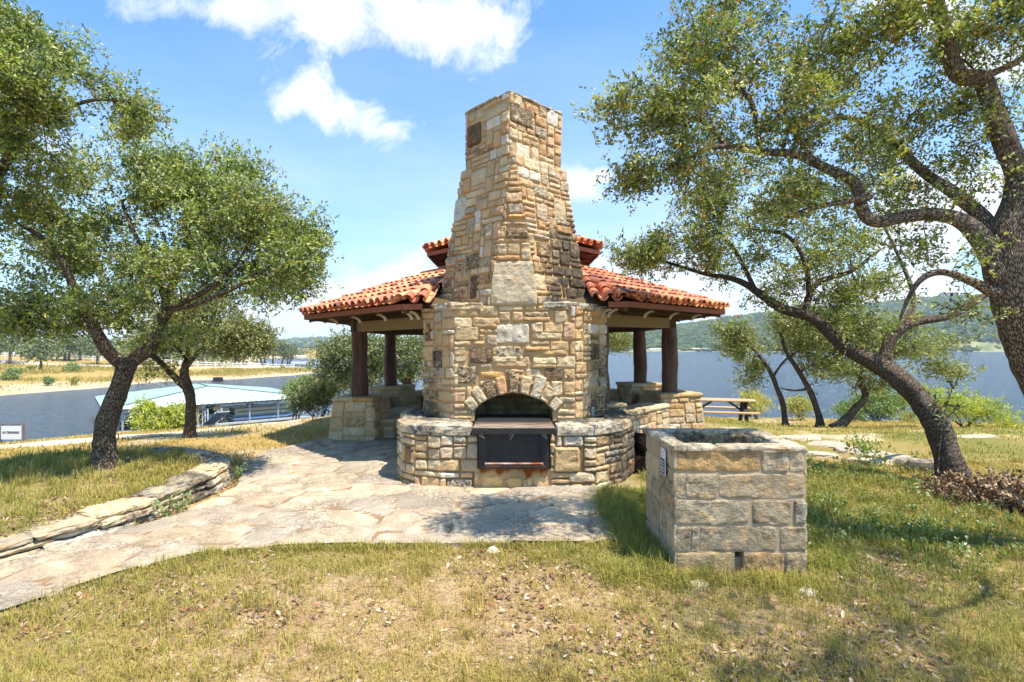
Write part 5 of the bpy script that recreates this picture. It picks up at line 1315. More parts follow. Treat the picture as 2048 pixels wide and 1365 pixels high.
for lb, px, d, B, pal, sz in [
    ('yellow green feathery bush right of the leaning oak, largest on the shore', 1935, 13.5, [(1900, 810, 13.5, 60, 34, .9, 120), (1980, 830, 13.4, 50, 30, .8, 80), (1850, 790, 13.6, 30, 26, .6, 40), (2030, 860, 13.2, 40, 18, .6, 40)], YG, .06),
    ('rounded green bush in the gap between bent shore oak and leaning oak', 1750, 17.5, [(1745, 815, 17.5, 50, 34, 1.0, 110), (1780, 800, 17.5, 30, 24, .8, 50), (1700, 825, 17.4, 26, 20, .7, 40)], GG, .08),
    ('small yellow bush on the sand between the straight and the middle shore oak', 1602, 19, [(1602, 812, 19, 26, 20, .8, 50)], YY, .08),
    ('pale yellow bush right beside the picnic table', 1514, 20.5, [(1512, 808, 20.5, 28, 20, .9, 60), (1500, 790, 20.5, 14, 14, .5, 20)], YY, .08),
    ('sparse yellow bush on the sand left of the leaning oak trunk', 1815, 18.5, [(1815, 838, 18.5, 16, 20, .5, 26)], YY, .07)]:
    shrub('shrub', lb, px, d, B, r, pal, sz, 6, 6, .17, nst=7)
# leafy sprout against the leaning trunk
sp = empty('oak_sapling', P(1877, 848, 5.9), 'thin dark sapling with rows of narrow leaves rising beside the leaning trunk', 'sapling')
sm = MB(); lf = MB(); st_ = ppath([(1875, 960, 5.9, .008), (1878, 900, 5.9, .008), (1884, 840, 5.9, .0075), (1900, 790, 5.9, .006), (1912, 765, 5.9, .004), (1925, 735, 5.9, .003)]); sm.tube(st_[:, :3], st_[:, 3], 6)
b2 = ppath([(1886, 832, 5.9, .005), (1875, 815, 5.85, .004), (1862, 795, 5.8, .003)]); sm.tube(b2[:, :3], b2[:, 3], 5); b3 = ppath([(1884, 840, 5.9, .005), (1905, 825, 5.9, .004), (1920, 815, 5.9, .003)]); sm.tube(b3[:, :3], b3[:, 3], 5)
sm.build('stem', MBK, sp)
rl = np.random.default_rng(3)
for st in (st_[2:], b2, b3):
    q = smooth_path(st, .05)[:, :3]; leaves(lf, q, np.tile([0, 0, .3], (len(q), 1)), rl, 3, 1, .075, .38, .012, .0, [(lin(74, 84, 46), 1), (lin(96, 104, 56), .6)], up=0)
lf.build('leaves', ML, sp)
# ------------------------------------------------------------------ grass, litter, weeds
r = np.random.default_rng(77)
HOLES = [[(1.1, 3.6), (2.08, 3.6), (2.08, 4.5), (1.1, 4.5)], [(-1.45, 5.8), (1.6, 5.8), (1.6, 7.8), (-1.45, 7.8)]]
WALLSTRIP = [(a+.0, b) for a, b in WALL]+[(a-.36, b-.1) for a, b in WALL[::-1]]
def visible(x, y): return (np.abs(x) < y*1.0+.6)
def clear(x, y):
    P2 = np.column_stack([x, y]); m = seg_sd(P2, PATIO) < .0
    for h_ in HOLES: m &= seg_sd(P2, h_) < 0
    m &= seg_sd(P2, WALLSTRIP) < .02
    return m
g = G('grass_blades'); c = g.attr('Col'); a = g.n('BsdfPrincipled', {'Base Color': c, 'Roughness': .6, 'Specular IOR Level': .25}); b = g.n('BsdfTranslucent', {'Color': c})
g.t.links.new(g.n('MixShader', {0: .35, 1: a, 2: b}), g.out.inputs[0]); MGB = g.m
def blades(x, y, h, green, r, w=.0045, lean=.5, per=1, spread=.02, z=None):
    """bent two-segment blades rooted at x,y"""
    n = len(x)*per; X = np.repeat(x, per)+r.normal(size=n)*spread; Y = np.repeat(y, per)+r.normal(size=n)*spread
    Z = H(X, Y, True) if z is None else np.repeat(z, per)
    h = np.repeat(h, per)*r.uniform(.45, 1.15, n); gr = np.clip(np.repeat(green, per)+r.normal(size=n)*.18, 0, 1)
    th = r.uniform(0, 2*math.pi, n); ln = np.abs(r.normal(size=n))*lean+.08
    dx, dy = np.cos(th), np.sin(th); wx, wy = -dy*w/2, dx*w/2
    ww = r.uniform(.7, 1.3, n)*np.clip(Y/3.2, 1, 3.5)
    B = np.column_stack([X, Y, Z-.012]); M = B+np.column_stack([dx*h*ln*.35, dy*h*ln*.35, h*.62/np.sqrt(1+.3*ln**2)]); T = B+np.column_stack([dx*h*ln, dy*h*ln, h/np.sqrt(1+ln**2)])
    Wv = np.column_stack([wx*ww, wy*ww, 0*wx])
    V = np.stack([B-Wv, B+Wv, M+Wv*.8, M-Wv*.8, T], 1)
    straw = np.array(lin(216, 190, 112)); straw2 = np.array(lin(180, 150, 84)); g1 = np.array(lin(118, 132, 52)); g2 = np.array(lin(164, 168, 78))
    t = r.random(n)[:, None]; C = (straw*t+straw2*(1-t))*(1-gr[:, None])+(g1*t+g2*(1-t))*gr[:, None]
    C = C*r.uniform(.8, 1.15, (n, 1)); k = np.arange(n)*5
    return V.reshape(-1, 3), np.stack([k, k+1, k+2, k+3], -1), np.stack([k+3, k+2, k+4], -1), np.column_stack([np.repeat(C, 5, 0), np.zeros(n*5)])
class GB(MB):
    def put(s, a):
        v, q, t, c = a
        f0 = q; s.v.append(v); s.c.append(c); s.w.append(np.zeros(len(v))); s.r.append(np.zeros(len(v))); s.uv.append(np.zeros((len(v), 2)))
        s.f += [q+s.n, t+s.n]; s.n += len(v)
def samp(n, x0, x1, y0, y1, pr=0.): 
    y = y0+(y1-y0)*r.random(n)**(1+pr); x = r.uniform(x0, x1, n); m = visible(x, y); return x[m], y[m]
gm = GB()
def clump(x, y, s=1.6, seed=101): return fbm(np.column_stack([x, y]), s, 3, seed)*.5+.5
# short turf, clumpy
x, y = samp(150000, -7, 7, 2.2, 7.2, .5); m = clear(x, y); x, y = x[m], y[m]
c = clump(x, y); gd = dry(x, y); pb_ = .12+np.clip((c-.38)*2.6, 0, 1)*.7+gd*.55+.55*np.exp(-((y-4.0)/.32)**2)*(x < 1); bedm = (x < -3.4) & (y < 7); pb_ = np.where(bedm, pb_*.5*sstep(.25, .9, np.hypot(x+4.57, y-5.93)), pb_); m = r.random(len(x)) < pb_; x, y, gd = x[m], y[m], gd[m]
gm.put(blades(x, y, np.full(len(x), .045)+gd*.035, gd*1.25-.12, r, w=.0038, lean=1.1, per=3, spread=.024))
# tufts
x, y = samp(2600, -7, 7, 2.2, 7.6, .3); m = clear(x, y); x, y = x[m], y[m]; c = clump(x, y, 2.3, 131); gd = dry(x, y); m = c+gd*.5 > .62; x, y, gd = x[m], y[m], gd[m]
gm.put(blades(x, y, .08+.08*gd, gd*1.2-.05, r, w=.0042, lean=.6, per=26, spread=.035))
# long lush grass in the strip left of the block bin and round it
for (x0, x1, y0, y1, n, h, gg) in ((.90, 1.12, 3.7, 5.6, 260, .17, .75), (.62, 1.2, 3.45, 3.75, 60, .12, .6), (1.05, 2.1, 3.42, 3.60, 55, .11, .55), (2.08, 2.5, 3.7, 5.5, 90, .14, .85), (1.3, 2.4, 5.0, 6.4, 120, .12, .7), (2.2, 4.6, 4.2, 6.6, 260, .12, .8), (-4.3, -3.6, 5.4, 6.7, 60, .10, .5), (-7.5, -4.9, 5.0, 6.6, 120, .12, .5), (-3.9, -3.55, 4.4, 6.3, 90, .10, .5)):
    x = r.uniform(x0, x1, n); y = r.uniform(y0, y1, n); m = clear(x, y); x, y = x[m], y[m]
    gm.put(blades(x, y, np.full(len(x), h), np.full(len(x), gg), r, w=.0042, lean=.85, per=34, spread=.05))
# fringe of grass along the patio edge
q = np.linspace(-3.0, .95, 230); e = np.array(PATIO[1:8]); o_ = np.argsort(e[:, 0]); yy = np.interp(q, e[o_, 0], e[o_, 1])
keep = clump(q, yy, 2., 151) > .36; q, yy = q[keep], yy[keep]
gm.put(blades(q, yy-.03-np.abs(r.normal(size=len(q)))*.03, .06+.05*r.random(len(q)), np.full(len(q), .55), r, lean=.5, per=20, spread=.03))
tag(gm.build('grass', MGB, origin=(0, 4, 0)), 'patchy dry and green grass on sandy soil in the foreground and in the bed', 'grass', kind='stuff')
# field grass farther off (wider, fewer blades)
gf = GB()
x, y = samp(52000, -16, 20, 7.0, 26, .0); m = clear(x, y) & (seg_sd(np.column_stack([x, y]), NEAR) > -1.5); x, y = x[m], y[m]
road = np.array([(-16, 7.6), (-11.0, 8.9), (-8.6, 9.9), (-7.3, 11.0), (-6.0, 12.6), (-4.8, 14.2), (-3.2, 15.6), (0, 17)])
dr_ = np.full(len(x), 9.)
for a, b in zip(road[:-1], road[1:]):
    e_ = b-a; w_ = np.column_stack([x, y])-a; t_ = np.clip((w_@e_)/(e_@e_), 0, 1); dr_ = np.minimum(dr_, np.hypot(*(w_-t_[:, None]*e_).T))
c = clump(x, y, .8, 171); pav_m = np.hypot(x, y-10.2) > 3.4
m = pav_m & (dr_ > 1.0) & (r.random(len(x)) < np.clip((c-.35)*3, .08, 1)*(1-.6*sstep(18, 24, y)))
x, y = x[m], y[m]; gd = np.clip(dry(x, y)-.05+.25*((x > 2) & (y < 13)), 0, 1)
gf.put(blades(x, y, .05+.05*r.random(len(x)), gd, r, w=.005, lean=1.0, per=7, spread=.09))
x = r.uniform(-110, -45, 40000); y = r.uniform(70, 150, 40000); k_ = seg_sd(np.column_stack([x, y]), FAR); c = clump(x, y, .12, 301); m = (k_ > 1.5) & (k_ < 45) & (r.random(len(x)) < np.clip((c-.35)*3, .02, 1)*sstep(0, 9, k_)); x, y = x[m], y[m]
gf.put(blades(x, y, .35+.4*r.random(len(x)), np.clip(.25+.6*(clump(x, y, .2, 305)-.3), 0, 1), r, w=.03, lean=.6, per=3, spread=.5))
tag(gf.build('field_grass', MGB, origin=(0, 12, 0)), 'thin straw coloured grass on the slopes behind the pavilion', 'grass', kind='stuff')
# dead leaves
lt = MB(); x, y = samp(32000, -6.5, 6.5, 2.2, 6.6, .5); m = clear(x, y); x, y = x[m], y[m]; c = clump(x, y, 1.3, 201)+.25*clump(x, y, 6, 203); m = r.random(len(x)) < np.clip((c-.50)*5.5, .02, 1); x, y = x[m], y[m]; n = len(x)
z = H(x, y)+.006+np.abs(r.normal(size=n))*.008; L = r.uniform(.022, .045, n); th = r.uniform(0, 6.28, n); tl_ = r.normal(size=n)*.45; t2_ = r.normal(size=n)*.45
ax = np.column_stack([np.cos(th), np.sin(th), np.sin(tl_)]); wv = np.column_stack([-np.sin(th), np.cos(th), np.sin(t2_)])
O = np.column_stack([x, y, z]); pr_ = [(-.5, 0, 0), (-.15, .24, .12), (.3, .2, .1), (.5, 0, .0), (.3, -.2, .12), (-.15, -.24, .1)]
V = np.stack([O+ax*(a*L)[:, None]+wv*(b*L)[:, None]+np.array([0, 0, 1.])*(c_*L)[:, None] for a, b, c_ in pr_], 1).reshape(-1, 3)
k = np.arange(n)*6; pal = np.array([lin(146, 116, 94), lin(170, 142, 116), lin(112, 86, 68), lin(150, 104, 74), lin(190, 168, 142), lin(134, 112, 96)]); C = pal[r.integers(0, 6, n)]*r.uniform(.75, 1.15, (n, 1))
lt.add(V, np.vstack([np.stack([k, k+1, k+2, k+3], -1), np.stack([k, k+3, k+4, k+5], -1)]), np.column_stack([np.repeat(C, 6, 0), np.zeros(n*6)]))
g = G('dead_leaf'); MDL = g.bsdf(g.attr('Col'), .7, spec=.2)
tag(lt.build('leaf_litter', MDL, origin=(0, 4, 0)), 'curled brown oak leaves scattered over the bare soil', 'leaf litter', kind='stuff')
tw = MB(); x, y = samp(700, -6, 6, 2.3, 6.4, .4); m = clear(x, y); x, y = x[m], y[m]; z = H(x, y)
for a, b, c_ in zip(x, y, z):
    th_ = r.uniform(0, 6.28); L_ = r.uniform(.04, .16); tw.tube([(a, b, c_+.012), (a+math.cos(th_)*L_*.5+r.normal()*.006, b+math.sin(th_)*L_*.5, c_+.018), (a+math.cos(th_)*L_, b+math.sin(th_)*L_, c_+.012)], [.0024, .002, .001], 3, col=(*(np.array(lin(120, 98, 78))*r.uniform(.5, 1.3)), 0), cap=False)
tag(tw.build('fallen_twigs', MDL, origin=(0, 4, 0)), 'thin broken twigs lying in the dry grass', 'twigs', kind='stuff')
# gravel crumbs
pbm = MB(); x, y = samp(4200, -6, 6, 2.2, 6.5, .5); m = clear(x, y); x, y = x[m], y[m]; n = len(x); z = H(x, y)
oc = np.array([(1, 0, 0), (-1, 0, 0), (0, 1, 0), (0, -1, 0), (0, 0, .7), (0, 0, -.7)]); s_ = r.uniform(.004, .014, n)
V = (np.column_stack([x, y, z+.003])[:, None, :]+oc[None]*s_[:, None, None]*r.uniform(.6, 1.2, (n, 6, 1))).reshape(-1, 3); k = np.arange(n)*6
fc = np.vstack([np.stack([k+a, k+b, k+c_], -1) for a, b, c_ in ((0, 2, 4), (2, 1, 4), (1, 3, 4), (3, 0, 4))])
pbm.add(V, fc, np.column_stack([np.repeat(np.array([lin(206, 190, 166)])*r.uniform(.5, 1.1, (n, 1)), 6, 0), np.zeros(n*6)]))
tag(pbm.build('pebbles', MDL, origin=(0, 4, 0)), 'small pale pebbles in the bare soil', 'gravel', kind='stuff')
# low broadleaf weeds, right of the bin
wd = MB(); x = r.uniform(2.1, 5.6, 420); y = r.uniform(3.8, 7.2, 420); m = (clump(x, y, 1.4, 221) > .47) & clear(x, y); x, y = x[m], y[m]; T = np.column_stack([x, y, H(x, y)+.02])
leaves(wd, T, np.tile([0, 0, 1.], (len(x), 1)), r, 7, 6, .034, .6, .05, .05, [(lin(134, 152, 62), .5), (lin(166, 176, 84), .3), (lin(106, 124, 52), .2)], up=.6)
tag(wd.build('ground_cover', ML, origin=(4, 5, 0)), 'low green broadleaf weeds in the shade right of the block bin', 'weeds', kind='stuff')
# brown dead brush
db = empty('dead_brush', (5.9, 5.3, 0), 'heap of dry curled brown leaves on cut branches at the leaning oak foot', 'brush pile')
tips = blobs_px([(1935, 990, 5.35, 60, 22, .35, 60), (2000, 1000, 5.2, 60, 22, .3, 60), (2050, 1000, 5.0, 40, 26, .3, 40), (1995, 965, 5.5, 20, 14, .2, 14), (1890, 1000, 5.4, 24, 8, .2, 12)], r, -.6); tips[:, 2] = np.maximum(tips[:, 2], .05)
A, par, R, ends = grow([np.array([[5.9, 5.2, .02, .014], [5.4, 5.35, .12, .010], [5.0, 5.4, .2, .006]]), np.array([[5.9, 5.2, .02, .014], [5.7, 5.5, .3, .008]])], tips, r, .12, nb=0)
skin(A, par, R).build('stems', MBK, db)
bl = MB(); leaves(bl, A[ends], np.tile([0, 0, .2], (len(ends), 1)), r, 6, 6, .052, .5, .07, .08, [(lin(164, 138, 106), .4), (lin(136, 108, 80), .3), (lin(190, 168, 136), .25), (lin(96, 74, 54), .1)]); bl.build('dry_leaves', MDL, db)
# individual weeds: sprig by the wall, leafy plant by the rocks
def weed(label, pts, pal, size, per, nleaf, spread, cat='plant'):
    e_ = empty('weed', tuple(pts[0]), label, cat); st = MB(); lf_ = MB(); b0 = np.array(pts[0])
    for t in pts[1:]: st.tube(smooth_path(np.array([b0, (b0+t)/2+r.normal(size=3)*.015, t]), .04), .0028, 4, col=lin(110, 110, 50)+(0,))
    st.build('stem', MDL, e_); leaves(lf_, np.array(pts[1:]), np.tile([0, 0, .5], (len(pts)-1, 1)), r, per, nleaf, size, .5, spread, size*2, pal); lf_.build('leaves', ML, e_)
b = P(1735, 925, 7.3); b[2] = float(H([b[0]], [b[1]])[0])
weed('leafy yellow green weed growing behind the ledge rocks', [b]+[b+np.array([r.uniform(-.28, .3), r.uniform(-.1, .1), r.uniform(.08, .3)]) for _ in range(14)], [(lin(150, 172, 52), 1), (lin(116, 146, 44), 1)], .055, 3, 5, .03)
b = np.array([-3.24, 4.95, .07]); weed('small green weed sprouting from the middle of the low stone wall', [b]+[b+np.array([r.uniform(0, .12), r.uniform(-.14, .14), r.uniform(-.03, .12)]) for _ in range(9)], GG, .04, 3, 5, .02)
b = np.array([-3.15, 6.0, .12]); weed('tiny green weed in the wall joints near its curved end', [b]+[b+np.array([r.uniform(0, .08), r.uniform(-.08, .08), r.uniform(-.02, .08)]) for _ in range(6)], GG, .03, 3, 5, .02)
# ------------------------------------------------------------------ square block bin
r = np.random.default_rng(41)
bx0, bx1, by0, by1, bz = 1.135, 2.045, 3.65, 4.42, .90
bn = empty('block_bin', ((bx0+bx1)/2, (by0+by1)/2, 0), 'square open topped bin of rough grey limestone blocks standing in the grass', 'stone bin')
st = MB(); co = MB(); th = .105
def w_b(p): return .20+.12*sstep(.78, .9, p[:, 2])+.10*sstep(.2, 0, p[:, 2])  # even base tone carries tree shade as well as dirt
GY = lambda a=0: lin(178+a, 164+a, 140+a)
u = .001534; X = lambda a: (a-345)*u; Zt = lambda a: bz-(a-668)*u
rowsz = [(668, 782), (790, 902), (908, 1022), (1030, 1142), (1148, 1262)]
lay = [[(345, 728, (200, 158, 98)), (733, 857, (190, 172, 144)), (862, 932, (192, 176, 150))], [(345, 390, (176, 164, 140)), (396, 538, (174, 158, 130)), (542, 934, (188, 166, 134))],
       [(345, 682, (196, 180, 150)), (693, 872, (180, 160, 130)), (882, 936, (186, 178, 158))], [(347, 414, (170, 152, 128)), (419, 452, (178, 164, 140)), (457, 802, (166, 150, 124)), (818, 938, (162, 146, 120))],
       [(352, 612, (196, 168, 120)), (658, 836, (188, 150, 98)), (842, 940, (176, 156, 124))]]
Nf = np.array([0, -1., 0]); Of = np.array([bx0, by0, 0.])
for (za, zb), row in zip(rowsz, lay):
    for xa, xb, c in row:
        stone(st, lambda u_, v_: Of+np.array([u_, 0, v_]), Nf, X(xa)-.004, X(xb)+.004, max(-.03, Zt(zb))-.003, Zt(za)+.003, r, col=tuple(a*.84 for a in lin(*c)), pit=r.uniform(.1, .35), prot=.005, res=.018, rough=.007, joint=.001, wfn=w_b, rnd=.008)  # dappled tree shade and dirt both put into the block colours
for (a, b, kw) in (((bx1, by0), (bx1, by1), {}), ((bx1, by1), (bx0, by1), {}), ((bx0, by1), (bx0, by0), {})):
    wall_face(st, a, b, 0, bz, r, cu=.22, cv=.18, sizes=[(1, 1), (2, 1), (2, 1)], prot=.005, rough=.008, joint=.002, wfn=w_b, ext=.008, res=.022, rnd=.008, pal_=1)
# inner faces
iw = [(bx0+th, by0+th), (bx0+th, by1-th), (bx1-th-.02, by1-th), (bx1-th-.02, by0+th)]
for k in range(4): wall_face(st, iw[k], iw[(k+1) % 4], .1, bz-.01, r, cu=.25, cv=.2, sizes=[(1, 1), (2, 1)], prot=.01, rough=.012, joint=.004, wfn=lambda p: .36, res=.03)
GC = [(lin(196, 184, 160), .5), (lin(182, 170, 148), .5)]
tp = bz+.004
def topslab(q): slab(st, q, bz-.04, tp, r, res=.04, rough=.008, col=pick(r, GC), pit=.2, wfn=lambda p: .30, edge=.016, bulge=.008)
o = .012
for k in range(3): topslab([(bx0-o+k*.31, by0-o), (bx0-o+(k+1)*.305, by0-o), (bx0-o+(k+1)*.305, by0+th), (bx0-o+k*.31, by0+th)])
for k in range(2):
    ya, yb = by0+th+.004+k*.30, by0+th+(k+1)*.295
    topslab([(bx0-o, ya), (bx0+th, ya), (bx0+th, yb), (bx0-o, yb)]); topslab([(bx1-th-.02, ya), (bx1+o, ya), (bx1+o, yb), (bx1-th-.02, yb)])
for k in range(2): topslab([(bx0-o+k*.47, by1-th+.012), (bx0-o+(k+1)*.465, by1-th+.012), (bx0-o+(k+1)*.465, by1+o), (bx0-o+k*.47, by1+o)])
# mortar body as four walls; the front one leaves the drain hole
hx0, hx1, hz1 = bx0+X(614), bx0+X(656), Zt(1144)
co.box(((bx0+hx0)/2, by0+th/2, .43), (hx0-bx0, th, .88)); co.box(((hx1+bx1)/2, by0+th/2, .43), (bx1-hx1, th, .88)); co.box(((hx0+hx1)/2, by0+th/2, (hz1+.87)/2), (hx1-hx0+.002, th-.002, .87-hz1))
co.box((bx0+th/2, (by0+by1)/2, .42), (th-.004, by1-by0-.01, .86)); co.box((bx1-th/2-.01, (by0+by1)/2, .42), (th+.014, by1-by0-.01, .86)); co.box(((bx0+bx1)/2, by1-th/2, .42), (bx1-bx0-.02, th-.004, .86))
g = G('grey_mortar'); p = g.pos(); n = g.noise(p, 26, 5, .7); MGM = g.bsdf(g.mix(n, lin(156, 138, 114), lin(186, 166, 138)), .95, g.bump(n, .6, .008), spec=.1)
fl = MB(); fl.box(((bx0+bx1)/2, (by0+by1)/2, .06), (bx1-bx0-.1, by1-by0-.1, .1)); fl.build('floor', MGM, bn)
st.build('blocks', mat_stone('grey_limestone', .8), bn); co.build('mortar_core', MGM, bn)
# notice plate on the left wall
sg = MB(); yA, yB = 1050*(-bx0+.028)/(1322-1024)*-1, 0
py0 = 3.875; py1 = 3.765
xw = bx0-.026
def splate(mb, y0, y1, z0, z1, t, col, lift=0.): mb.box((xw-lift, (y0+y1)/2, (z0+z1)/2), (t, abs(y1-y0), z1-z0), col=col)
y_far, y_near = 3.90, 3.80
MSG = (lambda g: g.bsdf(g.attr('Col'), .4, spec=.4))(G('printed_sign'))
splate(sg, y_far, y_near, .655, .845, .006, lin(232, 232, 232)+(0,)); pl = sg.build('notice_plate', MSG, bn)
t_ = MB(); splate(t_, y_far-.004, y_near+.004, .662, .775, .002, lin(34, 52, 84)+(0,), .0045)
for k, (zz_, w0) in enumerate(((.752, .6), (.730, .45), (.706, .7), (.684, .5))):
    for j in range(3):
        a = y_far-.012-(.078*j/3); splate(t_, a, a-.078/3*.7*w0*1.3, zz_-.005, zz_+.005, .002, lin(220, 226, 232)+(0,), .0065)
for k, zz_ in enumerate((.825, .808, .792)): splate(t_, y_far-.02, y_near+.02+.01*k, zz_-.003, zz_+.003, .002, lin(180, 180, 190)+(0,), .0045)
splate(t_, y_far-.004, y_far-.009, .832, .838, .003, (.02, .02, .02, 0), .005); splate(t_, y_near+.009, y_near+.004, .832, .838, .003, (.02, .02, .02, 0), .005)
t_.build('print', MSG, pl)
# ------------------------------------------------------------------ low dry stone retaining wall
r = np.random.default_rng(51)
rw = empty('retaining_wall', (-3.3, 5.2, 0), 'low curved wall of stacked flat limestone slabs along the left of the patio', 'retaining wall')
W_ = np.array(WALL); sg_ = np.linalg.norm(np.diff(W_, axis=0), axis=1); cm = np.concatenate([[0], np.cumsum(sg_)])
Wt = lambda s: np.array([np.interp(s, cm, W_[:, 0]), np.interp(s, cm, W_[:, 1])])
def Wn(s):
    d = Wt(min(s+.12, cm[-1]))-Wt(max(s-.12, 0)); d /= np.linalg.norm(d); return np.array([-d[1], d[0]])
def top_z(s): return float(np.interp(Wt(s)[1], [2.0, 3.8, 4.95, 5.6, 6.2], [.10, .135, .205, .24, .255])) if s < cm[-1]-.8 else .255
def w_rw(p): return .24+.18*(vnoise(p, 2.2, 3) > .1)+.1*sstep(.06, 0, p[:, 2])
wst = MB(); s_end = cm[-1]
for layer in range(3):
    s = r.uniform(0, .3)-.1
    while s < s_end-.1:
        curved = s > cm[-1]-2.6
        L = r.uniform(.14, .28) if (curved and layer < 2) else r.uniform(.25, .48) if curved else r.uniform(.3, .62)
        e = min(s+L, s_end); s0 = max(s, 0)
        if e-s0 < .08: break
        H_ = top_z((s0+e)/2); z0, z1 = H_*layer/3-.015*(layer == 0), H_*(layer+1)/3
        out = [-.0, -.025, -.06][layer]+r.uniform(-.025, .02); dep = r.uniform(.20, .30) if layer < 2 else r.uniform(.26, .36)
        if layer == 2: out = r.uniform(-.05, -.01)
        ks = np.linspace(s0+.008, e-.008, max(2, int(L/.12)+1))
        o_ = [Wt(k)+Wn(k)*(-out+r.uniform(-.012, .012)) for k in ks]; i_ = [Wt(k)+Wn(k)*(-out+dep+r.uniform(-.04, .04)) for k in ks[::-1]]
        # left normal points into the bed: wall runs away from camera, bed on its left
        col = pick(r, [(lin(204, 196, 176), .4), (lin(196, 180, 150), .3), (lin(214, 190, 150), .15), (lin(200, 160, 112), .07), (lin(170, 160, 140), .2)])
        tl1, tl2 = r.uniform(-.012, .012, 2)
        mid = Wt((s0+e)/2)
        f1 = lambda x, y, z1=z1, mid=mid, a=tl1, b=tl2: z1-.004+(x-mid[0])*a+(y-mid[1])*b
        poly = o_+i_
        # keep counter clockwise
        ar = sum(poly[k][0]*poly[(k+1) % len(poly)][1]-poly[(k+1) % len(poly)][0]*poly[k][1] for k in range(len(poly)))
        slab(wst, poly if ar > 0 else poly[::-1], z0+.004, f1, r, res=.04, rough=.026, col=col, pit=r.uniform(0, .3), wfn=w_rw, bulge=.012, edge=.012)
        s = e
wst.build('stone_courses', MS, rw)
# ------------------------------------------------------------------ picnic table
def picnic(loc, rot):
    e_ = empty('picnic_table', loc, 'wooden picnic table with tan boards and black frame on the slope by the lake', 'picnic table')
    g = G('tan_board'); p = g.pos((1, 8, 8)); n = g.noise(p, 6, 4, .6); MTB = g.bsdf(g.mix(n, lin(160, 124, 86), lin(206, 170, 122)), .6, g.bump(n, .2, .005)); MBK_ = plain('black_frame', lin(44, 46, 46), .6, 0, .3)
    L = 2.0; tb = MB(); z = .74
    tb = MB()
    for k in range(5): tb.box((loc[0], loc[1]-.30+k*.15, loc[2]+z), (L, .142, .04), bev=.006)
    objs = [('tabletop', tb, MTB)]
    for s in (-1, 1):
        b_ = MB()
        for k in (0, 1): b_.box((loc[0], loc[1]+s*(.62+.15*k), loc[2]+.43), (L, .142, .04), bev=.006)
        objs.append(('bench', b_, MTB))
    for s in (-1, 1):
        f_ = MB(); x = loc[0]+s*.68
        for q in (-1, 1): f_.beam((x, loc[1]+q*.62, loc[2]-.03), (x, loc[1]+q*.20, loc[2]+.70), .05, .11, up=(1, 0, 0))
        f_.box((x+.045, loc[1], loc[2]+.39), (.045, 1.62, .10)); f_.box((x+.045, loc[1], loc[2]+.68), (.045, .68, .08)); f_.beam((x, loc[1], loc[2]+.40), (x-s*.45, loc[1], loc[2]+.70), .05, .06)
        objs.append(('frame', f_, MBK_))
    # turn about the base
    ca, sa = math.cos(rot), math.sin(rot)
    for nm, mb, mt in objs:
        for k, v in enumerate(mb.v):
            d = v-np.array(loc); mb.v[k] = np.column_stack([d[:, 0]*ca-d[:, 1]*sa, d[:, 0]*sa+d[:, 1]*ca, d[:, 2]])+np.array(loc)
        mb.build(nm, mt, e_)
tx, ty = (1440-CX)/F*16.3, 16.3; tz = float(H([tx], [ty])[0]); picnic((tx, ty, tz), R_(-14))
# ------------------------------------------------------------------ ledge rocks right of the bin
r = np.random.default_rng(61)
def rock(px, py, d, w, dep, h, label, rot=0., col=(200, 192, 172), wv=.2, name='ledge_rock', g_='flat limestone rocks in a line behind the block bin'):
    c = P(px, py, d); z = float(H([c[0]], [c[1]])[0]); n = 9; an = np.arange(n)/n*2*math.pi
    rad = r.uniform(.8, 1.12, n); q = np.column_stack([np.cos(an)*rad*w/2, np.sin(an)*rad*dep/2]); ca, sa = math.cos(rot), math.sin(rot)
    q = np.column_stack([q[:, 0]*ca-q[:, 1]*sa, q[:, 0]*sa+q[:, 1]*ca])+c[:2]
    mb = MB(); a_, b_ = r.uniform(-.08, .08, 2); slab(mb, q, z-.05, lambda x, y: z+h+(x-c[0])*a_+(y-c[1])*b_, r, res=.05, rough=.02, col=lin(*col), pit=.2, wfn=lambda p: wv, bulge=.02, edge=.03)
    tag(mb.build(name, MS), label, 'rock', g_)
gd_ = lambda py: 1.6*F/(py-HY)
for (px, py, dd, w, dp, h, lb, rt, col, wv) in [
    (1600, 886, 9.0, .7, .3, .05, 'long pale flat rock at the far end of the rock line', -.35, (200, 188, 166), .15), (1655, 900, 8.4, .6, .35, .05, 'pale flat rock just before the far one in the rock line', -.3, (196, 184, 162), .15),
    (1635, 922, 7.6, .5, .3, .05, 'small flat rock tucked against the bin side, partly in grass', -.2, (206, 198, 180), .15), (1705, 912, 7.9, .5, .35, .06, 'grey flat paving rock in the middle of the rock line', -.3, (178, 172, 160), .2),
    (1745, 925, 7.5, .45, .3, .08, 'grey angular rock left of the leafy weed', -.3, (190, 182, 164), .2), (1738, 940, 7.1, .5, .25, .06, 'white sunlit flat rock in front of the leafy weed', -.35, (214, 204, 184), .1),
    (1790, 940, 7.1, .42, .28, .12, 'grey weathered rock right of the leafy weed', -.4, (190, 184, 168), .25), (1822, 952, 6.8, .36, .26, .12, 'dark grey rock between weed and leaning oak', -.4, (168, 162, 148), .3),
    (1866, 962, 6.55, .52, .30, .16, 'large dark rounded rock against the leaning oak foot', -.45, (164, 158, 146), .32)]:
    rock(px, py, dd, w, dp, h, lb, rt, col, wv)
rock(1392, 1160, 3.45, .14, .08, .03, 'small pale stone in the grass before the bin', 0, (226, 210, 176), .02, 'stone', None); rock(1612, 1178, 3.42, .10, .07, .03, 'small round white stone right of the bin foot', 0, (222, 218, 206), .05, 'stone', None)
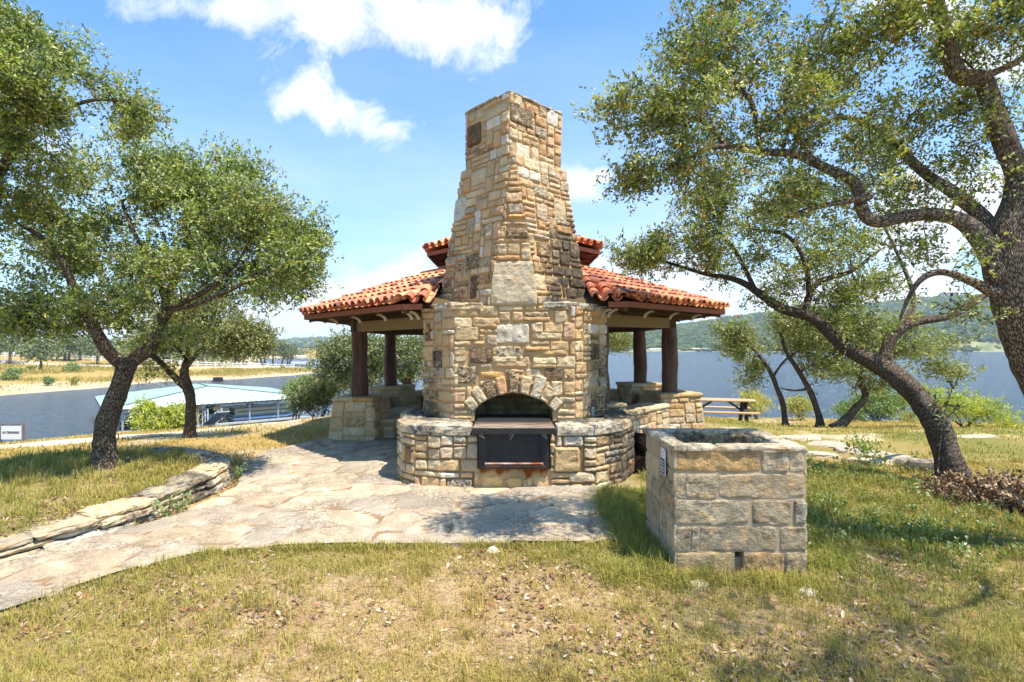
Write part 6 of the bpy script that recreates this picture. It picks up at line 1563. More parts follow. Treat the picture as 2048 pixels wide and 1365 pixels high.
rock(988, 1097, 4.08, .06, .05, .045, 'fist sized white stone at the patio edge', 0, (232, 222, 200), .0, 'stone', None); rock(1298, 1268, 2.9, .045, .04, .02, 'small black stone lying in the dry grass', 0, (40, 42, 50), .5, 'stone', None)
rock(1940, 895, 9.3, .9, .3, .02, 'broad white rock sheet in the sunny field behind the leaning oak', -.2, (206, 192, 166), .1, 'rock', None); rock(860, 800, 11.9, .5, .3, .62, 'dark boulder seen between left posts and chimney body', 0, (120, 104, 84), .3, 'rock', None)
# dark logs between hearth and bin
MCH = mat_bark('dark_log_bark', lin(50, 40, 34), lin(92, 74, 62), 1.2); MEND = plain('log_end', lin(120, 92, 66), .8, 0, .3, 14)  # dark brown bark and lighter brown log ends
for k, (x, z, rr_, lb, dx) in enumerate([(1.66, .10, .12, 'lower left dark log of the pile between hearth and block bin', .0), (1.88, .11, .13, 'lower right dark log of the pile, hidden partly by the block bin', .05), (1.76, .30, .115, 'top dark log resting on the two lower ones beside the hearth', -.04)]):
    e = empty('log', (x, 6.9, 0), lb, 'log', 'dark logs heaped beside the fireplace'); n = 14; st2 = []
    m_ = MB(); ps = np.array([(x+dx*t_+.01*math.sin(t_*9+k), 6.55+.75*t_, z+.015*math.sin(t_*7+k*2)) for t_ in np.linspace(0, 1, 12)]); v, f, uv = tube_geo(ps, rr_*(1+.06*np.sin(np.arange(12)*1.7+k)), n, True)
    v = v+(v-np.array([x, 0, z])*np.array([1, 0, 1])-v*np.array([0, 1, 0]))*(fbm(v, 9, 2, k)*.18)[:, None]; m_.add(v, f, uv=uv); m_.build('bark', MCH, e)
# ------------------------------------------------------------------ sign by the cove and rusty stake
sx_, sy_ = (22-CX)/F*12.4, 12.4; sz_ = float(H([sx_], [sy_])[0]); D = 12.4; px2 = D/F
s0 = empty('sign', (sx_, sy_, sz_), 'white metal notice board in a rusty post frame at the water edge', 'sign')
ztop = EYE-(850-HY)*px2; zb = EYE-(880-HY)*px2
fr = MB(); 
for dx in (-20, 25): fr.tube([(sx_+dx*px2, sy_+.01, sz_-.1), (sx_+dx*px2, sy_+.01, ztop+.02)], .018, 8)
fr.tube([(sx_-21*px2, sy_+.01, ztop+.01), (sx_+26*px2, sy_+.01, ztop+.02)], .012, 6); fr.build('post_frame', plain('rusty_pipe', lin(120, 96, 84), .7, .2, .4, 20), s0)
bd = MB(); bd.box((sx_+1.5*px2, sy_-.015, (ztop+zb)/2-.01), (40*px2, .01, ztop-zb-.04), bev=.002); bo = bd.build('board', plain('white_enamel', lin(226, 228, 226), .4, 0, .06, 3, 0), s0)
cv = bpy.data.curves.new('lettering', 'FONT'); cv.body = 'NO TRESPASSING'; cv.size = .062; cv.align_x = 'CENTER'; cv.align_y = 'CENTER'; cv.extrude = .001; cv.offset = .0012
tx_ = bpy.data.objects.new('lettering', cv); COL.objects.link(tx_)
dg = bpy.context.evaluated_depsgraph_get(); me_ = bpy.data.meshes.new_from_object(tx_.evaluated_get(dg)); bpy.data.objects.remove(tx_)
me_.materials.append(plain('black_print', (.02, .02, .022), .5, 0, 0, 1, 0)); to = bpy.data.objects.new('lettering', me_); COL.objects.link(to); to.parent = bo
ob_ = np.array(ORG[bo.name]); to.location = (sx_+1.5*px2-ob_[0], sy_-.0225-ob_[1], (ztop+zb)/2-.005-ob_[2]); to.rotation_euler = (R_(90), 0, 0); to.scale = (40*px2*.88/.56*.92, 1.2, 1)
wdt = max(v.co.x for v in me_.vertices)-min(v.co.x for v in me_.vertices); to.scale = (40*px2*.84/wdt, 1.25, 1)
a = P(236, 905, 9.0); sk_ = MB(); zg = float(H([a[0]], [a[1]])[0]); sk_.tube([(a[0], a[1], zg-.05), (a[0]+.01, a[1], EYE-(868-HY)/F*9)], .009, 6); tag(sk_.build('stake', plain('rust', lin(120, 66, 40), .8)), 'thin rusty metal stake right of the large left oak trunk', 'stake')
# ------------------------------------------------------------------ boat dock in the cove
MGA = plain('galvanised_steel', lin(176, 182, 186), .4, .5, .1); MWH = plain('white_paint', lin(232, 232, 228), .5, 0, .05, 3, 0)
g = G('mint_metal_roof'); p = g.pos(); MRF = g.bsdf(g.mix(g.noise(p, .8, 4), lin(178, 214, 202), lin(200, 228, 218)), .45, spec=.4)
O0 = np.array([-31.0, 40.4]); U0 = np.array([.762, .648]); U0 /= np.linalg.norm(U0); V0 = np.array([-U0[1], U0[0]])
DK = lambda s, t, z: np.array([*(O0+U0*s+V0*t), z])
def spx(px, t=0.): k = (px-CX)/F; o = O0+V0*t; return (k*o[1]-o[0])/(U0[0]-k*U0[1])
LEN, DEP = 15.2, 14.; dang = math.atan2(U0[1], U0[0])
dock = empty('boat_dock', tuple(DK(LEN/2, DEP/2, WZ)), 'covered boat dock with pale green ribbed metal hip roof, floating in the cove', 'boat dock')
ze, zp = -3.32, -2.2; rf_ = MB()
c4 = [DK(-.4, -.4, ze), DK(LEN+.4, -.4, ze), DK(LEN+.4, DEP, ze), DK(-.4, DEP, ze)]; r0, r1 = DK(LEN/2, 5.0, zp), DK(LEN/2, 9.5, zp)
def ribbed(mb, e0, e1, t0, t1, n):
    """sheet from eave e0-e1 up to top line t0-t1 with standing seams"""
    e0, e1, t0, t1 = map(np.array, (e0, e1, t0, t1)); mb.quad(e0, e1, t1, t0, lin(182, 194, 182)+(0,)); N = np.cross(e1-e0, (t0+t1)/2-e0); N /= np.linalg.norm(N); N *= np.sign(N[2])
    for k in range(1, n):
        s = k/n; a = e0+(e1-e0)*s
        # seam runs straight up the slope
        up = (t0+t1)/2-(e0+e1)/2; eu = (e1-e0)/np.linalg.norm(e1-e0); up = up-eu*up.dot(eu)
        L_ = 1.
        sl, sr = ((t0-e0).dot(eu)), ((e1-t1).dot(eu)); W = np.linalg.norm(e1-e0); x = s*W
        if x < sl: L_ = x/max(sl, 1e-6)
        elif W-x < sr: L_ = (W-x)/max(sr, 1e-6)
        mb.beam(a+N*.03, a+up*L_*.985+N*.03, .05, .06, lin(166, 186, 178)+(0,), up=N)
ribbed(rf_, c4[0], c4[1], r0, r0+1e-4*np.array([*U0, 0]), 34); ribbed(rf_, c4[3], c4[0], r1, r0, 26); ribbed(rf_, c4[1], c4[2], r0, r1, 26); ribbed(rf_, c4[2], c4[3], r1, r1-1e-4*np.array([*U0, 0]), 30)
for a, b in ((r0, r1), (c4[0], r0), (c4[1], r0), (c4[2], r1), (c4[3], r1)): rf_.beam(np.array(a)+[0, 0, .05], np.array(b)+[0, 0, .05], .14, .06, lin(96, 120, 112)+(0,))
g = G('dock_roof_paint'); MRC = g.bsdf(g.attr('Col'), .7, spec=.2); rf_.build('roof', MRC, dock)
fc_ = MB()
for k in range(4): fc_.beam(c4[k]+[0, 0, -.08], c4[(k+1) % 4]+[0, 0, -.08], .06, .14)
fc_.build('eave_beam', plain('dark_steel', lin(70, 74, 76), .5, .3), dock)
for px in (245, 342, 396, 434, 499, 556):
    s = spx(px); q = MB(); a = DK(s, 0, WZ+.1); q.box((a[0], a[1], (WZ+.2+ze)/2), (.13, .13, ze-WZ-.2), rot=dang); q.build('post', MGA, dock)
for t in (5., 9.5, 13.5):
    for s in (0.1, LEN*.45, LEN*.55, LEN-.1):
        q = MB(); a = DK(s, t, 0); q.box((a[0], a[1], (WZ+.2+ze)/2), (.13, .13, ze-WZ-.2), rot=dang); q.build('post', MGA, dock)
dkm = MB(); s0_, s1_ = spx(402), spx(433)
dkm.box(DK((s0_+s1_)/2, DEP/2, WZ+.28), (s1_-s0_, DEP, .14), rot=dang); dkm.box(DK(LEN/2, DEP-.6, WZ+.28), (LEN, 1.2, .14), rot=dang); dkm.box(DK(LEN/2, .0, WZ+.22), (LEN+.3, .32, .16), rot=dang)
dkm.build('deck', plain('dock_boards', lin(176, 176, 170), .8), dock)
tr = MB()
for k in range(16):
    a, b = DK(LEN*k/16, .3, ze-.15), DK(LEN*(k+.5)/16, .3, ze-.45); c_ = DK(LEN*(k+1)/16, .3, ze-.15); tr.beam(a, b, .03, .03); tr.beam(b, c_, .03, .03)
tr.beam(DK(0, .3, ze-.15), DK(LEN, .3, ze-.15), .04, .04); tr.beam(DK(0, .3, ze-.45), DK(LEN, .3, ze-.45), .04, .04); tr.build('truss', MGA, dock)
lk = MB(); lk.box(DK(spx(392, 2), 2, WZ+1.25), (.7, .7, 1.8), rot=dang); lk.build('locker', plain('orange_brown_boards', lin(150, 96, 48), .7), dock)
rl_ = MB()
for px in (405, 432):
    s = spx(px); a, b = DK(s, .0, WZ+.4), DK(s, -2.2, WZ+.9)
    for h_ in (.45, .9): rl_.beam(a+[0, 0, h_], b+[0, 0, h_], .05, .05)
    for q_ in (0, .5, 1): c_ = a+(b-a)*q_; rl_.beam(c_, c_+[0, 0, .92], .05, .05, up=(1, 0, 0))
rl_.build('handrail', MWH, dock)
rp = MB(); a = DK((s0_+s1_)/2, .1, WZ+.34); b = DK((s0_+s1_)/2, -5.5, WZ+1.9); rp.beam(a, b, s1_-s0_-.3, .08); rp.build('gangway', plain('grey_gangway', lin(160, 160, 156), .8), dock)
for px, t, z0, z1, w_, c_ in ((397, -.1, ze-.5, ze-.15, .34, (176, 136, 92)), (435, -.1, ze-.62, ze-.28, .7, (178, 140, 100)), (435, -.12, ze-1.3, ze-.75, .5, (226, 228, 226))):
    q = MB(); q.box(DK(spx(px), t, (z0+z1)/2), (w_, .03, z1-z0), rot=dang); q.build('dock_sign', plain('sign_board', lin(*c_), .6), dock)
sl_ = MB(); sl_.box(DK(spx(425, 8), 8, WZ+1.25), (1.1, .7, 1.9), rot=dang, bev=.05); tag(sl_.build('storage_locker', plain('vivid_green_plastic', lin(40, 130, 40), .5)), 'tall vivid green locker standing at the end of the dock walkway', 'locker')
def hull(mb, L, B, Hh, col, z, bow=1, n=16, s_off=0., t_off=0., flare=.8):
    prof = []
    for k in range(n+1):
        x = k/n; w = B/2*(1-max(0, (x-.55)/.45)**2.2); rise = .35*max(0, (x-.5)/.5)**2
        prof.append([(x, -w, Hh+rise*.4), (x, -w*flare, Hh*.35+rise*.5), (x, -.02, rise*.9), (x, w*flare, Hh*.35+rise*.5), (x, w, Hh+rise*.4)])
    V = []; 
    for row in prof:
        for (x, y, zz) in row: V.append(DK(s_off+(x if bow > 0 else 1-x)*L, t_off+y, z+zz))
    f = [[k*5+j, k*5+j+1, (k+1)*5+j+1, (k+1)*5+j] for k in range(n) for j in range(4)]+[[k*5, (k+1)*5, (k+1)*5+4, k*5+4] for k in range(n)]+[[0, 1, 2, 3, 4]]
    mb.add(V, f, col)
g = G('gelcoat'); MGL = g.bsdf(g.attr('Col'), .25, spec=.5)
# pontoon boat in the right slip
s_a, s_b = spx(452, 2.5), spx(592, 2.5); L_ = s_b-s_a
pb = empty('pontoon_boat', tuple(DK((s_a+s_b)/2, 2.5, WZ)), 'cream and silver pontoon boat in the right slip of the dock', 'boat')
tb_ = MB()
for t in (1.6, 3.5):
    pts_ = [DK(s_a+.2, t, WZ+.45), DK(s_a+.5, t, WZ+.3), DK(s_b-1.2, t, WZ+.3), DK(s_b-.3, t, WZ+.55)]; tb_.tube(pts_, [.12, .34, .34, .1], 12)
tb_.build('pontoon', plain('brushed_aluminium', lin(196, 202, 210), .3, .7, .1), pb, smooth=True)
q = MB(); q.box(DK((s_a+s_b)/2, 2.55, WZ+.68), (L_-.6, 2.3, .1), rot=dang, bev=.02); q.build('deck', MGA, pb)
q = MB(); 
for t in (1.42, 3.68): q.box(DK((s_a+s_b)/2, t, WZ+1.02), (L_-1.0, .05, .58), rot=dang, col=lin(206, 196, 168)+(0,), bev=.02); q.box(DK((s_a+s_b)/2, t-.03, WZ+1.0), (L_-1.4, .03, .10), rot=dang, col=lin(120, 104, 78)+(0,))
q.build('side_panels', MGL, pb)
q = MB()
for k in range(3): q.box(DK(s_a+1.0+k*1.6, 2.2, WZ+1.15), (.9, .9, .7), rot=dang, col=lin(200, 184, 156)+(0,), bev=.08)
q.box(DK(s_a+2.1, 2.9, WZ+1.3), (.5, .6, .9), rot=dang, col=lin(210, 196, 170)+(0,), bev=.05); q.build('seats', MGL, pb)
q = MB(); q.beam(DK(s_a+.3, 1.45, WZ+1.42), DK(s_b-.5, 1.45, WZ+1.42), .04, .04); q.build('rail', MGA, pb)
def runabout(px0, px1, t, label, c1, c2):
    a_, b_ = spx(px0, t), spx(px1, t); L_ = b_-a_; e = empty('speed_boat', tuple(DK((a_+b_)/2, t, WZ)), label, 'boat')
    h1 = MB(); hull(h1, L_, 2.2, .75, c1, WZ+.12, 1, s_off=a_, t_off=t); h1.build('hull', MGL, e)
    h2 = MB(); hull(h2, L_*.97, 2.05, .22, c2, WZ+.82, 1, s_off=a_+.04, t_off=t, flare=1.); h2.build('deck', MGL, e)
    w_ = MB(); w_.quad(DK(a_+L_*.5, t-.8, WZ+1.1), DK(a_+L_*.5, t+.8, WZ+1.1), DK(a_+L_*.42, t+.6, WZ+1.55), DK(a_+L_*.42, t-.6, WZ+1.55)); w_.build('windshield', plain('tinted_glass', (.05, .06, .07), .1, 0, 0, 1, 0, spec=.6), e)
    w_ = MB(); pts_ = [DK(a_+L_*.3, t-.95, WZ+1.05), DK(a_+L_*.33, t-.9, WZ+1.7), DK(a_+L_*.33, t+.9, WZ+1.7), DK(a_+L_*.3, t+.95, WZ+1.05)]; w_.tube(pts_, .03, 6); w_.build('tower', MGA, e)
runabout(238, 318, 2.6, 'navy and white speed boat in the left slip of the dock', lin(36, 54, 92)+(0,), lin(214, 216, 218)+(0,))
runabout(330, 392, 3.4, 'white speed boat behind the bright bush in the dock', lin(200, 204, 210)+(0,), lin(226, 226, 224)+(0,))
# ------------------------------------------------------------------ far bank: oaks, fence, boathouse
r = np.random.default_rng(91)
def Hd(px, d): return float(H([(px-CX)/F*d], [d])[0])
def d_for(px, py, d0=76., d1=170.):
    """distance at which the far bank's surface is seen at pixel px,py"""
    ds = np.linspace(d0, d1, 240); z = H((px-CX)/F*ds, ds); yy = HY+(EYE-z)/ds*F; k = np.where(yy <= py)[0]
    return float(ds[k[0]]) if len(k) else d1
DP = [(lin(96, 116, 62), .4), (lin(76, 98, 54), .4), (lin(120, 132, 74), .2)]
def far_tree(px, base, top, wpx, label, lean=0., trunks=1, group='oaks on the far bank of the cove'):
    d = d_for(px, base); z = Hd(px, d); x = (px-CX)/F*d; h = (base-top)/F*d; w = wpx/F*d
    e = empty('distant_oak', (x, d, z), label, 'tree', group); tk = MB()
    for k in range(trunks):
        ox = (k-(trunks-1)/2)*w*.12; tk.tube([(x+ox, d, z-.3), (x+ox+lean*.4, d, z+h*.22), (x+ox*2.2+lean, d, z+h*.5), (x+ox*4+lean, d, z+h*.75)], [.32, .24, .18, .06], 6)
        for q in range(4): a = np.array([x+ox*1.6+lean*.7, d, z+h*.35]); tk.tube([a, a+np.array([r.uniform(-.35, .35)*w, r.uniform(-.2, .2)*w, h*r.uniform(.15, .35)])], [.12, .04], 4)
    tk.build('trunk', MBK, e)
    n = int(70*max(.6, w/7)); t = r.normal(size=(n, 3)); t /= np.linalg.norm(t, axis=1)[:, None]; t *= (r.random((n, 1))**.35)
    t = t*np.array([w/2, w/2.4, h*.34])+np.array([x+lean, d, z+h*.64]); keep = vnoise(t, .5, int(px) % 97) > -.35; t = t[keep]
    mb = MB(); leaves(mb, t, np.tile([0, 0, .4], (len(t), 1)), r, 8, 5, .42, .6, w*.06, .5, DP, up=.3); mb.build('crown', ML, e)
for a in [(20, 728, 655, 95, 'big dark oak at the left edge of the far bank'), (82, 742, 682, 80, 'small lone oak standing forward on the far bank, left of the oak trunk', .0), (-30, 738, 672, 80, 'far bank oak cut by the left picture edge'),
          (133, 722, 664, 70, 'far bank oak whose two trunks show left of the near trunk', .3, 2), (160, 720, 668, 60, 'far bank oak just behind the two trunked one'), (195, 732, 672, 70, 'far bank oak mostly hidden by the big near trunk'), (290, 722, 672, 70, 'far bank oak seen between the two near trunks'),
          (340, 720, 676, 60, 'far bank oak just left of the second near trunk'), (405, 728, 672, 70, 'far bank oak just right of the second near trunk'), (443, 730, 674, 60, 'far bank oak with a leaning trunk by the gravel track', .5), (474, 730, 676, 56, 'far bank oak beside the dark shrub row', 0, 2),
          (527, 727, 674, 60, 'far bank oak with a forked trunk before the white fence', -.6, 2), (546, 727, 678, 44, 'slim far bank oak right of the forked one'), (562, 727, 680, 50, 'leaning far bank oak near the fence end', 1.2), (576, 726, 684, 40, 'last oak of the far bank row, left of the boathouse', .8, 2)]:
    far_tree(*a)
for px, py, w, h, lb in ((143, 745, 30, 18, 'round green bush on the far bank below the fence'), (22, 762, 26, 14, 'low bush at the left end of the far bank'), (28, 748, 22, 10, 'small bush on the dry slope of the far bank'), (97, 772, 14, 18, 'tall thin bush at the far waterline'), (150, 770, 12, 14, 'little willow bush at the far waterline'), (60, 742, 14, 6, 'tiny bush left of the lone far oak'), (566, 740, 8, 5, 'tiny dark bush by the far gravel track')):
    d = d_for(px, py); z = Hd(px, d); x = (px-CX)/F*d; W, Hh = w/F*d, h/F*d; n = 40; t = r.normal(size=(n, 3)); t /= np.linalg.norm(t, axis=1)[:, None]; t = t*np.array([W/2, W/2, Hh*.45])*(r.random((n, 1))**.4)+np.array([x, d, z+Hh*.5])
    mb = MB(); leaves(mb, t, np.tile([0, 0, .6], (n, 1)), r, 5, 5, .3, .5, W*.08, .3, GG if w > 13 else YY, up=.6); st_ = MB(); e = empty('distant_bush', (x, d, z), lb, 'bush'); [st_.tube([(x, d, z-.2), (x+r.uniform(-.4, .4)*W, d, z+Hh*.6)], [.06, .02], 4) for _ in range(5)]; st_.build('stems', MBK, e); mb.build('leaves', ML, e)
# white rail fence
fe = None
pts_ = []
for px in np.arange(-60, 590, 17.5):
    d = 132+10*max(0, (px-250))/340; pts_.append(((px-CX)/F*d, d, Hd(px, d)))
pts_ = np.array(pts_); fe = empty('rail_fence', tuple(pts_[len(pts_)//2]), 'long low white two rail fence along the far bank', 'fence')
pz = MB(); pz.box((0, 0, .55), (.22, .22, 1.5)); 
for k, q in enumerate(pts_): m = MB(); m.box(q+np.array([0, 0, .65]), (.24, .24, 1.5)); m.build('post', MWH, fe)
for h_ in (.62, 1.15):
    m = MB()
    for a, b in zip(pts_[:-1], pts_[1:]): m.beam(a+[0, 0, h_], b+[0, 0, h_], .07, .2)
    m.build('rail', MWH, fe)
def house(name, px, d, zb, w, dp, h, label, wall, roof, rh, cat='house', flat=False, win=3, rot=0.):
    x = (px-CX)/F*d; e = empty(name, (x, d, zb), label, cat); m = MB(); m.box((x, d, zb+h/2), (w, dp, h), rot=rot); m.build('wall', plain('wall_paint', lin(*wall), .8, 0, .08), e)
    m = MB(); ca, sa = math.cos(rot), math.sin(rot); T = lambda a, b, c: (x+a*ca-b*sa, d+a*sa+b*ca, zb+c)
    if flat: m.box((x, d, zb+h+.3), (w+1, dp+1, .6), rot=rot)
    else:
        o = 1.; q = [T(-w/2-o, -dp/2-o, h), T(w/2+o, -dp/2-o, h), T(w/2+o, dp/2+o, h), T(-w/2-o, dp/2+o, h), T(-w/2+dp*.45, 0, h+rh), T(w/2-dp*.45, 0, h+rh)]; m.add(q, [[0, 1, 5, 4], [2, 3, 4, 5], [1, 2, 5], [3, 0, 4], [3, 2, 1, 0]])
    m.build('roof', plain('roof_cover', lin(*roof), .8, 0, .1), e)
    for k in range(win): m = MB(); a = T(-w/2+w*(k+.5)/win, -dp/2-.05, h*.5); m.box(a, (w/win*.5, .1, h*.4), rot=rot); m.build('window', plain('dark_glass', lin(60, 70, 84), .2), e)
    return e
def roof_dock(px, d, w, dp, h, label, roofc, name='boathouse'):
    x = (px-CX)/F*d; e = empty(name, (x, d, WZ), label, 'boathouse'); m = MB(); q = [(x-w/2, d-dp/2, WZ+h), (x+w/2, d-dp/2, WZ+h), (x+w/2, d+dp/2, WZ+h), (x-w/2, d+dp/2, WZ+h), (x-w/4, d, WZ+h+w*.08), (x+w/4, d, WZ+h+w*.08)]
    m.add(q, [[0, 1, 5, 4], [2, 3, 4, 5], [1, 2, 5], [3, 0, 4], [3, 2, 1, 0]]); m.build('roof', plain('dock_roof', lin(*roofc), .5, 0, .05), e)
    for a in (-.46, 0, .46):
        for b in (-.45, .45): p_ = MB(); p_.box((x+a*w, d+b*dp, WZ+h/2), (w*.02, w*.02, h)); p_.build('post', MGA, e)
    p_ = MB(); p_.box((x, d, WZ+.3), (w, dp, .35)); p_.build('deck', MGA, e)
roof_dock(600, 190, 4.0, 5, 3.2, 'small white roofed boathouse beyond the end of the far bank', (244, 244, 240))
m = MB(); dd = 185.; m.box(((612-CX)/F*dd, dd, WZ+1.0), (11, 1.2, .8), rot=.1); tag(m.build('seawall', MWH), 'low white seawall below the small white boathouse', 'seawall')
roof_dock(622, 165, 4.6, 5, 1.3, 'low grey floating dock in the channel right of the far bank', (150, 156, 160), 'floating_dock')
for px, w, lb in ((436, 1.6, 'black floating box moored at the far waterline above the dock roof'),):
    d = 101.; x = (px-CX)/F*d-0; m = MB(); m.box((x, d, WZ+.55), (1.5, 1.0, .8), bev=.08); m.box((x, d, WZ+.2), (1.7, 1.2, .2)); tag(m.build('float_box', plain('black_plastic', lin(44, 46, 50), .5)), lb, 'float')
for px, d, w, lb in ((628, 138, 4.5, 'left dark log raft at the tip of the far bank'), (650, 141, 2.6, 'right dark log raft at the tip of the far bank')):
    x = (px-CX)/F*d; e = MB()
    for k in range(4): e.tube([(x-w/2, d+k*.3, WZ+.15), (x+w/2, d+k*.3+.3, WZ+.18)], .16, 6)
    tag(e.build('log_raft', MBK), lb, 'raft')
# ------------------------------------------------------------------ hills across the lake
PR = [(-900, 640), (0, 672), (300, 680), (560, 688), (620, 684), (690, 683), (740, 688), (800, 690), (900, 688), (1100, 686), (1200, 680), (1245, 676), (1290, 664), (1340, 652), (1400, 645), (1460, 636), (1520, 628), (1600, 622), (1700, 612), (1800, 602), (1900, 593), (2048, 584), (2300, 576), (2900, 600)]
pxs = np.arange(-900, 2901, 5.); top = np.interp(pxs, *zip(*PR)); tt = np.concatenate([np.linspace(0, .08, 4), np.linspace(.12, 1, 26), [1.08, 1.25, 1.6]])
d_sh = np.interp(pxs, [-900, 500, 900, 1150, 1250, 2900], [1300, 1300, 1250, 640, 585, 585]); d_rg = d_sh+np.interp(pxs, [500, 1150, 1300], [500, 160, 330])
def hillz(k_px, t):
    ds = np.interp(k_px, pxs, d_sh); dr2 = np.interp(k_px, pxs, d_rg); tp_ = np.interp(k_px, pxs, top); zr_ = EYE+(HY-tp_)/F*dr2-4.
    s = np.where(t < 1, np.minimum(1, t**.85), np.maximum(0, 1-(t-1)*.9)); d = ds+(dr2-ds)*t
    z = WZ-.5+(zr_-WZ)*s; z = np.where(t < .08, WZ-.5+(t/.08)*3.5+z*0, np.maximum(z, WZ+3)); x = (k_px-CX)/F*d
    z = z+fbm(np.column_stack([x, d]), .012, 3, 4)*7*np.clip(t*3, 0, 1)*np.clip(1.15-t, 0, 1)
    return x, d, z
KP, TT = np.meshgrid(pxs, tt); x, d, z = hillz(KP.ravel(), TT.ravel()); hm = MB(); m_, n_ = KP.shape[1], KP.shape[0]; i = np.arange(n_-1)[:, None]*m_+np.arange(m_-1)[None, :]
hm.add(np.column_stack([x, d, z]), np.stack([i, i+1, i+m_+1, i+m_], -1).reshape(-1, 4), w=np.clip(1-TT.ravel()*30, 0, 1)+1e-4)
g = G('hill_ground'); p = g.pos(); n = g.noise(p, .05, 5, .6); n2 = g.noise(g.pos((1, 1, 6)), .12, 5, .7)
c = g.mix(g.ramp(n, [(.4, 0.), (.6, 1.)]), lin(84, 100, 60), lin(150, 148, 104)); c = g.mix(g.attr('W', 'Fac'), c, g.mix(n2, lin(120, 106, 86), lin(180, 166, 142)))
tag(hm.build('hills', g.bsdf(c, 1., spec=.05), origin=(0, 600, 0), smooth=True), kind='structure')
ph = (1+5**.5)/2; IV = np.array([(-1, ph, 0), (1, ph, 0), (-1, -ph, 0), (1, -ph, 0), (0, -1, ph), (0, 1, ph), (0, -1, -ph), (0, 1, -ph), (ph, 0, -1), (ph, 0, 1), (-ph, 0, -1), (-ph, 0, 1)])/1.9
IF = np.array([(0, 11, 5), (0, 5, 1), (0, 1, 7), (0, 7, 10), (0, 10, 11), (1, 5, 9), (5, 11, 4), (11, 10, 2), (10, 7, 6), (7, 1, 8), (3, 9, 4), (3, 4, 2), (3, 2, 6), (3, 6, 8), (3, 8, 9), (4, 9, 5), (2, 4, 11), (6, 2, 10), (8, 6, 7), (9, 8, 1)])
def forest(n, p0, p1, name, label, s0, s1, tmin=.07, tmax=1.02):
    kp = r.uniform(p0, p1, n); t = tmin+(tmax-tmin)*r.random(n)**.8; x, d, z = hillz(kp, t); m = vnoise(np.column_stack([x, d]), .02, 5) > -.72; x, d, z = x[m], d[m], z[m]; n = len(x)
    s = r.uniform(s0, s1, n)*(d/700); V = IV[None]*r.uniform(.7, 1.25, (n, 12, 1))*s[:, None, None]*np.array([1, 1, .8]); V = V+np.column_stack([x, d, z+s*.45])[:, None, :]
    cs_ = np.array([lin(78, 96, 56), lin(96, 112, 64), lin(62, 82, 50), lin(120, 128, 78)]); C = cs_[r.choice(4, n, p=[.35, .3, .25, .1])]*r.uniform(.8, 1.2, (n, 1)); mb = MB(); f = (np.arange(n)[:, None, None]*12+IF[None]).reshape(-1, 3)
    mb.add(V.reshape(-1, 3), f, np.column_stack([np.repeat(C, 12, 0), np.zeros(n*12)])); tag(mb.build(name, MFO, origin=(0, 600, 0)), label, 'forest', kind='stuff')
g = G('far_foliage'); p = g.pos(); MFO = g.bsdf(g.mix(g.noise(p, .5, 4, .7), g.mix(.5, g.attr('Col'), (0, 0, 0)), g.attr('Col')), 1., g.bump(g.noise(p, .8, 3), 1., .8), spec=.05)
forest(13000, 1180, 2400, 'hillside_forest', 'dense oak and juniper woods covering the hill across the lake', 2.6, 5.2, .02)
forest(2600, 480, 1180, 'distant_forest', 'blue hazy woods on the low hills beyond the cove', 4, 8, .02, 1.)
# tree belt behind the far bank
tb2 = MB(); n = 900; px = r.uniform(-120, 700, n); d = r.uniform(165, 330, n); x = (px-CX)/F*d; z = np.maximum(H(x, d), WZ+.2)+0; m = z > WZ+.6; x, d, z = x[m], d[m], z[m]; n = len(x); s = r.uniform(1.6, 3.2, n)
T = np.column_stack([x, d, z+s*.9]); leaves(tb2, T, np.tile([0, 0, .4], (n, 1)), r, 12, 5, .9, .6, 1.6, .9, DP, up=.3); tag(tb2.build('tree_belt', ML, origin=(-100, 200, 0)), 'continuous belt of oaks behind the white fence', 'wood', kind='stuff')
for (px, t, w, h, lb, wall, roof, fl) in [(1447, 1.02, 22, 8, 'grey modern flat roofed house on the ridge above the pavilion eave tip', (196, 200, 204), (176, 180, 184), True), (1408, 1.02, 16, 5, 'low cream house on the ridge left of the grey modern one', (214, 200, 176), (178, 150, 122), False),
        (1384, 1.02, 12, 4, 'small tan house on the ridge, leftmost seen past the eave', (206, 188, 160), (150, 128, 108), False), (1478, 1.02, 16, 5, 'reddish roofed house on the ridge right of the grey modern one', (206, 180, 156), (186, 124, 96), False),
        (1425, 1.03, 10, 5, 'narrow brown house squeezed left against the grey modern one', (170, 150, 130), (120, 104, 92), True), (1898, 1.0, 26, 8, 'pink walled house high on the hill beside the big oak trunk', (226, 198, 178), (216, 190, 172), False), (1300, 1.0, 12, 4, 'small house on the low ridge between the right log posts', (186, 172, 150), (110, 100, 92), False), (1640, .99, 16, 6, 'pale house half hidden by foliage above the slender shore oaks', (214, 208, 194), (170, 160, 148), False)]:
    x, d, z = hillz(np.array([float(px)]), np.array([t])); house('hill_house', px, float(d[0]), float(z[0])+2.5, w, 10, h, lb, wall, roof, 2.6, flat=fl)
for (px, w, lb, c_) in [(1306, 9, 'leftmost boathouse on the far shore, pale green roof', (190, 210, 206)), (1322, 10, 'second boathouse from the left on the far shore, pale green roof', (196, 214, 210)), (1337, 6, 'small boathouse on the far shore just left of the near right post', (190, 190, 180)), (1391, 11, 'tan roofed boathouse on the far shore right of the near post', (206, 180, 156)), (1411, 9, 'grey roofed boathouse, rightmost on the far shore', (150, 152, 150))]:
    roof_dock(px, 576, w, 6, 3.6, lb, c_)
cam_d = bpy.data.cameras.new('camera'); cam = bpy.data.objects.new('camera', cam_d); COL.objects.link(cam)
cam.location = (0, 0, EYE); cam.rotation_euler = (R_(90), 0, 0)
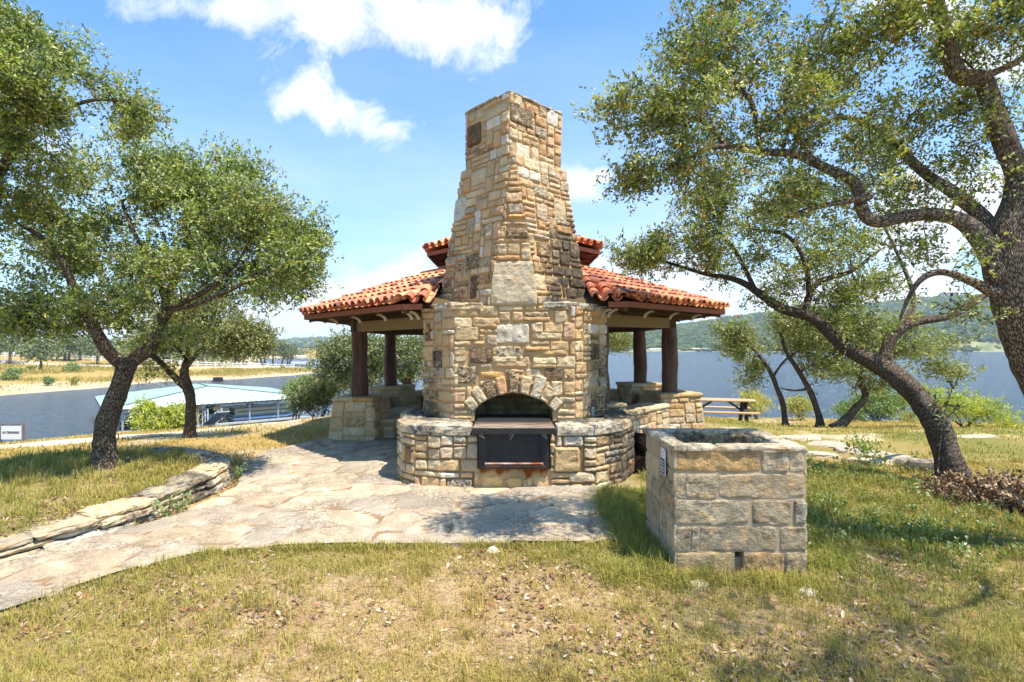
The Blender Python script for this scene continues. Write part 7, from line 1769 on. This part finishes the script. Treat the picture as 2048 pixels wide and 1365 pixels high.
cam_d.sensor_width = 36; cam_d.lens = 36*F/2048; cam_d.shift_y = (HY-682.5)/2048
cam_d.clip_start = .05; cam_d.clip_end = 6000
scene.camera = cam
# light: high sun from the right, a little in front
S = np.array([.82, -.50, 2.04]); S /= np.linalg.norm(S)
sun = bpy.data.lights.new('sun', 'SUN'); sun.energy = 4.5; sun.angle = R_(.53); sun.color = (1, .93, .82)
so = bpy.data.objects.new('sun', sun); COL.objects.link(so)
from mathutils import Vector
so.rotation_euler = Vector(S).to_track_quat('Z', 'Y').to_euler()
w = bpy.data.worlds.new('World'); scene.world = w; w.use_nodes = True
t = w.node_tree; bg = t.nodes['Background']; bg.inputs[1].default_value = .112
sk = t.nodes.new('ShaderNodeTexSky'); sk.sky_type = 'NISHITA'; sk.sun_disc = False
sk.sun_elevation = math.asin(S[2]); sk.sun_rotation = math.atan2(S[0], S[1]); sk.air_density = 1.2; sk.dust_density = .6; sk.ozone_density = 2.
class GW(G):
    def __init__(s, tree): s.t = tree
g = GW(t)
d = g.n('TexCoord', out='Generated')
sx, sy, sz = (g.n('SeparateXYZ', {0: d}, out=k) for k in range(3))
# direction -> gnomonic style coordinates round the +Y axis
iy = g.math('DIVIDE', 1.0, g.math('MAXIMUM', sy, .02))
U = g.math('MULTIPLY', sx, iy); V = g.math('MULTIPLY', sz, iy)
n_big = g.noise(d, 3.6, 8, .62, .5); n_fine = g.noise(d, 9, 7, .68, .6)
def blob(px, py, rx, ry, rot=0.):
    u0, v0 = (px-CX)/F, (HY-py)/F
    a = g.math('SUBTRACT', U, u0); b = g.math('SUBTRACT', V, v0)
    c, s_ = math.cos(rot), math.sin(rot)
    x = g.math('ADD', g.math('MULTIPLY', a, c), g.math('MULTIPLY', b, s_)); y = g.math('SUBTRACT', g.math('MULTIPLY', b, c), g.math('MULTIPLY', a, s_))
    x = g.math('DIVIDE', x, rx/F); y = g.math('DIVIDE', y, ry/F)
    return g.math('SUBTRACT', 1.0, g.math('SQRT', g.math('ADD', g.math('MULTIPLY', x, x), g.math('MULTIPLY', y, y))))
cl = None
for bl in [(660, -40, 400, 150, .0), (860, 40, 190, 75, -.1), (470, 20, 230, 60, 0), (600, 185, 95, 62, .3), (690, 230, 165, 60, -.33), (780, 262, 75, 40, 0),
           (1150, 375, 60, 38, 0), (1205, 352, 26, 16, 0), (770, 585, 190, 62, .25), (640, 600, 130, 40, 0), (1850, 20, 120, 60, 0), (1960, 130, 120, 50, 0),
           (560, 640, 200, 40, 0), (1950, 420, 260, 120, 0), (1330, 560, 170, 60, -.2), (-200, 330, 300, 100, 0), (2500, 200, 300, 200, 0), (-700, 100, 300, 200, 0), (300, 640, 300, 60, 0), (1700, 600, 400, 60, 0)]:
    b = blob(*bl); cl = b if cl is None else g.math('MAXIMUM', cl, b)
f = g.math('ADD', g.math('MULTIPLY', cl, .60), g.math('ADD', g.math('MULTIPLY', g.math('SUBTRACT', n_big, .5), 1.6), g.math('MULTIPLY', g.math('SUBTRACT', n_fine, .5), 1.5)))
mask = g.ramp(f, [(.0, 0.), (.12, .30), (.30, .78), (.62, 1.)])
# veil of thin cloud growing towards the horizon
veil = g.math('MULTIPLY', g.ramp(V, [(.0, 1.), (.45, .35), (.62, .08)]), g.ramp(g.noise(g.n('Mapping', {'Vector': d, 'Scale': (1, 1, 4)}), 2.2, 7, .6), [(.3, .25), (.7, 1.)]))
skyc = g.mix(1., sk.outputs[0], (.60, .99, 1.30), 'MULTIPLY')
skyc = g.mix(g.math('MULTIPLY', veil, .85), skyc, (4.9, 5.5, 6.3))
shade = g.mix(g.ramp(g.noise(d, 6, 6, .6), [(.35, 0.), (.65, 1.)]), (4.9, 5.25, 5.9), (6.1, 6.2, 6.3))
c = g.mix(mask, skyc, shade)
t.links.new(c, bg.inputs[0])
vs = scene.view_settings; vs.view_transform = 'Standard'; vs.look = 'None'; vs.exposure = .95; vs.gamma = 1
scene.cycles.max_bounces = 6; scene.cycles.transparent_max_bounces = 6; scene.cycles.diffuse_bounces = 3
# ------------------------------------------------------------------ air
hz_ = MB(); hz_.box((0, 900, 55), (3600, 2300, 134))
hm_ = bpy.data.materials.new('haze'); hm_.use_nodes = True; nt = hm_.node_tree; nt.nodes.clear(); o_ = nt.nodes.new('ShaderNodeOutputMaterial'); v_ = nt.nodes.new('ShaderNodeVolumePrincipled')
v_.inputs['Color'].default_value = (.80, .90, 1, 1); v_.inputs['Density'].default_value = .00026; nt.links.new(v_.outputs[0], o_.inputs['Volume'])
tag(hz_.build('haze', hm_), 'thin bluish summer haze over the lake', 'haze', kind='stuff')
